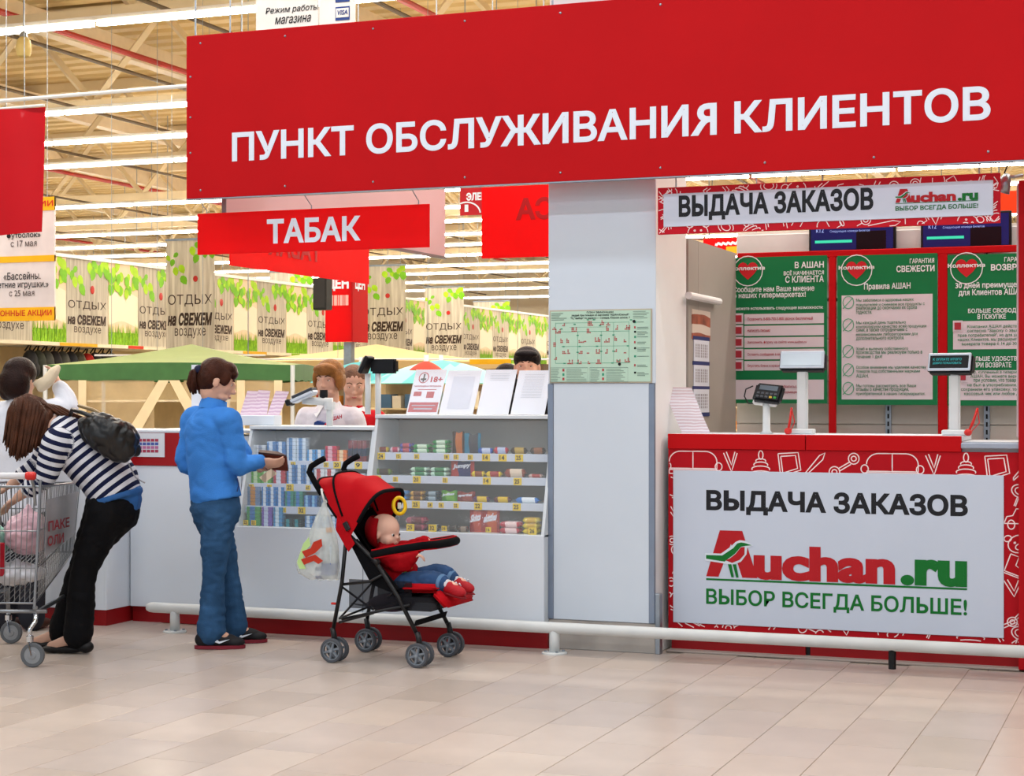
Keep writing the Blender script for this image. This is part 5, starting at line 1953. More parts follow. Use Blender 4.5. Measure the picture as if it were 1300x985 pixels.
for q, (c, w) in enumerate((('#d9a41c', .9), ('#c8371c', .4), ('#e6e2da', .6), ('#d9a41c', .8), ('#8fae2a', .3), ('#c8371c', .5), ('#d9a41c', 1.0))):
    part('edge_label', MB().box((GX + .351, 20.4 + q * 1.7, gz_b - .053), (GX + .356, 20.4 + q * 1.7 + w, gz_b - .008)), mat('edge_label_%s' % c, c, .5), gon)

# backpacks hanging under the canopy
BAGC = ['#2a2a2c', '#3a3d33', '#4a4a44', '#2f2b2c', '#a8241f', '#2c2c30', '#55503f', '#38332e']
for q in range(11):
    pxq = 38 + q * 10.3
    w = .2
    c = atx(pxq, 478, GX + .1)
    kk = 4 if q == 7 else q % 8
    if kk == 4 and q != 7:
        kk = 2
    hh = .42 if q != 7 else .28
    topz = 2.09 if q != 7 else 2.07
    side = 'the offers board' if q < 7 else 'the green tent'
    lab = ('red backpack hanging among dark ones on the camping shelf' if q == 7 else
           'dark backpack hanging %s from the red one towards %s' % (('next', 'second', 'third', 'fourth', 'fifth', 'sixth', 'seventh')[abs(q - 7) - 1], side))
    t = thing('backpack', (c.x, c.y, topz - hh), lab, 'backpack', 'backpacks on the camping shelf')
    bm_ = mat('backpack_%d' % kk, BAGC[kk], .7, var=.3, vscale=12, bump=.2)
    part('body', MB().ell((c.x, c.y, topz - hh / 2), (.13, w / 2 * .9, hh / 2), n=12, m=8), bm_, t, smooth=True)
    part('pocket', MB().ell((c.x + .1, c.y, topz - hh * .68), (.06, w * .33, hh * .24), n=10, m=6), bm_, t, smooth=True)
    part('strap', MB().tube([(c.x - .05, c.y - .05, topz - .02), (c.x, c.y - .02, topz + .06), (c.x, c.y + .02, topz + .06), (c.x - .05, c.y + .05, topz - .02)], .012, 6), BLACK, t)
    part('hook', MB().tube([(c.x, c.y, topz + .055), (c.x - .3, c.y, topz + .06), (GX - .56, c.y, topz + .06)], .006, 5), METAL, t)

# ---------------------------------------------------------------- garden gazebo tents and parasols
def gazebo(px0, px1, ppeak, peave, pval, dist, rot, label, roofm, valm, netm, frontlen=3.0):
    c = atz((px0 + px1) / 2, 500, dist)
    t = thing('gazebo_tent', (c.x, c.y, 0), label, 'tent')
    e = HC + (YH - peave) / F * dist
    v = HC + (YH - pval) / F * dist
    pk = HC + (YH - ppeak) / F * dist
    hw = (px1 - px0) / F * dist / 2
    rx, ry = CA, SA          # across the view
    fx, fy = -SA, CA
    cr = [Vector((c.x + rx * a * hw + fx * b * hw, c.y + ry * a * hw + fy * b * hw, 0)) for a, b in ((-1, -1), (1, -1), (1, 1), (-1, 1))]
    top = Vector((c.x, c.y, pk))
    for i in range(4):
        A, B = cr[i].copy(), cr[(i + 1) % 4].copy()
        A.z = B.z = e

        def fn(u, w_, A=A, B=B):
            p = A.lerp(B, u)
            q = p.lerp(top, w_)
            q.z -= .03 * math.sin(math.pi * w_) * (1 - .3 * math.cos(2 * math.pi * u)) - .03 * math.sin(math.pi * u) * (1 - w_)
            return q
        part('roof_panel', MB().grid(fn, 12, 8), roofm, t, smooth=True)
        part('valance', MB().grid(lambda u, w_, A=A, B=B: A.lerp(B, u) + Vector((0, 0, -(e - v) * w_ + .03 * math.sin(math.pi * u) * (1 - w_) + .012 * math.sin(u * 25) * w_)), 16, 3), valm, t, smooth=True)
        pp_ = cr[i]
        part('leg', MB().tube([pp_, Vector((pp_.x, pp_.y, e))], .025, 6), PIPE, t)
        if i == 0 and netm is not None:
            m = MB()
            for s in (-1, 1):
                m.grid(lambda u, w_, A=A, B=B, s=s: A.lerp(B, .5 + s * (.06 + .4 * u * (1 - .55 * math.sin(math.pi * w_ * .5) * (1 - u)))) + Vector((.0, .0, v - e - (v - .05) * w_)), 8, 8)
            part('mesh_curtain', m, netm, t)
            for u0, u1 in ((.5, .36), (.5, .64)):
                m = MB()
                m.add([A.lerp(B, u0) + Vector((0, 0, v - e)), A.lerp(B, u0 + (u1 - u0) * .3) + Vector((0, 0, v - e)), A.lerp(B, u1 + (u1 - u0) * .4) + Vector((0, -.02, .9 - e)), A.lerp(B, u1) + Vector((0, -.02, .9 - e))], [(0, 1, 2, 3)])
                part('tied_curtain', m, mat('curtain_cream', '#e0cda6', .7), t)
            for u0 in (.04, .14, .78, .93):
                p0, p1 = A.lerp(B, u0), A.lerp(B, u0 + .03)
                part('curtain_edge', MB().box((p0.x, p0.y - .03, .1), (p0.x + .1, p0.y - .02, v)), mat('curtain_cream', '#e0cda6', .7), t)
    return t


NET = mat('tent_net', '#cdb68c', .8, alpha=.45, var=.1)
gazebo(97, 390, 437, 466, 484, 21, 0, 'green roofed gazebo tent with cream net curtains on show', mat('tent_green', '#8d9a62', .7, var=.08, vscale=2), mat('tent_dark_green', '#3f6a3c', .6, var=.1), NET)
gazebo(316, 640, 437, 463, 470, 27, 0, 'sand coloured gazebo tent standing behind the green roofed one', mat('tent_sand', '#c0a674', .7, var=.06, vscale=2), mat('tent_sand2', '#b59a68', .7), None)


def parasol(px, pytop, pyrim, wpx, dist, label, m, tilt=0):
    c = atz(px, 500, dist)
    zt3, zr3 = HC + (YH - pytop) / F * dist, HC + (YH - pyrim) / F * dist
    r = wpx / 2 / F * dist
    t = thing('parasol', (c.x, c.y, 0), label, 'parasol')
    n = 8
    for i in range(n):
        a0, a1 = 2 * math.pi * i / n, 2 * math.pi * (i + 1) / n

        def fn(u, v):
            a = a0 + (a1 - a0) * u
            return Vector((c.x + r * v * math.cos(a), c.y + r * v * math.sin(a), zt3 - (zt3 - zr3) * (v ** 1.6) + .0))
        part('canopy_panel', MB().grid(fn, 5, 7), m, t, smooth=True)
    part('pole', MB().tube([(c.x, c.y, 0), (c.x, c.y, zt3 + .05)], .022, 8), PIPE, t, smooth=True)
    part('base', MB().lathe([(.25, 0), (.25, .04), (.06, .08), (.04, .25)], (c.x, c.y, 0), n=16), METAL, t)
    return t


parasol(560, 457, 487, 190, 17.5, 'open turquoise parasol standing behind the leaning notices', mat('parasol_turquoise', '#5fb8b4', .6, col2='#8fd0ca', bands=('X', .3)))
parasol(458, 459, 486, 130, 19.5, 'open teal parasol standing behind the cashiers', mat('parasol_teal', '#4fb0b8', .6))
parasol(541, 458, 470, 44, 14.5, 'small red parasol top rising behind the 18+ notice', mat('parasol_red', '#b8402c', .6))

# long white price rails hanging in the hall, far stock
for px0, px1, pya, pyb, dist, lab in ((120, 337, 451, 446, 23, 'thin white rail with yellow price strip over the green tent'), (272, 700, 456, 456, 23.5, 'long thin white rail crossing over the sand coloured tent')):
    a, b = atz(px0, pya, dist), atz(px1, pyb, dist)
    b.z = a.z
    t = thing('price_rail', (a + b) / 2, lab, 'rail')
    part('bar', MB().tube([a, b], .014, 6), WHITE2, t)
    for q in np.linspace(.1, .9, 4):
        p = a.lerp(b, q)
        part('rail_cord', MB().tube([p, Vector((p.x, p.y, 8.7))], .004, 4), METAL, t)
    p = a.lerp(b, .76)
    q = a.lerp(b, .9)
    part('price_strip', MB().box((p.x, p.y - .03, p.z - .07), (q.x, p.y - .02, p.z)), YEL, t)

# far racks across the hall, with a row of goods on each board
rr = random.Random(11)
RACKC = ['#a33a2a', '#c9b27a', '#4a6a8c', '#6f8a3c', '#8a8378', '#d9d2c2', '#5a4636', '#c47a2c']
for ri, (px0, px1, dist, hgt) in enumerate(((-40, 110, 27, 1.95), (390, 470, 31, 1.9), (470, 560, 30, 1.85), (560, 640, 32, 2.0), (636, 700, 30, 1.8), (880, 1000, 34, 2.1))):
    a, b = atz(px0, 500, dist), atz(px1, 500, dist)
    x0, x1, yq = a.x, b.x, (a.y + b.y) / 2
    lab = ('far shelving rack of goods under the poster fascia', 'far shelving rack of goods behind the man in a red vest', 'far shelving rack of goods behind the 18+ notice',
           'far shelving rack of goods under the turquoise parasol', 'far shelving rack of goods beside the column', 'far shelving rack behind the order booth')[ri]
    t = thing('far_rack', ((x0 + x1) / 2, yq, 0), lab, 'shelving')
    part('back_board', MB().box((x0, yq + .4, 0), (x1, yq + .43, hgt)), mat('rack_cream', '#d8c8a4', .6), t)
    for q in range(4):
        zq = .3 + q * .45
        part('shelf_board', MB().box((x0, yq, zq), (x1, yq + .4, zq + .03)), mat('rack_cream', '#d8c8a4', .6), t)
        m = MB()
        xq = x0 + .05
        while xq < x1 - .3:
            w = rr.uniform(.12, .4)
            m.box((xq, yq + .05, zq + .031), (xq + w, yq + .33, zq + rr.uniform(.15, .36)), rr.randrange(8))
            xq += w + rr.uniform(.01, .12)
        tag(part('goods', m, [mat('goods_%d' % i, c_, .6) for i, c_ in enumerate(RACKC)], t), kind='stuff')

# red and yellow banner beyond the booth partition, orange panel beyond the order sign
RYY = 19.0
a, b = at(893, 303, RYY), at(966, 322, RYY)
t = thing('promo_banner', ((a.x + b.x) / 2, RYY, b.z), 'red and yellow promotion banner seen over the grey partition', 'banner')
part('red_field', MB().box((a.x, RYY, b.z), (b.x, RYY + .02, a.z)), REDT, t)
c, d = at(922, 313, RYY), at(958, 321, RYY)
part('yellow_field', MB().box((c.x, RYY - .005, d.z), (d.x, RYY, c.z)), YEL, t)
m = strip_mb(MB(), [at(908 + q * 2.0, 310 - q * .12 + 1.2 * math.sin(q * 2.1), RYY - .008) for q in range(24)], .03)
part('white_stroke', m, LETTER_W, t)
for px in (900, 960):
    part('hanger_cable', MB().tube([(at(px, 303, RYY).x, RYY + .01, a.z), (at(px, 303, RYY).x, RYY + .01, 8.7)], .006, 5), METAL, t)
ORY = 18.5
a, b = at(1262, 243, ORY), at(1330, 269, ORY)
t = thing('orange_sign', ((a.x + b.x) / 2, ORY, b.z), 'plain orange sign panel showing beyond the end of the order sign', 'sign')
part('panel', MB().box((a.x, ORY, b.z), (b.x, ORY + .02, a.z)), transl('orange_acrylic', '#e8501c', .5), t)
for px in (1268, 1320):
    part('hanger_cable', MB().tube([(at(px, 243, ORY).x, ORY + .01, a.z), (at(px, 243, ORY).x, ORY + .01, 8.7)], .006, 5), METAL, t)
# cream bell shaped lamp under the first row of tubes
c = at(30, 46, 17.2)
t = thing('hall_lamp_shade', c, 'cream bell shaped lamp hanging under the first row of tubes', 'lamp')
part('shade', MB().lathe([(.03, .0), (.08, -.05), (.095, -.15), (.08, -.23), (.05, -.25), (.075, -.14), (.06, -.06)], c, n=18), mat('shade_cream', '#d8c07a', .5), t, smooth=True)
part('cap', MB().lathe([(.02, .06), (.045, .03), (.05, -.01)], c, n=14), METAL, t)
part('cord', MB().tube([c + Vector((0, 0, .05)), Vector((c.x, c.y, 8.7))], .006, 5), METAL, t)

# ================================================================== people
def M3(f, tilt=0.0, roll=0.0):
    """head frame: columns right, forward, up; f horizontal forward, tilt down positive"""
    f = Vector((f[0], f[1], 0)).normalized()
    up = Vector((0, 0, 1))
    r = f.cross(up).normalized()
    R = Matrix((r, f, up)).transposed()
    return R @ Matrix.Rotation(-tilt, 3, 'X') @ Matrix.Rotation(roll, 3, 'Y')


def limb(mb, pts, rad, n=14, ref=None):
    """tapered limb through points, smoothed by extra stations"""
    P, Rr = [], []
    pts = [Vector(p) for p in pts]
    for i in range(len(pts) - 1):
        for k in range(4):
            t = k / 4
            p0, p1, p2, p3 = pts[max(i - 1, 0)], pts[i], pts[i + 1], pts[min(i + 2, len(pts) - 1)]
            q = .5 * ((2 * p1) + (p2 - p0) * t + (2 * p0 - 5 * p1 + 4 * p2 - p3) * t * t + (3 * p1 - p0 - 3 * p2 + p3) * t ** 3)
            a, b = rad[i], rad[i + 1]
            a = a if isinstance(a, (tuple, list)) else (a, a)
            b = b if isinstance(b, (tuple, list)) else (b, b)
            s = t * t * (3 - 2 * t)
            P.append(q)
            Rr.append((a[0] + (b[0] - a[0]) * s, a[1] + (b[1] - a[1]) * s))
    P.append(pts[-1])
    e = rad[-1]
    Rr.append(e if isinstance(e, (tuple, list)) else (e, e))
    mb.tube(P, Rr, n, True, 0, ref)
    for p, r in ((P[0], Rr[0]), (P[-1], Rr[-1])):
        mb.ell(p, min(r) * .98, n=10, m=8)
    return mb


def head_mb(mb, c, R, h, female=True, baby=False):
    """head of height h about centre c: skull, jaw, brow, nose, lips, ears"""
    def e(p, r, n=12, m=9):
        mb.ell(Vector(c) + R @ (Vector(p) * h), tuple(q * h for q in r), R, n, m)
    if baby:
        e((0, -.05, .08), (.4, .46, .42), 18, 14)
        e((0, .14, -.16), (.33, .28, .3), 16, 12)
        e((0, .26, -.36), (.12, .1, .1))
        for s in (-1, 1):
            e((s * .2, .24, -.2), (.15, .14, .15))
            e((s * .4, -.03, -.1), (.04, .09, .12))
        e((0, .42, -.12), (.055, .06, .05))
        e((0, .38, -.27), (.08, .05, .03))
        e((0, .37, -.31), (.07, .05, .025))
        return
    e((0, -.07, .14), (.335, .41, .36), 18, 14)
    e((0, .08, -.08), (.285, .31, .36), 16, 12)
    e((0, .17, -.33), (.17, .16, .14))
    e((0, .25, -.42), (.1, .09, .07))
    for s in (-1, 1):
        e((s * .16, .2, -.12), (.12, .13, .14))
        e((s * .335, -.05, -.06), (.035, .085, .12))
        e((s * .16, .2, -.32), (.09, .16, .09))
        e((s * .12, .335, .075), (.1, .05, .03))
    e((0, .39, -.02), (.035, .06, .12))
    e((0, .43, -.13), (.05, .075, .06))
    for s in (-1, 1):
        e((s * .045, .39, -.155), (.035, .05, .03))
    e((0, .365, -.255), (.09, .05, .022))
    e((0, .36, -.295), (.08, .05, .024))


def eyes(body, c, R, h, baby=False, col='#4a3a2c'):
    for s in (-1, 1):
        p = Vector((s * .13, .3, .015)) if not baby else Vector((s * .155, .345, -.05))
        o = Vector(c) + R @ (p * h)
        ey = part('eye', MB().ell(o, .046 * h, n=10, m=8), mat('eye_white', '#d8d2cc', .3), body, smooth=True)
        part('iris', MB().ell(o + R @ Vector((0, .028 * h, 0)), (.027 * h, .022 * h, .03 * h) if not baby else (.036 * h, .03 * h, .038 * h), R, 8, 6), mat('iris_' + col.strip('#'), col, .2), ey, smooth=True)
        if baby:
            continue
        part('eyebrow', MB().tube([Vector(c) + R @ (Vector((s * (.06 + .15 * t), p.y + .075 - .06 * t, p.z + (.1 + .03 * math.sin(math.pi * t)))) * h) for t in (0, .5, 1)], .014 * h, 6), mat('brow_brown', '#4a3424', .8), body)
    part('lips', MB().ell(Vector(c) + R @ (Vector((0, .392 if not baby else .415, -.275 if not baby else -.29)) * h), (.075 * h, .03 * h, .028 * h), R, 10, 6), mat('lip_rose', '#a8605a', .5), body, smooth=True)


def hand_mb(mb, w, d, pn, L=.175, curl=.5, side=1):
    """hand from wrist w along d with palm normal pn: palm, four fingers bent by curl, a thumb"""
    d, pn = Vector(d).normalized(), Vector(pn).normalized()
    s = d.cross(pn).normalized() * side
    w = Vector(w)
    pl = L * .52
    R = Matrix((s, d, s.cross(d))).transposed()
    mb.ell(w + d * pl * .55, (L * .23, pl * .62, L * .1), R, 12, 9)
    for k, fl in enumerate((.8, .95, 1.0, .85)):
        o = w + d * pl * .9 + s * (-.165 + .11 * k) * L
        f = L * .46 * fl
        pts = [o - d * .02, o]
        dd = d.copy()
        for seg, q in ((.45, .55), (.32, .8), (.23, .6)):
            a = curl * q
            dd = (dd * math.cos(a) + pn * math.sin(a)).normalized()
            pts.append(pts[-1] + dd * f * seg)
        mb.tube(pts, [L * .052, L * .05, L * .046, L * .042, L * .034], 8)
        mb.ell(pts[-1], L * .034, n=8, m=6)
    o = w + d * pl * .25 + s * L * .2
    td = (d * .75 + s * .6 + pn * .3).normalized()
    pts = [o - s * .02, o + td * L * .15, o + (td * .9 + d * .25 + pn * curl * .4).normalized() * L * .32]
    mb.tube(pts, [L * .075, L * .062, L * .045], 8)
    mb.ell(pts[-1], L * .045, n=8, m=6)


SKIN = mat('skin_fair', '#d3a48d', .5, var=.05, vscale=12, spec=.25)
SKIN2 = mat('skin_tan', '#c59c88', .5, var=.05, vscale=12, spec=.25)
SKINB = mat('skin_baby', '#e3b5a0', .5, var=.04, vscale=14, spec=.25)


def wrinkle(o, amp, sx, seed=0.0, lo=None):
    """push a garment in and out along its normals in soft folds; sx stretches the folds"""
    from mathutils import noise
    me = o.data
    n = len(me.vertices)
    nr = [v.normal.copy() for v in me.vertices]
    for v, q in zip(me.vertices, nr):
        p = v.co
        w = Vector((p.x * sx[0] + seed, p.y * sx[1], p.z * sx[2] + .6 * noise.noise(p * 4)))
        f = noise.noise(w) * .7 + noise.noise(w * 2.1) * .3
        f = abs(f) * 2 - .35
        v.co = p + q * (amp * f)
    return o


def hair_m(name, c1, c2):
    m = mat(name, c1, .45, col2=None, var=.35, vscale=18, bump=.5, bscale=90, spec=.15)
    return m


def strands(mb, root_pts, tip_pts, r0, r1, n, rng, jit=.01, sag=0.0):
    """locks of hair between two curves of points"""
    for i in range(n):
        t = (i + rng.random() * .8) / n
        k = t * (len(root_pts) - 1)
        a = int(min(k, len(root_pts) - 2))
        p = Vector(root_pts[a]).lerp(Vector(root_pts[a + 1]), k - a)
        q = Vector(tip_pts[a]).lerp(Vector(tip_pts[a + 1]), k - a)
        j = Vector((rng.uniform(-jit, jit), rng.uniform(-jit, jit), rng.uniform(-jit, jit)))
        mid = p.lerp(q, .5) + j + Vector((0, 0, sag))
        mb.tube([p, p.lerp(mid, .5) + j * .5, mid, mid.lerp(q, .6) + j * .4, q + j], [r0, r0, (r0 + r1) / 2, r1, r1 * .4], 6)


# ------------------------------------------------------------------ woman in the blue fleece
Z1 = 10.03


def w1(px, py, dz=0.0):
    return atz(px, py, Z1 + dz)


Rv = Vector((CA, SA, 0))
Fv = Vector((-SA, CA, 0))
fdir = (Rv * .766 + Fv * .643).normalized()
rdir = fdir.cross(Vector((0, 0, 1)))
hdir = (Rv * .97 + Fv * .24).normalized()
foot = ath(285, 817, 0)
base1 = Vector((foot.x, foot.y, 0))
P1 = thing('person', base1, 'woman in blue fleece and jeans with a ponytail looking into her wallet', 'person')
HC1 = w1(276.5, 484)
HR1 = M3(hdir, .33)
hh1 = .245
shR, shL = w1(291, 534, -.13), w1(246, 532, .13)
elR, elL = w1(302, 590, -.13), w1(237, 590, .13)
wrR, wrL = w1(331, 586, .0), w1(322, 590, .12)
pel = w1(274, 640)
ank = [(w1(268, 801, -.11), w1(271, 733, -.1), w1(277, 655, -.075)), (w1(297, 796, .13), w1(290, 733, .1), w1(271, 652, .075))]
mb = MB()
head_mb(mb, HC1, HR1, hh1)
limb(mb, [HC1 + HR1 @ Vector((0, -.03, -.07)), w1(271, 510), w1(269, 522)], [.055, .053, .065])
limb(mb, [w1(269, 522), w1(268, 560), w1(271, 610), pel], [(.1, .08), (.13, .09), (.12, .085), (.14, .1)], ref=fdir)
for a, b, c in ((shR, elR, wrR), (shL, elL, wrL)):
    limb(mb, [a, a.lerp(b, .5), b, b.lerp(c, .5), c], [.05, .045, .038, .036, .026])
    limb(mb, [w1(269, 527), a], [.06, .05])
for a, k, h in ank:
    limb(mb, [h, h.lerp(k, .5), k, k.lerp(a, .45), a], [.075, .065, .05, .05, .034])
    limb(mb, [a, a + Rv * .08 - Vector((0, 0, .035))], [.034, .03])
hand_mb(mb, wrR, (Rv * .9 + Vector((0, 0, -.12))), (Fv * .6 + Vector((0, 0, .5))), .17, .75, -1)
hand_mb(mb, wrL, (Rv * .9 + Vector((0, 0, -.1))), (-Fv * .6 + Vector((0, 0, .5))), .17, .8, 1)
body1 = remeshed('body', mb, .0065, 3, SKIN, P1)
eyes(body1, HC1, HR1, hh1)
# fleece
mb = MB()
limb(mb, [w1(269, 519), w1(269, 528), w1(267, 545), w1(267, 575), w1(270, 605), w1(274, 634)],
     [(.1, .085), (.165, .1), (.195, .125), (.185, .125), (.175, .125), (.19, .135)], n=24, ref=fdir)
for a, b, c in ((shR, elR, wrR), (shL, elL, wrL)):
    limb(mb, [a, a.lerp(b, .5), b, b.lerp(c, .5), c], [.078, .068, .06, .052, .04])
    limb(mb, [w1(268, 533), a], [.085, .076])
mb.ell(w1(288, 575, .0) + fdir * .05, (.1, .1, .1))
fl = remeshed('fleece_jacket', mb, .009, 5, mat('fleece_blue', '#3f80cf', .9, var=.1, vscale=5, bump=.35, bscale=200, spec=.1), P1)
wrinkle(fl, .009, (7, 7, 11))
# collar, hem, zip, cuffs
mb = MB()
cn = w1(271, 515)
for k in range(24):
    pass
mb.lathe([(.083, -.03), (.078, .0), (.072, .035), (.066, .035), (.072, -.02)], cn, (.25 * fdir + Vector((0, 0, 1))), 22, caps=False)
part('collar', mb, mat('fleece_blue', '#3f80cf'), P1, smooth=True)
part('cuff', MB().tube([wrR - Rv * .02, wrR + Rv * .012], [.043, .04], 14), mat('fleece_blue', '#3f80cf'), P1, smooth=True)
part('pocket_zip', MB().tube([w1(301, 607, -.17), w1(303, 615, -.17), w1(301, 624, -.17)], .004, 6), mat('navy_trim', '#1c3468', .7), P1)
# jeans
mb = MB()
limb(mb, [w1(273, 628), w1(274, 645), w1(274, 663)], [(.165, .12), (.18, .135), (.15, .12)], n=22, ref=fdir)
for a, k, h in ank:
    limb(mb, [h, h.lerp(k, .45), k, k.lerp(a, .5), a + Vector((0, 0, -.0))], [.1, .088, .066, .072, .085])
wrinkle(remeshed('jeans', mb, .009, 4, mat('denim', '#2f5074', .85, var=.28, vscale=7, bump=.3, bscale=160, spec=.1), P1), .009, (9, 9, 17), 3)
# shoes
SHOE = mat('shoe_black', '#17161a', .6, var=.2)
SOLE = mat('sole_maroon', '#7a2230', .6)
for (a, k, h), dx in ((ank[0], 0), (ank[1], 0)):
    g = Vector((a.x, a.y, 0))
    d = (Rv * .98 + Fv * .1).normalized()
    s_ = d.cross(Vector((0, 0, 1)))
    R = Matrix((s_, d, Vector((0, 0, 1)))).transposed()
    mb = MB()
    mb.ell(g - d * .035 + Vector((0, 0, .055)), (.042, .06, .05), R)
    mb.ell(g + d * .06 + Vector((0, 0, .048)), (.046, .1, .042), R)
    mb.ell(g + d * .135 + Vector((0, 0, .036)), (.046, .06, .03), R)
    sh = remeshed('shoe', mb, .007, 3, SHOE, P1)
    mb = MB()
    outl = []
    for q in range(20):
        t = 2 * math.pi * q / 20
        yy = .05 + .145 * math.cos(t)
        outl.append(g + d * yy + s_ * math.sin(t) * (.05 if yy > .02 else .043) + Vector((0, 0, .002)))
    part('sole', MB().prism(outl, (0, 0, .02)), SOLE, sh)
    sw = MB().add([g + s_ * .05 + d * (x - .0) + Vector((0, 0, z)) for x, z in ((.02, .07), (.05, .048), (.11, .06), (.05, .035), (.025, .045))], [(0, 1, 2, 3, 4)])
    part('side_mark', sw, LETTER_W, sh)
# hair with ponytail
rng = random.Random(2)
mb = MB()
for p, r in (((0, -.1, .18), (.37, .42, .37)), ((0, -.22, .02), (.34, .3, .36)), ((0, .14, .36), (.3, .22, .17)), ((.0, .3, .27), (.27, .11, .14))):
    mb.ell(HC1 + HR1 @ (Vector(p) * hh1), tuple(q * hh1 for q in r), HR1, 16, 12)
for s in (-1, 1):
    mb.ell(HC1 + HR1 @ (Vector((s * .29, .13, .12)) * hh1), (.07 * hh1, .13 * hh1, .2 * hh1), HR1)
HAIRB = hair_m('hair_auburn', '#3b1d12', '#5a2c1a')
hr = remeshed('hair', mb, .007, 3, HAIRB, body1)
tie = HC1 + HR1 @ (Vector((0, -.5, .12)) * hh1)
part('hair_tie', MB().ell(tie, (.03, .03, .028), None, 12, 8), mat('tie_navy', '#161a38', .7), hr, smooth=True)
mb = MB()
tipc = w1(247, 497, -.02)
for k in range(26):
    j = Vector((rng.uniform(-.022, .022), rng.uniform(-.022, .022), rng.uniform(-.015, .01)))
    mb.tube([tie + j * .2, tie + Vector((-.03, -.01, -.01)) + j * .8, tie.lerp(tipc, .55) + Vector((-.02, -.01, 0)) + j * 1.4, tipc + j * 1.2], [.008, .012, .011, .004], 6)
part('ponytail', mb, HAIRB, hr, smooth=True)
tag(hr.children[-1], kind='stuff') if hr.children[-1].name.startswith('ponytail') else None
# wallet and banknote
wal = w1(348, 587, .04)
t = thing('wallet', wal, 'open brown leather wallet held by the woman in blue fleece', 'wallet')
LEA = mat('leather_brown', '#5a2416', .5, var=.15, vscale=20, bump=.2)
c0 = w1(331, 575, .06)
A, B, C, D = w1(328, 576, .02), w1(364, 580, .02), w1(366, 598, .06), w1(338, 596, .06)
part('cover', MB().prism([A, B, C, D], Fv * .012), LEA, t)
part('flap', MB().prism([A, B, w1(352, 575, .1), w1(330, 573, .1)], Vector((0, 0, .01))), mat('leather_dark', '#35160f', .5), t)
t = thing('banknote', w1(340, 603), 'pale banknote sticking out of the woman’s hand under the wallet', 'banknote')
A, B, C, D = w1(329, 606, -.03), w1(336, 613, -.03), w1(352, 601, .0), w1(344, 595, .0)
part('note', MB().prism([A, B, C, D], Fv * .002), mat('note_paper', '#cbb9a2', .6, col2='#9c8a78', bands=('X', .6)), t)

# ------------------------------------------------------------------ bending woman in the striped top
Z2 = 9.785


def w2(px, py, dz=0.0):
    return atz(px, py, Z2 + dz)


f2 = (-Rv * .985 + Fv * .17).normalized()
base2 = ath(98, 826, 0)
P2 = thing('person', base2, 'woman in navy striped top and black trousers bending over a trolley', 'person')
HC2 = w2(33, 535, -.02)
HR2 = M3(f2, .95)
hh2 = .235
leg2 = [(w2(99, 806, -.05), w2(106, 728, -.07), w2(137, 645, -.08)), (w2(80, 800, .12), w2(104, 722, .09), w2(134, 643, .09))]
spine2 = [w2(146, 634), w2(128, 604), w2(102, 572), w2(78, 549), w2(58, 540)]
sh2 = [w2(72, 562, -.17), w2(78, 540, .16)]
el2 = [w2(58, 604, -.15), w2(50, 590, .16)]
wr2 = [w2(22, 632, -.06), w2(14, 615, .12)]
mb = MB()
head_mb(mb, HC2, HR2, hh2)
limb(mb, [w2(62, 542), w2(47, 538), HC2 + HR2 @ Vector((0, -.02, -.04))], [.06, .052, .05])
limb(mb, spine2, [(.13, .1), (.12, .09), (.13, .09), (.14, .09), (.08, .07)], ref=f2)
for a, b, c in zip(sh2, el2, wr2):
    limb(mb, [spine2[3], a], [.07, .05])
    limb(mb, [a, a.lerp(b, .5), b, b.lerp(c, .5), c], [.05, .046, .04, .036, .026])
for a, k, h in leg2:
    limb(mb, [h, h.lerp(k, .5), k, k.lerp(a, .45), a], [.085, .07, .052, .052, .036])
    limb(mb, [a, a + f2 * .1 - Vector((0, 0, .05)), a + f2 * .16 - Vector((0, 0, .065))], [.036, .034, .026])
for c, e, sd in zip(wr2, el2, (1, -1)):
    hand_mb(mb, c, (c - e), Vector((0, 0, -1)), .165, .5, sd)
body2 = remeshed('body', mb, .0075, 3, SKIN2, P2)
eyes(body2, HC2, HR2, hh2)
# striped top
mb = MB()
limb(mb, [w2(148, 629), w2(138, 608), w2(120, 585), w2(98, 565), w2(79, 551), w2(62, 543)],
     [(.185, .14), (.18, .155), (.185, .165), (.19, .155), (.17, .125), (.085, .075)], n=24, ref=f2)
for a, b, c in zip(sh2, el2, wr2):
    limb(mb, [w2(84, 553), a], [.1, .085])
    limb(mb, [a, a.lerp(b, .5), b, b.lerp(c, .55)], [.085, .076, .066, .056])
top2 = wrinkle(remeshed('striped_top', mb, .009, 5, None, P2), .008, (9, 9, 9), 5)


def stripe_attr(o, bones, period):
    """store the distance along the nearest bone so that the stripes run round body and sleeves"""
    me = o.data
    n = len(me.vertices)
    co = np.zeros(n * 3)
    me.vertices.foreach_get('co', co)
    co = co.reshape(-1, 3) + np.array(wloc(o.parent))
    best = np.full(n, 1e9)
    val = np.zeros(n)
    for chain, rad in bones:
        s = 0.0
        for a, b in zip(chain[:-1], chain[1:]):
            a_, b_ = np.array(a), np.array(b)
            d = b_ - a_
            L = np.linalg.norm(d)
            t = ((co - a_) @ d) / (L * L)
            tc = np.clip(t, 0, 1)
            dist = np.linalg.norm(co - (a_ + tc[:, None] * d), axis=1) / rad
            up = dist < best
            best[up] = dist[up]
            val[up] = (s + np.clip(t, -.4, 1.4) * L)[up]
            s += L
    at_ = me.attributes.new('stripe', 'FLOAT', 'POINT')
    at_.data.foreach_set('value', (val / period).astype(np.float32))


stripe_attr(top2, [([w2(170, 668), w2(40, 510)], .17)] + [([a, b], .085) for a, b in zip(sh2, el2)] + [([b, c], .08) for b, c in zip(el2, wr2)], .048)


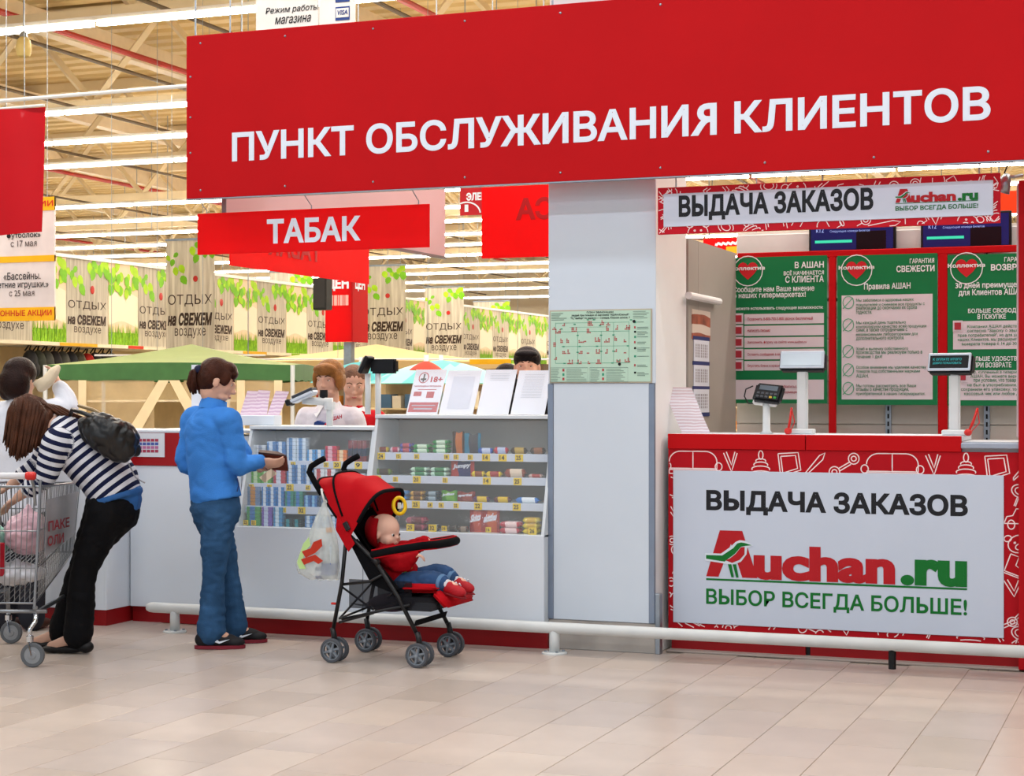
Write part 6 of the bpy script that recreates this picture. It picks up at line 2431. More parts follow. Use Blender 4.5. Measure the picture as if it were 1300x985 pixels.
def stripe_mat():
    m = mat('stripe_knit', '#cfd0d6', .85, var=.05, bump=.15, bscale=250, spec=.1)
    nt = m.node_tree
    b = nt.nodes['Principled BSDF']
    at_ = nt.nodes.new('ShaderNodeAttribute')
    at_.attribute_name = 'stripe'
    fr_ = nt.nodes.new('ShaderNodeMath')
    fr_.operation = 'FRACT'
    gt = nt.nodes.new('ShaderNodeMath')
    gt.operation = 'GREATER_THAN'
    gt.inputs[1].default_value = .5
    mx = nt.nodes.new('ShaderNodeMix')
    mx.data_type = 'RGBA'
    src = b.inputs['Base Color'].links[0].from_socket
    nt.links.new(at_.outputs['Fac'], fr_.inputs[0])
    nt.links.new(fr_.outputs[0], gt.inputs[0])
    nt.links.new(gt.outputs[0], mx.inputs[0])
    nt.links.new(src, mx.inputs[6])
    mx.inputs[7].default_value = (*lin('#1a1f3c'), 1)
    nt.links.new(mx.outputs[2], b.inputs['Base Color'])
    return m


top2.data.materials.clear()
top2.data.materials.append(stripe_mat())
mb = MB()
limb(mb, [w2(149, 634), w2(147, 627)], [(.19, .142), (.19, .145)], n=24, ref=f2)
remeshed('blue_undershirt', mb, .009, 2, mat('undershirt_blue', '#2b5a94', .8), P2)
part('drawstring', MB().tube([w2(163, 588, -.12), w2(168, 598, -.14), w2(172, 606, -.14), w2(180, 611, -.13), w2(184, 613, -.13)], .004, 6), mat('cord_grey', '#8f9096', .7), P2)
# trousers
mb = MB()
limb(mb, [w2(146, 630), w2(143, 648), w2(133, 668)], [(.17, .135), (.185, .15), (.14, .12)], n=22, ref=f2)
for a, k, h in leg2:
    limb(mb, [h, h.lerp(k, .45), k, k.lerp(a, .5), a], [.118, .098, .075, .08, .085])
wrinkle(remeshed('trousers', mb, .009, 4, mat('cloth_black', '#0d0d10', .8, var=.2, bump=.2, bscale=120, spec=.15), P2), .008, (8, 8, 14), 8)
for a, k, h in leg2:
    g = Vector((a.x, a.y, 0))
    d = f2
    s_ = d.cross(Vector((0, 0, 1)))
    R = Matrix((s_, d, Vector((0, 0, 1)))).transposed()
    mb = MB()
    mb.ell(g - d * .045 + Vector((0, 0, .04)), (.04, .05, .036), R)
    mb.ell(g + d * .06 + Vector((0, 0, .026)), (.042, .1, .024), R)
    mb.ell(g + d * .15 + Vector((0, 0, .024)), (.042, .07, .022), R)
    sh = remeshed('loafer', mb, .007, 3, mat('loafer_black', '#121114', .4), P2)
    part('bow', MB().ell(g + d * .14 + Vector((0, 0, .05)), (.025, .015, .01), R), mat('loafer_black', '#121114'), sh)
# hair hanging forward
rng = random.Random(4)
mb = MB()
for p, r in (((0, -.1, .16), (.38, .43, .38)), ((0, -.24, -.02), (.36, .3, .4))):
    mb.ell(HC2 + HR2 @ (Vector(p) * hh2), tuple(q * hh2 for q in r), HR2, 16, 12)
HAIR2 = hair_m('hair_brown', '#46281a', '#6b4028')
hr2 = remeshed('hair', mb, .008, 3, HAIR2, body2)
mb = MB()
roots = [w2(16, 512, -.04), w2(24, 505, -.1), w2(36, 503, -.12), w2(48, 509, -.13), w2(56, 520, -.12), w2(60, 528, -.05)]
tips = [w2(6, 560, -.06), w2(12, 577, -.13), w2(24, 582, -.16), w2(34, 577, -.18), w2(45, 568, -.17), w2(54, 560, -.12)]
strands(mb, roots, tips, .013, .007, 60, rng, .014)
roots = [w2(20, 507, .0), w2(36, 500, .02), w2(52, 506, .0), w2(66, 520, -.02)]
tips = [w2(8, 566, -.05), w2(20, 585, -.1), w2(34, 575, -.13), w2(60, 556, -.15)]
strands(mb, roots, tips, .014, .008, 50, rng, .012)
roots = [w2(52, 512, -.02), w2(66, 515, .02), w2(72, 520, .02)]
tips = [w2(80, 530, -.06), w2(100, 530, -.03), w2(108, 532, .0)]
strands(mb, roots, tips, .012, .006, 24, rng, .01)
tag(part('loose_hair', mb, HAIR2, hr2, smooth=True), kind='stuff')
# shoulder bag on her back
hb = thing('shoulder_bag', w2(140, 575), 'slouchy black leather shoulder bag on the back of the bending woman', 'handbag')
LEATHER = mat('bag_leather', '#101012', .28, var=.2, vscale=10, bump=.5, bscale=18, spec=.5)
mb = MB()
limb(mb, [w2(112, 541, -.16), w2(128, 548, -.2), w2(150, 560, -.2), w2(168, 570, -.16)], [(.06, .075), (.08, .11), (.085, .12), (.05, .085)], n=18)
mb.ell(w2(152, 568, -.2), (.1, .07, .09))
wrinkle(remeshed('bag_body', mb, .008, 4, LEATHER, hb), .014, (14, 14, 10), 1)
part('strap', MB().tube([w2(168, 562, -.2), w2(150, 545, -.22), w2(125, 532, -.22), w2(105, 524, -.2), w2(92, 520, -.12), w2(88, 530, .0)], [.012] * 6, 8), LEATHER, hb, smooth=True)
part('strap', MB().tube([w2(172, 566, -.17), w2(160, 546, -.19), w2(135, 530, -.2), w2(118, 520, -.17), w2(100, 515, -.09)], [.01] * 5, 8), mat('strap_tan', '#8a7452', .4), hb, smooth=True)
part('buckle', MB().lathe([(.014, -.004), (.014, .004), (.009, .004), (.009, -.004)], w2(118, 540, -.24), -Fv, 12), CHROME, hb)

# ------------------------------------------------------------------ woman in white blouse behind her
Z3 = 10.7


def w3(px, py, dz=0.0):
    return atz(px, py, Z3 + dz)


f3 = (Fv * .9 + Rv * .3).normalized()
P3 = thing('person', Vector((w3(18, 500).x, w3(18, 500).y, 0)), 'dark haired woman in white blouse lifting a cloth toy, behind the bending woman', 'person')
HC3, HR3, hh3 = w3(26, 482), M3(f3, .25), .24
mb = MB()
head_mb(mb, HC3, HR3, hh3)
sR, sL = w3(54, 525, -.06), w3(-8, 525, .06)
eR, wR = w3(86, 518, .0), w3(74, 486, .05)
eL, wL = w3(-18, 580, .05), w3(-5, 600, .2)
limb(mb, [HC3 - Vector((0, 0, .06)), w3(24, 508), w3(23, 520)], [.055, .053, .07])
limb(mb, [w3(23, 520), w3(22, 560), w3(22, 640)], [(.12, .08), (.14, .1), (.15, .11)], ref=f3)
for a, b, c, sd in ((sR, eR, wR, -1), (sL, eL, wL, 1)):
    limb(mb, [w3(23, 524), a], [.07, .05])
    limb(mb, [a, a.lerp(b, .5), b, b.lerp(c, .5), c], [.05, .045, .04, .036, .026])
    hand_mb(mb, c, (c - b), -Rv if sd < 0 else Rv, .165, .9, sd)
for dx in (-.09, .09):
    h = w3(22, 640) + Rv * dx
    g = Vector((h.x, h.y, .06))
    limb(mb, [h, h.lerp(g, .5), g], [.085, .055, .036])
    limb(mb, [g, g + f3 * .12 - Vector((0, 0, .03))], [.034, .03])
body3 = remeshed('body', mb, .008, 3, SKIN, P3)
eyes(body3, HC3, HR3, hh3)
mb = MB()
limb(mb, [w3(23, 516), w3(23, 528), w3(22, 560), w3(22, 600), w3(22, 650)], [(.1, .085), (.19, .11), (.2, .13), (.18, .125), (.2, .135)], n=24, ref=f3)
for a, b, c in ((sR, eR, wR), (sL, eL, wL)):
    limb(mb, [w3(23, 528), a], [.09, .08])
    limb(mb, [a, a.lerp(b, .5), b, b.lerp(c, .8)], [.085, .075, .068, .05])
wrinkle(remeshed('blouse', mb, .01, 4, mat('blouse_white', '#d5d8e2', .8, var=.05, bump=.2, bscale=60, spec=.1), P3), .01, (8, 8, 7), 2)
mb = MB()
for dx in (-.09, .09):
    h = w3(22, 650) + Rv * dx
    g = Vector((h.x, h.y, .07))
    limb(mb, [h, h.lerp(g, .5), g], [.11, .085, .08])
remeshed('trousers', mb, .012, 3, mat('cloth_dark', '#23242c', .8), P3)
for dx in (-.09, .09):
    g = w3(22, 650) + Rv * dx
    g.z = 0
    part('shoe', MB().ell(g + f3 * .07 + Vector((0, 0, .035)), (.045, .13, .034), M3(f3)), mat('shoe_brown', '#4a2a1c', .5), P3, smooth=True)
mb = MB()
for p, r in (((0, -.08, .18), (.42, .46, .4)), ((0, -.25, -.1), (.42, .33, .48)), ((-.2, -.2, -.3), (.22, .25, .3)), ((.2, -.2, -.25), (.2, .25, .3))):
    mb.ell(HC3 + HR3 @ (Vector(p) * hh3), tuple(q * hh3 for q in r), HR3, 16, 12)
remeshed('hair', mb, .008, 3, hair_m('hair_dark', '#22110d', '#3a1d14'), body3)
t = thing('cloth_toy', w3(68, 480, -.02), 'cream plush cloth held up by the woman in white blouse', 'toy')
mb = MB()
limb(mb, [w3(52, 492, -.03), w3(60, 484, -.04), w3(68, 473, -.03), w3(73, 467, -.02)], [.03, .04, .035, .022])
limb(mb, [w3(46, 487, -.02), w3(60, 482, -.03)], [.022, .03])
remeshed('plush', mb, .008, 3, mat('plush_cream', '#d9c8ac', .9, bump=.4, bscale=120), t)

# ------------------------------------------------------------------ staff behind the counters
def staff(px, pyc, zd, hpx, f, label, shirt, hairm, skin, kind, tilt=0.1, extra=None):
    k = zd / F
    h = hpx * k
    c = atz(px, pyc, zd)
    P = thing('person', Vector((c.x, c.y, 0)), label, 'person')
    R = M3(f, tilt)
    up = Vector((0, 0, 1))
    r = Vector((f[0], f[1], 0)).normalized().cross(up)
    fw = Vector((f[0], f[1], 0)).normalized()
    mb = MB()
    head_mb(mb, c, R, h, kind != 'man')
    nb = c - up * (h * .78) - fw * .02
    limb(mb, [c - up * h * .3 - fw * .015, nb], [h * .24, h * .27])
    hip = Vector((c.x, c.y, .95))
    limb(mb, [nb, nb - up * .2, hip], [(.13, .08), (.15, .1), (.14, .1)], ref=fw)
    sh = [nb - up * .07 + r * s * .17 for s in (-1, 1)]
    el = [q - up * .29 + r * s * .05 - fw * .02 for q, s in zip(sh, (-1, 1))]
    wr = [q - up * .12 + fw * .2 for q in el]
    for a, b, w, s in zip(sh, el, wr, (1, -1)):
        limb(mb, [nb - up * .05, a], [.07, .05])
        limb(mb, [a, a.lerp(b, .5), b, b.lerp(w, .5), w], [.05, .045, .04, .036, .027])
        hand_mb(mb, w, fw - up * .2, -up, .17, .6, s)
    for s in (-1, 1):
        g = hip + r * s * .1
        g.z = .05
        limb(mb, [hip + r * s * .09, (hip + r * s * .1).lerp(g, .5), g], [.085, .055, .036])
        limb(mb, [g, g + fw * .13 - up * .02], [.034, .03])
    body = remeshed('body', mb, .0075, 3, skin, P)
    eyes(body, c, R, h)
    mb = MB()
    limb(mb, [nb + up * .01, nb - up * .05, nb - up * .2, hip], [(.095, .08), (.185, .11), (.2, .135), (.185, .13)], n=24, ref=fw)
    for a, b in zip(sh, el):
        limb(mb, [nb - up * .055, a], [.085, .078])
        limb(mb, [a, a.lerp(b, .75)], [.084, .08])
    top = wrinkle(remeshed('shirt', mb, .009, 4, shirt, P), .006, (8, 8, 9), px)
    mb = MB()
    for s in (-1, 1):
        g = hip + r * s * .1
        g.z = .06
        limb(mb, [hip + r * s * .085, (hip + r * s * .1).lerp(g, .5), g], [.115, .085, .075])
    remeshed('trousers', mb, .012, 3, mat('cloth_dark', '#23242c', .8), P)
    mb = MB()
    for p, q in hairm[1]:
        mb.ell(c + R @ (Vector(p) * h), tuple(x * h for x in q), R, 16, 12)
    remeshed('hair', mb, .006, 2, hairm[0], body)
    # collar points
    for s in (-1, 1):
        m = MB().prism([nb + up * .015 + fw * .085 + r * s * .008, nb + up * .035 + r * s * .075 + fw * .02, nb - up * .02 + r * s * .09 + fw * .07, nb - up * .06 + fw * .125 + r * s * .04], fw * .008)
        part('collar', m, mat('collar_white', '#d9dade', .7), P)
    return P, c, R, h, nb, fw, r, body


toCam = -Fv
BOB = [((0, -.1, .2), (.4, .45, .36)), ((0, -.2, -.02), (.4, .32, .36)), ((0, .24, .3), (.34, .18, .16)), ((.33, .02, .02), (.09, .26, .3)), ((-.33, .02, .02), (.09, .26, .3))]
POLO = mat('polo_white', '#cfcdd6', .8, var=.05, bump=.15, bscale=80, spec=.1)
S1 = staff(417.5, 482, 11.7, 47, (toCam + Rv * -.35), 'cashier with blond bowl cut in a white polo behind the gum case', POLO, (hair_m('hair_blond', '#8a5c30', '#b08048'), BOB), SKIN2, 'woman', .1)
# badge print on her polo: blue and red flash
P_, c, R, h, nb, fw, r, _ = S1
a = atz(400, 537, 11.7)
m = MB()
Yb = 11.45
q = lambda px, py: atz(px, py, Yb)
m.add([q(398, 538), q(402, 534), q(414, 537), q(408, 544), q(397, 544)], [(0, 1, 2, 3, 4)])
badge = part('blue_badge', MB().prism([q(397.5, 544), q(399, 536), q(403, 534), q(413, 537.5), q(407, 544)], Fv * .15), mat('badge_blue', '#1e3a78', .6), P_)
part('red_badge', MB().prism([q(407, 544), q(413, 537), q(416, 541), q(414, 544)], Fv * .15), mat('badge_red', '#b02035', .6), P_)
m = text_mb(MB(), 'АШАН', q(418, 535), q(434, 531) - q(418, 535), q(418, 530) - q(418, 535), bold=.05, res=2)
tag(part('red_print', m, mat('badge_red', '#b02035', .6), P_), kind='stuff')
CROP = [((0, -.09, .2), (.36, .43, .33)), ((0, -.2, .05), (.35, .28, .28))]
VEST = mat('vest_red', '#b3161f', .7, var=.06, spec=.1)
S2 = staff(449, 487, 12.6, 45, (toCam + Rv * .15), 'man with short hair in a red vest and dark tie behind the cashier', VEST, (hair_m('hair_short', '#6a4c3c', '#7a5a48'), [((0, -.1, .19), (.35, .42, .33))]), SKIN2, 'man', .35)
P_, c, R, h, nb, fw, r, _ = S2
part('tie', MB().prism([nb + fw * .118 + r * .018, nb + fw * .118 - r * .018, nb - Vector((0, 0, .2)) + fw * .15 - r * .025, nb - Vector((0, 0, .2)) + fw * .15 + r * .025], fw * .008), mat('tie_dark', '#5a1a24', .6), P_)
FRINGE = [((0, -.1, .2), (.38, .45, .35)), ((0, -.22, .0), (.37, .3, .34)), ((0, .22, .33), (.32, .17, .12))]
DARKT = mat('top_black', '#141318', .8)
S3 = staff(669, 465, 12.3, 47, (toCam + Rv * -.1), 'dark haired woman in black looking over the leaning price lists', DARKT, (hair_m('hair_black', '#141014', '#241a1c'), FRINGE), SKIN, 'woman', .05)
S4 = staff(645, 487, 12.9, 46, (Fv + Rv * .3), 'dark haired customer in black seen from behind among the leaning notices', DARKT, (hair_m('hair_black', '#141014', '#241a1c'), FRINGE + [((0, -.2, -.2), (.36, .3, .4))]), SKIN, 'woman', .2)

# ================================================================== pushchair
YN, YF_ = 8.46, 8.88          # near and far side
YM = (YN + YF_) / 2
FRM = mat('frame_black', '#131316', .35, var=.15, spec=.4)
FABK = mat('fabric_black', '#0f0f12', .85, var=.2, bump=.3, bscale=150, spec=.1)
FABR = mat('fabric_red', '#b00a16', .75, var=.08, vscale=5, bump=.2, bscale=200, spec=.12)
TYRE = mat('tyre_grey', '#4c4f55', .7, var=.1)
HUB = mat('hub_grey', '#7f8790', .4, .3, var=.1)


def sn(px, py, dy=0.0):        # a point of the near side frame
    return at(px, py, YN + dy)


def both(p):                   # the same point on both sides
    return [Vector((p.x, YN, p.z)), Vector((p.x, YF_, p.z))]


ps = thing('pushchair', Vector((at(475, 845, YN).x, YM, 0)), 'red and black folding pushchair with double wheels carrying a baby', 'pushchair')
hinge = sn(443, 679)
J = dict(handle_top=sn(412, 583), bend=sn(393, 598), grip_end=sn(409, 627), rear_foot=sn(428, 812), mid=sn(478, 712), front_foot=sn(536, 812))
# wheels: pairs of small wheels on each leg
wr_ = .066
rx = at(425, 840, YN).x
fx_ = at(533, 847, YN).x
wheel_parts = MB()


def wheel_at(parent, c, r, w):
    tyre = part('tyre', MB().lathe([(r * .78, -w / 2), (r * .95, -w / 2), (r, -w * .3), (r, w * .3), (r * .95, w / 2), (r * .78, w / 2), (r * .78, -w / 2)], c, (0, 1, 0), 24, caps=False), TYRE, parent)
    m = MB()
    m.lathe([(r * .18, -w * .55), (r * .2, w * .5)], c, (0, 1, 0), 12)
    m.lathe([(r * .7, -w * .4), (r * .82, -w * .4), (r * .82, w * .4), (r * .7, w * .4), (r * .7, -w * .4)], c, (0, 1, 0), 24, caps=False)
    for k in range(6):
        a = k * math.pi / 3 + .3
        d = Vector((math.cos(a), 0, math.sin(a)))
        m.tube([c + d * r * .12, c + d * r * .75], [(r * .13, w * .28), (r * .1, w * .28)], 6, ref=(0, 1, 0))
    part('rim', m, HUB, parent)


for X, zt_leg in ((rx, .2), (fx_, .2)):
    for Y in (YN, YF_):
        c = Vector((X, Y, wr_))
        unit = part('axle', MB().tube([c - Vector((0, .052, 0)), c + Vector((0, .052, 0))], .008, 8), METAL, ps)
        for s in (-1, 1):
            wheel_at(unit, c + Vector((0, s * .036, 0)), wr_, .026)
        part('wheel_fork', MB().tube([c + Vector((0, 0, .005)), c + Vector((-.005, 0, .08)), c + Vector((-.015, 0, .12))], [.014, .016, .014], 10), FRM, ps, smooth=True)


def tube2(name, pts, r, m=FRM, n=10):
    for Y in (YN, YF_):
        part(name, MB().tube([Vector((p.x, Y, p.z)) for p in pts], r, n), m, ps, smooth=True)


fz = lambda px, py: at(px, py, YN)
tube2('rear_leg', [fz(440, 678), fz(434, 740), Vector((rx - .012, YN, wr_ + .1))], .011)
tube2('front_leg', [fz(438, 674), fz(477, 713), fz(505, 757), Vector((fx_ - .012, YN, wr_ + .1))], .0115)
tube2('push_tube', [fz(446, 690), fz(430, 655), fz(409, 626), fz(397, 610)], .0105)
for Y in (YN, YF_):
    mv = lambda p: Vector((p.x, Y, p.z))
    part('handle_grip', MB().tube([mv(fz(408.5, 627)), mv(fz(399, 611)), mv(fz(392.5, 599)), mv(fz(395, 592)), mv(fz(404, 586)), mv(fz(412, 582))], .0165, 12), FABK, ps, smooth=True)
tube2('lower_rail', [fz(434, 786), fz(480, 776), fz(520, 768)], .008)
tube2('side_brace', [fz(433, 742), fz(470, 738), fz(488, 728)], .008)
tube2('joint', [fz(474, 709), fz(481, 716)], .018)
# cross braces at the back and under the seat
a0, a1 = both(fz(434, 745))
b0, b1 = both(fz(431, 785))
part('cross_brace', MB().tube([a0, b1], .006, 8), FRM, ps)
part('cross_brace', MB().tube([a1, b0], .006, 8), FRM, ps)
c0, c1 = both(fz(500, 752))
part('cross_brace', MB().tube([b0, c1], .006, 8), FRM, ps)
part('cross_brace', MB().tube([b1, c0], .006, 8), FRM, ps)
d0, d1 = both(fz(525, 792))
part('foot_strap', MB().prism([d0 + Vector((0, 0, -.012)), d1 + Vector((0, 0, -.012)), d1 + Vector((.012, 0, .02)), d0 + Vector((.012, 0, .02))], (.006, 0, 0)), FABK, ps)
part('brake_bar', MB().tube(both(fz(431, 790)), .007, 8), FRM, ps)
part('brake_pedal', MB().bbox(fz(424, 766), (.03, .02, .012), .003), REDP, ps)
# shopping basket under the seat
bz0, bz1 = fz(440, 784).z, fz(440, 752).z
bx0, bx1 = fz(440, 780).x, fz(520, 770).x
mb = MB()
mb.grid(lambda u, v: (bx0 + (bx1 - bx0) * u, YN + .03 + (YF_ - YN - .06) * v, bz0 + .03 + .06 * abs(v - .5) + .05 * (u - .3) ** 2 * 4), 10, 10)
for Y in (YN + .03, YF_ - .03):
    mb.grid(lambda u, v, Y=Y: (bx0 + (bx1 - bx0) * u, Y, bz0 + .05 + (bz1 - bz0 + .02) * v), 8, 4)
part('basket', mb, mat('basket_mesh', '#17161c', .9, alpha=.8, var=.2), ps)
part('basket_bundle', MB().ell(fz(478, 770) + Vector((0, .2, 0)), (.13, .12, .05), None, 14, 10), mat('bundle_plum', '#2e1530', .8, var=.3, vscale=12), ps, smooth=True)
# seat sling: back, base, leg rest
seat_b0, seat_b1 = fz(449, 690), fz(503, 745)


def sling(p, q, sag, name, m, th=.02, inset=.03, nu=8, nv=8):
    mb = MB()

    def f(u, v, o=0):
        a = Vector((p.x + (q.x - p.x) * v, 0, p.z + (q.z - p.z) * v))
        nrm = Vector((-(q.z - p.z), 0, q.x - p.x)).normalized()
        return (a.x - nrm.x * (sag * math.sin(math.pi * u) - o), YN + inset + (YF_ - YN - 2 * inset) * u, a.z - nrm.z * (sag * math.sin(math.pi * u) - o))
    mb.grid(lambda u, v: f(u, v, 0), nu, nv)
    mb.grid(lambda u, v: f(u, v, th), nu, nv)
    o = part(name, mb, m, ps, smooth=True)
    return o


sling(fz(430, 652), fz(497, 752), .05, 'seat_back', FABK)
for Y in (YN + .012, YF_ - .012):
    poly = [fz(443, 690), fz(452, 684), fz(479, 714), fz(506, 748), fz(494, 752), fz(470, 742)]
    part('seat_side', MB().prism([(p.x, Y, p.z) for p in poly], (0, .006, 0)), FABK, ps)
sling(fz(496, 752), fz(551, 752), .02, 'seat_base', FABK, inset=.02)
mb = MB()
mb.bbox(((fz(528, 748).x), YM, fz(528, 748).z), (.21, YF_ - YN - .03, .045), .02, Matrix.Rotation(-.02, 3, 'Y'), seg=3)
part('seat_cushion', mb, FABR, ps, smooth=True)
mb = MB()
mb.bbox(fz(556, 762) + Vector((0, YM - YN, 0)), (.12, YF_ - YN - .04, .035), .015, Matrix.Rotation(.75, 3, 'Y'), seg=3)
part('leg_rest', mb, FABR, ps, smooth=True)
part('seat_pocket', MB().box((fz(500, 760).x, YN + .02, fz(500, 775).z), (fz(545, 760).x, YF_ - .02, fz(500, 758).z)), mat('basket_mesh', '#17161c'), ps)
# bumper bar: a padded U
mb = MB()
pA, pB = fz(472, 704), fz(541, 693)
pts = [Vector((pA.x, YN, pA.z)), Vector(((pA.x + pB.x) / 2, YN, (pA.z + pB.z) / 2 + .004)), Vector((pB.x - .02, YN + .01, pB.z)), Vector((pB.x + .025, YN + .07, pB.z + .002)), Vector((pB.x + .04, YM, pB.z + .003)),
       Vector((pB.x + .025, YF_ - .07, pB.z + .002)), Vector((pB.x - .02, YF_ - .01, pB.z)), Vector(((pA.x + pB.x) / 2, YF_, (pA.z + pB.z) / 2 + .004)), Vector((pA.x, YF_, pA.z))]
part('bumper_bar', mb.tube(pts, [.019] + [.024] * 7 + [.019], 14), FABK, ps, smooth=True)
mb = MB()
part('bumper_piping', mb.tube([p + Vector((0, -.004 if p.y < YM else .004, .023)) for p in pts], .005, 6), FABR, ps, smooth=True)
part('bumper_piping', MB().tube([p + Vector((.006, -.012 if p.y < YM else .004, -.021)) for p in pts], .004, 6), FABR, ps, smooth=True)

# folding hood: a fan of arched ribs about the hinge
hc = fz(446, 682)
hw = (YF_ - YN) / 2 + .015


def hood_pt(ang, s, R):
    """s 0..1 from the near hinge over the top to the far hinge"""
    th = math.pi * s
    cy, sy = math.cos(th), math.sin(th)
    y = YM - hw * math.copysign(abs(cy) ** .55, cy)
    rr = R * sy ** .4 if sy > 1e-6 else 0
    return Vector((hc.x + math.cos(ang) * rr, y, hc.z + math.sin(ang) * rr))


ribs = [(math.radians(128), .395), (math.radians(112), .37), (math.radians(90), .325), (math.radians(60), .285)]


def rib(v):
    k = v * (len(ribs) - 1)
    i = int(min(k, len(ribs) - 2))
    t = k - i
    a = ribs[i][0] + (ribs[i + 1][0] - ribs[i][0]) * t
    r = ribs[i][1] + (ribs[i + 1][1] - ribs[i][1]) * t
    return a, r - .018 * math.sin(math.pi * t)


mb = MB()
mb.grid(lambda u, v: hood_pt(rib(v)[0], u, rib(v)[1]), 33, 25)
mb.grid(lambda u, v: hood_pt(rib(v)[0], 1 - u, rib(v)[1] - .006), 33, 25)
hood = part('hood', mb, FABR, ps, smooth=True)
for k in (0, 1, 3):
    part('piping', MB().tube([hood_pt(ribs[k][0], s, ribs[k][1] + .002) for s in np.linspace(0.02, .98, 33)], .0065 if k != 3 else .011, 6), FABK, hood, smooth=True)
# window patch, side gusset
part('hood_patch', MB().grid(lambda u, v: hood_pt(rib(.62 + .2 * v)[0], .62 + .1 * u, rib(.62 + .2 * v)[1] - .009), 6, 6), FABK, hood)
for Y, s in ((YN - .018, -1), (YF_ + .012, 1)):
    poly = [fz(430, 652), fz(440, 668), fz(452, 690), fz(444, 700), fz(428, 672)]
    part('hood_gusset', MB().prism([(p.x, Y, p.z) for p in poly], (0, .006, 0)), FABR, ps)
part('hood_clip', MB().bbox(sn(440, 668, -.022), (.03, .014, .05), .004, Matrix.Rotation(-.5, 3, 'Y')), FRM, ps)
# yellow ring toy on the hood
ry = at(507, 642, YM)
toy = thing('ring_toy', ry, 'yellow plastic ring toy hooked on the pushchair hood', 'toy')
mb = MB()
ax_ = Vector((.55, -.8, .3)).normalized()
a_, b_ = ortho(ax_)
mb.tube([ry + a_ * .033 * math.cos(t) + b_ * .046 * math.sin(t) for t in np.linspace(0, 2 * math.pi, 25)], .0105, 8, cap=False)
part('ring', mb, mat('toy_yellow', '#e3b70e', .35), toy, smooth=True)
part('tag', MB().bbox(ry + a_ * .0, (.02, .01, .035), .003), mat('toy_white', '#d9d6cc', .4), toy)

# ------------------------------------------------------------------ baby
fb = Vector((1, -.12, 0)).normalized()
bc = at(489.5, 674.5, YM)
BR = M3(fb, .1)
bh = .192
hipb = at(517, 741, YM)
chest = at(495, 712, YM)
PB = thing('person', at(505, 745, YM), 'baby in a hooded red jacket and jeans sitting in the pushchair', 'person')
mb = MB()
head_mb(mb, bc, BR, bh, baby=True)
limb(mb, [bc - Vector((.02, 0, .05)), chest + Vector((-.01, 0, .06))], [.04, .05])
limb(mb, [chest + Vector((0, 0, .04)), chest.lerp(hipb, .5), hipb], [(.08, .06), (.09, .075), (.085, .075)], ref=fb)
shb = [at(489, 706, YM - .09), at(494, 701, YM + .09)]
elb = [at(510, 716, YM - .12), at(521, 696, YM + .12)]
wrb = [at(526, 704, YM - .08), at(541, 687, YM + .1)]
for a, b, c, sd in zip(shb, elb, wrb, (-1, 1)):
    limb(mb, [a, b, c], [.038, .032, .024])
    hand_mb(mb, c, Vector((1, 0, -.15)), Vector((0, 0, -1)), .085, .9, sd)
hp = [hipb + Vector((.0, -.06, 0)), hipb + Vector((0, .06, 0))]
kn = [at(547, 735, YM - .09), at(562, 728, YM + .06)]
an = [at(566, 742, YM - .1), at(577, 737, YM + .06)]
kn = [at(546, 737, YM - .08), at(556, 728, YM + .06)]
for a, b, c in zip(hp, kn, an):
    limb(mb, [a, b, c], [.05, .042, .03])
    limb(mb, [c, c + Vector((.05, 0, -.01))], [.028, .024])
bodyb = remeshed('body', mb, .0055, 3, SKINB, PB)
eyes(bodyb, bc, BR, bh, baby=True, col='#3a2a22')
JRED = mat('baby_jacket', '#a50d18', .85, var=.08, bump=.2, bscale=200, spec=.1)
mb = MB()
limb(mb, [chest + Vector((-.015, 0, .075)), chest + Vector((0, 0, .02)), chest.lerp(hipb, .6), hipb + Vector((-.015, 0, .01))], [(.08, .065), (.115, .09), (.115, .1), (.1, .09)], n=20, ref=fb)
for a, b, c in zip(shb, elb, wrb):
    limb(mb, [chest + Vector((0, 0, .05)), a], [.06, .052])
    limb(mb, [a, b, c - (c - b) * .12], [.055, .047, .038])
wrinkle(remeshed('jacket', mb, .006, 4, JRED, PB), .006, (20, 20, 20), 4)
mb = MB()
bb = BR
for q in range(3):
    pass
# hood round the head: a shell behind and over it
def hd(u, v):
    th = math.radians(-98 + 196 * u)
    ph = math.radians(-66 + 112 * v)
    d = Vector((math.sin(th) * math.cos(ph) * .53, -math.cos(th) * math.cos(ph) * .56 - .06, math.sin(ph) * .54 + .0))
    if v > .6:
        d.y -= .12 * (v - .6)
    return bc + BR @ (d * bh)


mb.grid(hd, 24, 16)
mb.grid(lambda u, v: bc + (hd(1 - u, v) - bc) * .93, 24, 16)
part('jacket_hood', mb, JRED, PB, smooth=True)
mb = MB()
for a, b, c in zip(hp, kn, an):
    limb(mb, [a, b, b.lerp(c, .75)], [.07, .056, .05])
limb(mb, [hipb + Vector((-.03, 0, .02)), hipb + Vector((.0, 0, -.0))], [(.1, .085), (.1, .085)], ref=fb)
wrinkle(remeshed('jeans', mb, .0065, 3, mat('denim_baby', '#2d4a72', .85, var=.2, vscale=12), PB), .006, (22, 22, 22), 6)
for b, c in zip(kn, an):
    d = (c - b).normalized()
    part('cuff', MB().tube([b.lerp(c, .68), b.lerp(c, .86)], [.053, .05], 14), mat('denim_pale', '#5f82a8', .85), PB, smooth=True)
    part('sock', MB().tube([b.lerp(c, .8), c + d * .02], [.034, .03], 12), mat('sock_white', '#d6d3d8', .9), PB, smooth=True)
REDS = mat('shoe_red', '#a81420', .6, var=.08)
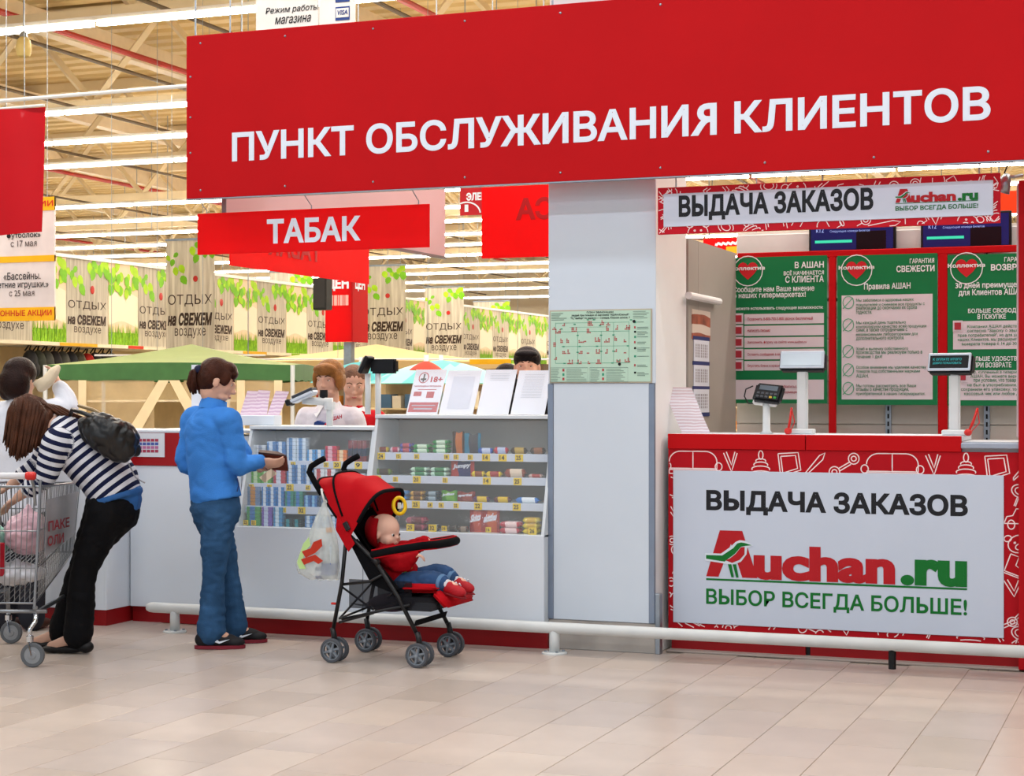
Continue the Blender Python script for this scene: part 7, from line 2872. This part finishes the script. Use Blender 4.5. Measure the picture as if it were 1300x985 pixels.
for c, lift in zip(an, (0, 0)):
    d = Vector((.93, -.3, -.18)).normalized()
    s_ = d.cross(Vector((0, 0, 1))).normalized()
    R = Matrix((s_, d, s_.cross(d))).transposed()
    g = c + Vector((.02, 0, -.015))
    mb = MB()
    mb.ell(g, (.036, .05, .036), R)
    mb.ell(g + d * .055 - Vector((0, 0, .006)), (.036, .062, .032), R)
    sh = remeshed('shoe', mb, .005, 3, REDS, PB)
    part('sole', MB().ell(g + d * .03 - R @ Vector((0, 0, .03)), (.036, .1, .01), R, 16, 6), mat('sole_red', '#7a1018', .6), sh, smooth=True)
    for q in (-.01, .015, .04):
        part('shoe_stripe', MB().tube([g + d * q + R @ Vector((-.037, 0, -.015)), g + d * (q + .012) + R @ Vector((-.03, 0, .02)), g + d * (q + .018) + R @ Vector((-.01, 0, .036))], .004, 6), LETTER_W, sh)
part('harness', MB().tube([at(492, 700, YM - .06), at(505, 712, YM - .085), at(512, 728, YM - .08)], .012, 8), mat('harness_grey', '#8d8b90', .8), ps, smooth=True)
part('harness', MB().tube([at(503, 697, YM), at(517, 715, YM - .04), at(516, 730, YM - .05)], .01, 8), mat('harness_grey', '#8d8b90', .8), ps, smooth=True)
part('harness_clip', MB().bbox(at(517, 722, YM - .1), (.06, .012, .022), .004, Matrix.Rotation(-.5, 3, 'Y')), mat('clip_green', '#5f9a3c', .5), ps)

# ------------------------------------------------------------------ carrier bag on the handle
bgz = thing('carrier_bag', at(405, 735, YN - .03), 'full white plastic carrier bag with red print hanging from the pushchair handle', 'bag')
BAGM = mat('carrier_white', '#d9ded8', .25, alpha=.42, var=.15, vscale=14, bump=.5, bscale=25)
yb0 = YN - .04
prof = [(412, 412.5, 634), (407, 416, 645), (398, 423, 662), (390, 429, 682), (381, 432, 700), (374, 433, 716), (376, 433, 727), (392, 431, 735.5)]


def bagf(u, v):
    k = v * (len(prof) - 1)
    i = int(min(k, len(prof) - 2))
    t = k - i
    l = prof[i][0] + (prof[i + 1][0] - prof[i][0]) * t
    r = prof[i][1] + (prof[i + 1][1] - prof[i][1]) * t
    y = prof[i][2] + (prof[i + 1][2] - prof[i][2]) * t
    an_ = 2 * math.pi * u
    p = at((l + r) / 2, y, yb0)
    hw_ = (r - l) / 2 * 9.4 / F
    dp = hw_ * .55 if v > .1 else hw_
    wob = 1 + .05 * math.sin(7 * an_ + 5 * v) + .04 * math.sin(13 * an_ - 9 * v)
    return p + Vector((math.cos(an_) * hw_ * wob, math.sin(an_) * dp * wob, .004 * math.sin(9 * an_)))


part('film', MB().grid(bagf, 40, 24, closed_u=True), BAGM, bgz, smooth=True)
part('handle_loop', MB().tube([at(412, 636, yb0), at(409, 627, yb0), at(408, 621, YN - .02), at(411, 628, YN + .02), at(414, 638, yb0 + .02)], .006, 8), mat('carrier_strap', '#d9dcd8', .4), bgz, smooth=True)
pr = MB()
yq = yb0 - .075
for poly, mi in (([(383, 700), (394, 696), (398, 688), (408, 684), (409, 693), (400, 702), (388, 708)], 0), ([(382, 710), (400, 704), (410, 712), (404, 716), (398, 712), (386, 717)], 0),
                 ([(377, 714), (385, 690), (392, 682), (394, 692), (387, 700), (384, 712), (388, 722), (380, 722)], 1)):
    pts = [at(x, y, yq - (.004 if mi == 0 else 0)) for x, y in poly]
    part('bag_print', MB().prism(pts, (0, .002, 0)), [mat('print_orange', '#b8331f', .6), mat('print_pale_green', '#b9d98f', .6)][mi], bgz)
# bottle inside
bt = thing('water_bottle', at(418, 735, yb0), 'plastic bottle with blue label and orange cap inside the carrier bag', 'bottle')
bb_ = at(418, 734, yb0)
k_ = 9.4 / F
part('bottle_body', MB().lathe([(.04, 0), (.044, .02), (.044, .14), (.042, .17), (.03, .2), (.014, .23), (.014, .25)], bb_, n=20), mat('bottle_clear', '#c9d4dc', .15, alpha=.6, var=.05), bt, smooth=True)
part('bottle_label', MB().lathe([(.0455, .02), (.0455, .085)], bb_, n=20, caps=False), mat('label_blue', '#2c4a92', .4), bt, smooth=True)
part('bottle_cap', MB().lathe([(.018, .25), (.018, .275), (.0, .275)], bb_, n=14), mat('cap_orange', '#d98a2a', .4), bt)
cb = thing('drink_carton', at(427, 735, yb0), 'blue and white carton inside the carrier bag', 'carton')
part('carton', MB().bbox(at(409, 727, yb0 + .01), (.06, .055, .065), .003), mat('carton_blue', '#2b3f86', .4, col2='#c9d3e2', bands=('Z', .35)), cb)

# ================================================================== shopping trolley
WIRE = mat('trolley_wire', '#8d9196', .3, .9, var=.1)
TY0 = 7.75
tx1 = at(51, 760, TY0).x
tx0 = tx1 - .56
tl = thing('shopping_trolley', Vector((tx1, TY0, 0)), 'wire shopping trolley with red-capped handle loaded with bags', 'trolley')
zt0, zb0 = at(53, 618, TY0).z, at(53, 766, TY0).z
LEN = .86
ztf, zbf = zt0 - .02, zb0 + .2          # far (front) end
tw = .06                                 # the basket narrows to the front


def tp(u, v, w):
    """u across 0..1, v along 0..1 away, w up 0..1"""
    x0_, x1_ = tx0 + tw * v, tx1 - tw * v
    z0_, z1_ = zb0 + (zbf - zb0) * v, zt0 + (ztf - zt0) * v
    xx_ = x0_ + (x1_ - x0_) * u
    inn = .03 * (1 - w)
    return Vector((xx_ + inn * (1 - 2 * u), TY0 + LEN * v + (inn * (1 - 2 * v) if 0 < v else 0), z0_ + (z1_ - z0_) * w))


def wire(mb, a, b, r=.0026):
    mb.tube([a, b], r, 5)


for nm, fa in (('near_wall', lambda s, w: tp(s, 0, w)), ('right_wall', lambda s, w: tp(1, s, w)), ('left_wall', lambda s, w: tp(0, s, w)), ('far_wall', lambda s, w: tp(s, 1, w))):
    n = 18 if 'wall' in nm and nm[0] in 'nf' else 28
    mb = MB()
    for i in range(n + 1):
        wire(mb, fa(i / n, 0), fa(i / n, 1))
    for w in (.3, .62):
        mb.tube([fa(i / 8, w) for i in range(9)], .0035, 5)
    tag(part(nm, mb, WIRE, tl), kind='stuff')
mb = MB()
for i in range(17):
    wire(mb, tp(i / 16, 0, 0), tp(i / 16, 1, 0))
tag(part('basket_floor', mb, WIRE, tl), kind='stuff')
part('rim', MB().tube([tp(0, 0, 1), tp(1, 0, 1), tp(1, 1, 1), tp(0, 1, 1), tp(0, 0, 1)], .007, 8), WIRE, tl, smooth=False)
part('lower_rim', MB().tube([tp(0, 0, 0), tp(1, 0, 0), tp(1, 1, 0), tp(0, 1, 0), tp(0, 0, 0)], .006, 8), WIRE, tl)
for u in (0, 1):
    part('corner_post', MB().tube([tp(u, 0, -.03), tp(u, 0, 1.06)], .008, 8), WIRE, tl)
hz0 = at(30, 603, TY0).z
part('handle', MB().tube([Vector((tx0 - .01, TY0 - .06, hz0)), Vector((tx1 - .055, TY0 - .06, hz0))], .018, 14), mat('handle_white', '#d6d6da', .35), tl, smooth=True)
for a, b in ((tx1 - .055, tx1 - .005), (tx0 - .04, tx0 - .01)):
    part('handle_cap', MB().lathe([(.021, 0), (.023, .01), (.023, .04), (.018, .05)], Vector((a, TY0 - .06, hz0)), (1, 0, 0), 14), REDP, tl, smooth=True)
for x in (tx0, tx1 - .03):
    part('handle_bracket', MB().tube([Vector((x, TY0 - .06, hz0)), Vector((x, TY0 - .01, zt0)), Vector((x, TY0 + .01, zt0 - .1))], .009, 8), WIRE, tl)
# chassis and castors
czn = .3
for x, s in ((tx0 + .04, -1), (tx1 - .03, 1)):
    part('chassis_tube', MB().tube([Vector((x, TY0 + .0, zb0 - .02)), Vector((x, TY0 + .05, zb0 - .05)), Vector((x - s * .01, TY0 + .4, zb0 - .03)), Vector((x - s * .04, TY0 + .82, zb0 - .02)), Vector((x - s * .04, TY0 + .84, .17))], .0125, 10), WIRE, tl, smooth=True)
    part('chassis_leg', MB().tube([Vector((x, TY0 + .03, zb0 - .03)), Vector((x, TY0 + .01, zb0 - .1)), Vector((x - s * .02, TY0 - .02, .2)), Vector((x - s * .02, TY0 - .02, .15))], .0125, 10), CHROME, tl, smooth=True)
part('chassis_crossbar', MB().tube([Vector((tx0, TY0 + .02, zb0 - .045)), Vector((tx1 + .03, TY0 + .02, zb0 - .045))], .011, 10), WIRE, tl, smooth=True)
for x, y in ((tx1 - .05, TY0 - .02), (tx0 + .06, TY0 - .02), (tx1 - .07, TY0 + .84), (tx0 + .08, TY0 + .84)):
    r = .065
    c = Vector((x + .02, y - .01, r))
    cs = part('castor_fork', MB().tube([Vector((x, y, .165)), Vector((x, y, .135))], .02, 12).tube([Vector((x - .0, y - .019, .135)), c + Vector((0, -.019, 0))], [(.016, .004), (.012, .004)], 8).tube([Vector((x, y + .019, .135)), c + Vector((0, .019, 0))], [(.016, .004), (.012, .004)], 8), CHROME, tl)
    part('castor_tyre', MB().lathe([(r * .7, -.013), (r * .95, -.013), (r, -.006), (r, .006), (r * .95, .013), (r * .7, .013), (r * .7, -.013)], c, (0, 1, 0), 24, caps=False), mat('castor_rubber', '#5d6064', .6), cs)
    part('castor_hub', MB().lathe([(.006, -.018), (r * .3, -.016), (r * .35, -.012), (r * .72, -.01), (r * .72, .01), (.006, .016)], c, (0, 1, 0), 20), mat('castor_hub', '#8c8f93', .4), cs)
# advert plate on the side wall
pa = tp(1, .1, .36)
pb_ = tp(1, .9, .3)
pc_ = tp(1, .9, .88)
pd_ = tp(1, .1, .88)
off = Vector((.012, 0, 0))
ad = part('advert_plate', MB().prism([pa + off, pb_ + off, pc_ + off, pd_ + off], (.004, 0, 0)), mat('plate_grey', '#a9a7ab', .4, alpha=.55), tl)
m = MB()
for k, s in enumerate(('ПАКЕ', 'ОЛИ')):
    o_ = pa.lerp(pd_, .44 - .26 * k) + Vector((.02, .03, 0))
    text_mb(m, s, o_, Vector((0, (.36, .27)[k], 0)), Vector((0, 0, .055)), bold=.03, res=3)
tag(part('advert_print', m, mat('advert_red', '#8f2a34', .5), tl), kind='stuff')
TROT = .3
tl.rotation_euler = (0, 0, TROT)


def trot(p):
    d = p - Vector((tx1, TY0, 0))
    return Vector((tx1, TY0, 0)) + Matrix.Rotation(TROT, 3, 'Z') @ d


# shopping in the basket
for nm, lab, c, r, col in (('grocery_bag', 'pale pink shopping bag lying in the trolley', (.72, .35, .52), (.12, .15, .12), '#c9a4ae'), ('grocery_bag', 'mint green shopping bag in the trolley beside the pink one', (.25, .3, .42), (.12, .15, .12), '#8fc0ae'),
                           ('grocery_bag', 'white shopping bag at the bottom of the trolley', (.6, .3, .13), (.17, .17, .06), '#c5c6cc')):
    p = trot(tp(*c))
    t = thing(nm, p - Vector((0, 0, r[2])), lab, 'bag')
    mb = MB().ell(p, r, None, 16, 12)
    mb.tube([p + Vector((0, 0, r[2] * .8)), p + Vector((.01, 0, r[2] * 1.25))], [.04, .015], 8)
    wrinkle(remeshed('film', mb, .01, 2, mat('film_' + col.strip('#'), col, .35, var=.15, vscale=12, bump=.4, bscale=30), t), .02, (16, 16, 16), p.x * 3)
p = trot(tp(.42, .12, .3))
t = thing('red_box', p, 'red cardboard box standing upright in the trolley', 'box')
part('carton', MB().bbox(p + Vector((.03, 0, .02)), (.1, .06, .18), .004), mat('carton_red', '#b0182a', .45, var=.05), t)
part('carton_label', MB().bbox(p + Vector((.03, -.031, .02)), (.07, .002, .06), .0005), mat('carton_label', '#d9c9c4', .5), t)

# ================================================================== evacuation plan on the column
ex0, ex1 = at(698, 440, CY0 - .012).x, at(828, 440, CY0 - .012).x
EYp = CY0 - .014
ez1, ez0 = zmean(EYp, (698, 394), (828, 391.5)), zmean(EYp, (698, 487), (828, 485.5))
ev = thing('evacuation_plan', ((ex0 + ex1) / 2, EYp, ez0), 'pale green fire evacuation plan framed on the white column', 'notice')
part('frame', MB().bbox(((ex0 + ex1) / 2, EYp + .001, (ez0 + ez1) / 2), (ex1 - ex0, .008, ez1 - ez0), .002), mat('plan_frame', '#b5ab98', .5), ev)
part('sheet', MB().box((ex0 + .008, EYp - .005, ez0 + .008), (ex1 - .008, EYp - .003, ez1 - .008)), mat('plan_green', '#b7d3bf', .35, var=.02), ev)
EW, EH = ex1 - ex0, ez1 - ez0
pm = MB()
Ye = EYp - .006


def er(x0, z0, x1, z1, mi, lift=0):
    rect(pm, ex0 + x0 * EW, ez0 + z0 * EH, ex0 + x1 * EW, ez0 + z1 * EH, Ye, mi, lift)


def et(s, x0, z0, x1, z1, mi):
    text_mb(pm, s, (ex0 + x0 * EW, Ye - .0003, ez0 + z0 * EH), ((x1 - x0) * EW, 0, 0), (0, 0, (z1 - z0) * EH), res=2, bold=.02, mi=mi)


et('ПЛАН ЭВАКУАЦИИ', .37, .945, .63, .975, 2)
et('людей при пожаре из магазина "АШАН-Южный"', .22, .905, .78, .94, 2)
et('ТЦ "амбар" по адресу: г. Самара, Южное шоссе, 5', .21, .865, .79, .9, 2)
rng = random.Random(9)
for k in range(5):
    er(.02, .95 - .022 * k, .02 + rng.uniform(.08, .16), .958 - .022 * k, 3)
    er(.82, .96 - .022 * k, .82 + rng.uniform(.1, .16), .966 - .022 * k, 3)
for x0, z0, x1, z1 in ((.06, .27, .78, .275), (.06, .7, .78, .705), (.12, .5, .78, .504), (.06, .27, .063, .83), (.78, .27, .783, .83), (.06, .82, .78, .824), (.28, .27, .283, .7), (.51, .27, .513, .7), (.63, .27, .633, .82), (.2, .76, .6, .763)):
    er(x0, z0, x1, z1, 1)
for gx, gz in ((.13, .57), (.19, .57), (.31, .57), (.36, .58), (.47, .58), (.56, .57), (.66, .59), (.75, .57), (.15, .42), (.2, .42), (.31, .42), (.39, .42), (.48, .42), (.57, .42), (.66, .44), (.75, .42),
               (.2, .28), (.3, .28), (.4, .28), (.48, .28), (.06, .52), (.07, .34), (.24, .72), (.39, .7), (.58, .73), (.67, .74), (.76, .74), (.4, .8), (.52, .81), (.58, .8), (.08, .7), (.05, .75), (.15, .8), (.68, .3), (.76, .3)):
    for q in range(rng.randint(2, 4)):
        for z in range(rng.randint(1, 3)):
            er(gx - .02 + q * .014, gz - .02 + z * .022, gx - .009 + q * .014, gz - .004 + z * .022, 0, .0004)
for gx, gz in ((.28, .65), (.28, .42), (.51, .65), (.51, .43), (.63, .65), (.63, .43), (.3, .5), (.47, .5), (.14, .5), (.77, .5), (.38, .86), (.44, .86), (.12, .74), (.25, .8), (.5, .78), (.15, .27), (.28, .27), (.62, .27), (.68, .3), (.8, .85)):
    er(gx - .01, gz - .006, gx + .012, gz + .008, 1, .0006)
for k, z in enumerate((.82, .75, .69, .62, .55, .47, .36, .24, .14)):
    if k % 3 == 1:
        er(.83, z - .015, .845, z + .015, 0, .0004)
    else:
        er(.83, z - .013, .85, z + .013, (1, 0, 2)[k % 3], .0004)
    for j in range(1 + k % 3):
        er(.86, z - .004 - .02 * j, .86 + rng.uniform(.06, .12), z + .003 - .02 * j, 3)
for bx in (.01, .4):
    for k in range(8):
        er(bx + .005, .03 + k * .022, bx + rng.uniform(.07, .1), .036 + k * .022, 3)
        er(bx + .16, .03 + k * .022, bx + rng.uniform(.3, .36), .036 + k * .022, 3)
    for k in range(3):
        er(bx + .12, .04 + k * .06, bx + .14, .075 + k * .06, (0, 1, 0)[k], .0004)
    strip_mb(pm, [(ex0 + (bx) * EW, Ye, ez0 + .015 * EH), (ex0 + (bx + .37) * EW, Ye, ez0 + .015 * EH), (ex0 + (bx + .37) * EW, Ye, ez0 + .21 * EH), (ex0 + bx * EW, Ye, ez0 + .21 * EH)], .002, .0003, True, 3)
disc(pm, ex0 + .83 * EW, ez0 + .83 * EH, .009, .009, Ye, 2, 12, .0006)
disc(pm, ex0 + .69 * EW, ez0 + .255 * EH, .009, .009, Ye, 2, 12, .0006)
tag(part('plan_print', pm, [mat('plan_red', '#b8484c', .5), mat('plan_dkgreen', '#3f9a78', .5), INK, mat('plan_grey', '#5c7068', .5)], ev), kind='stuff')
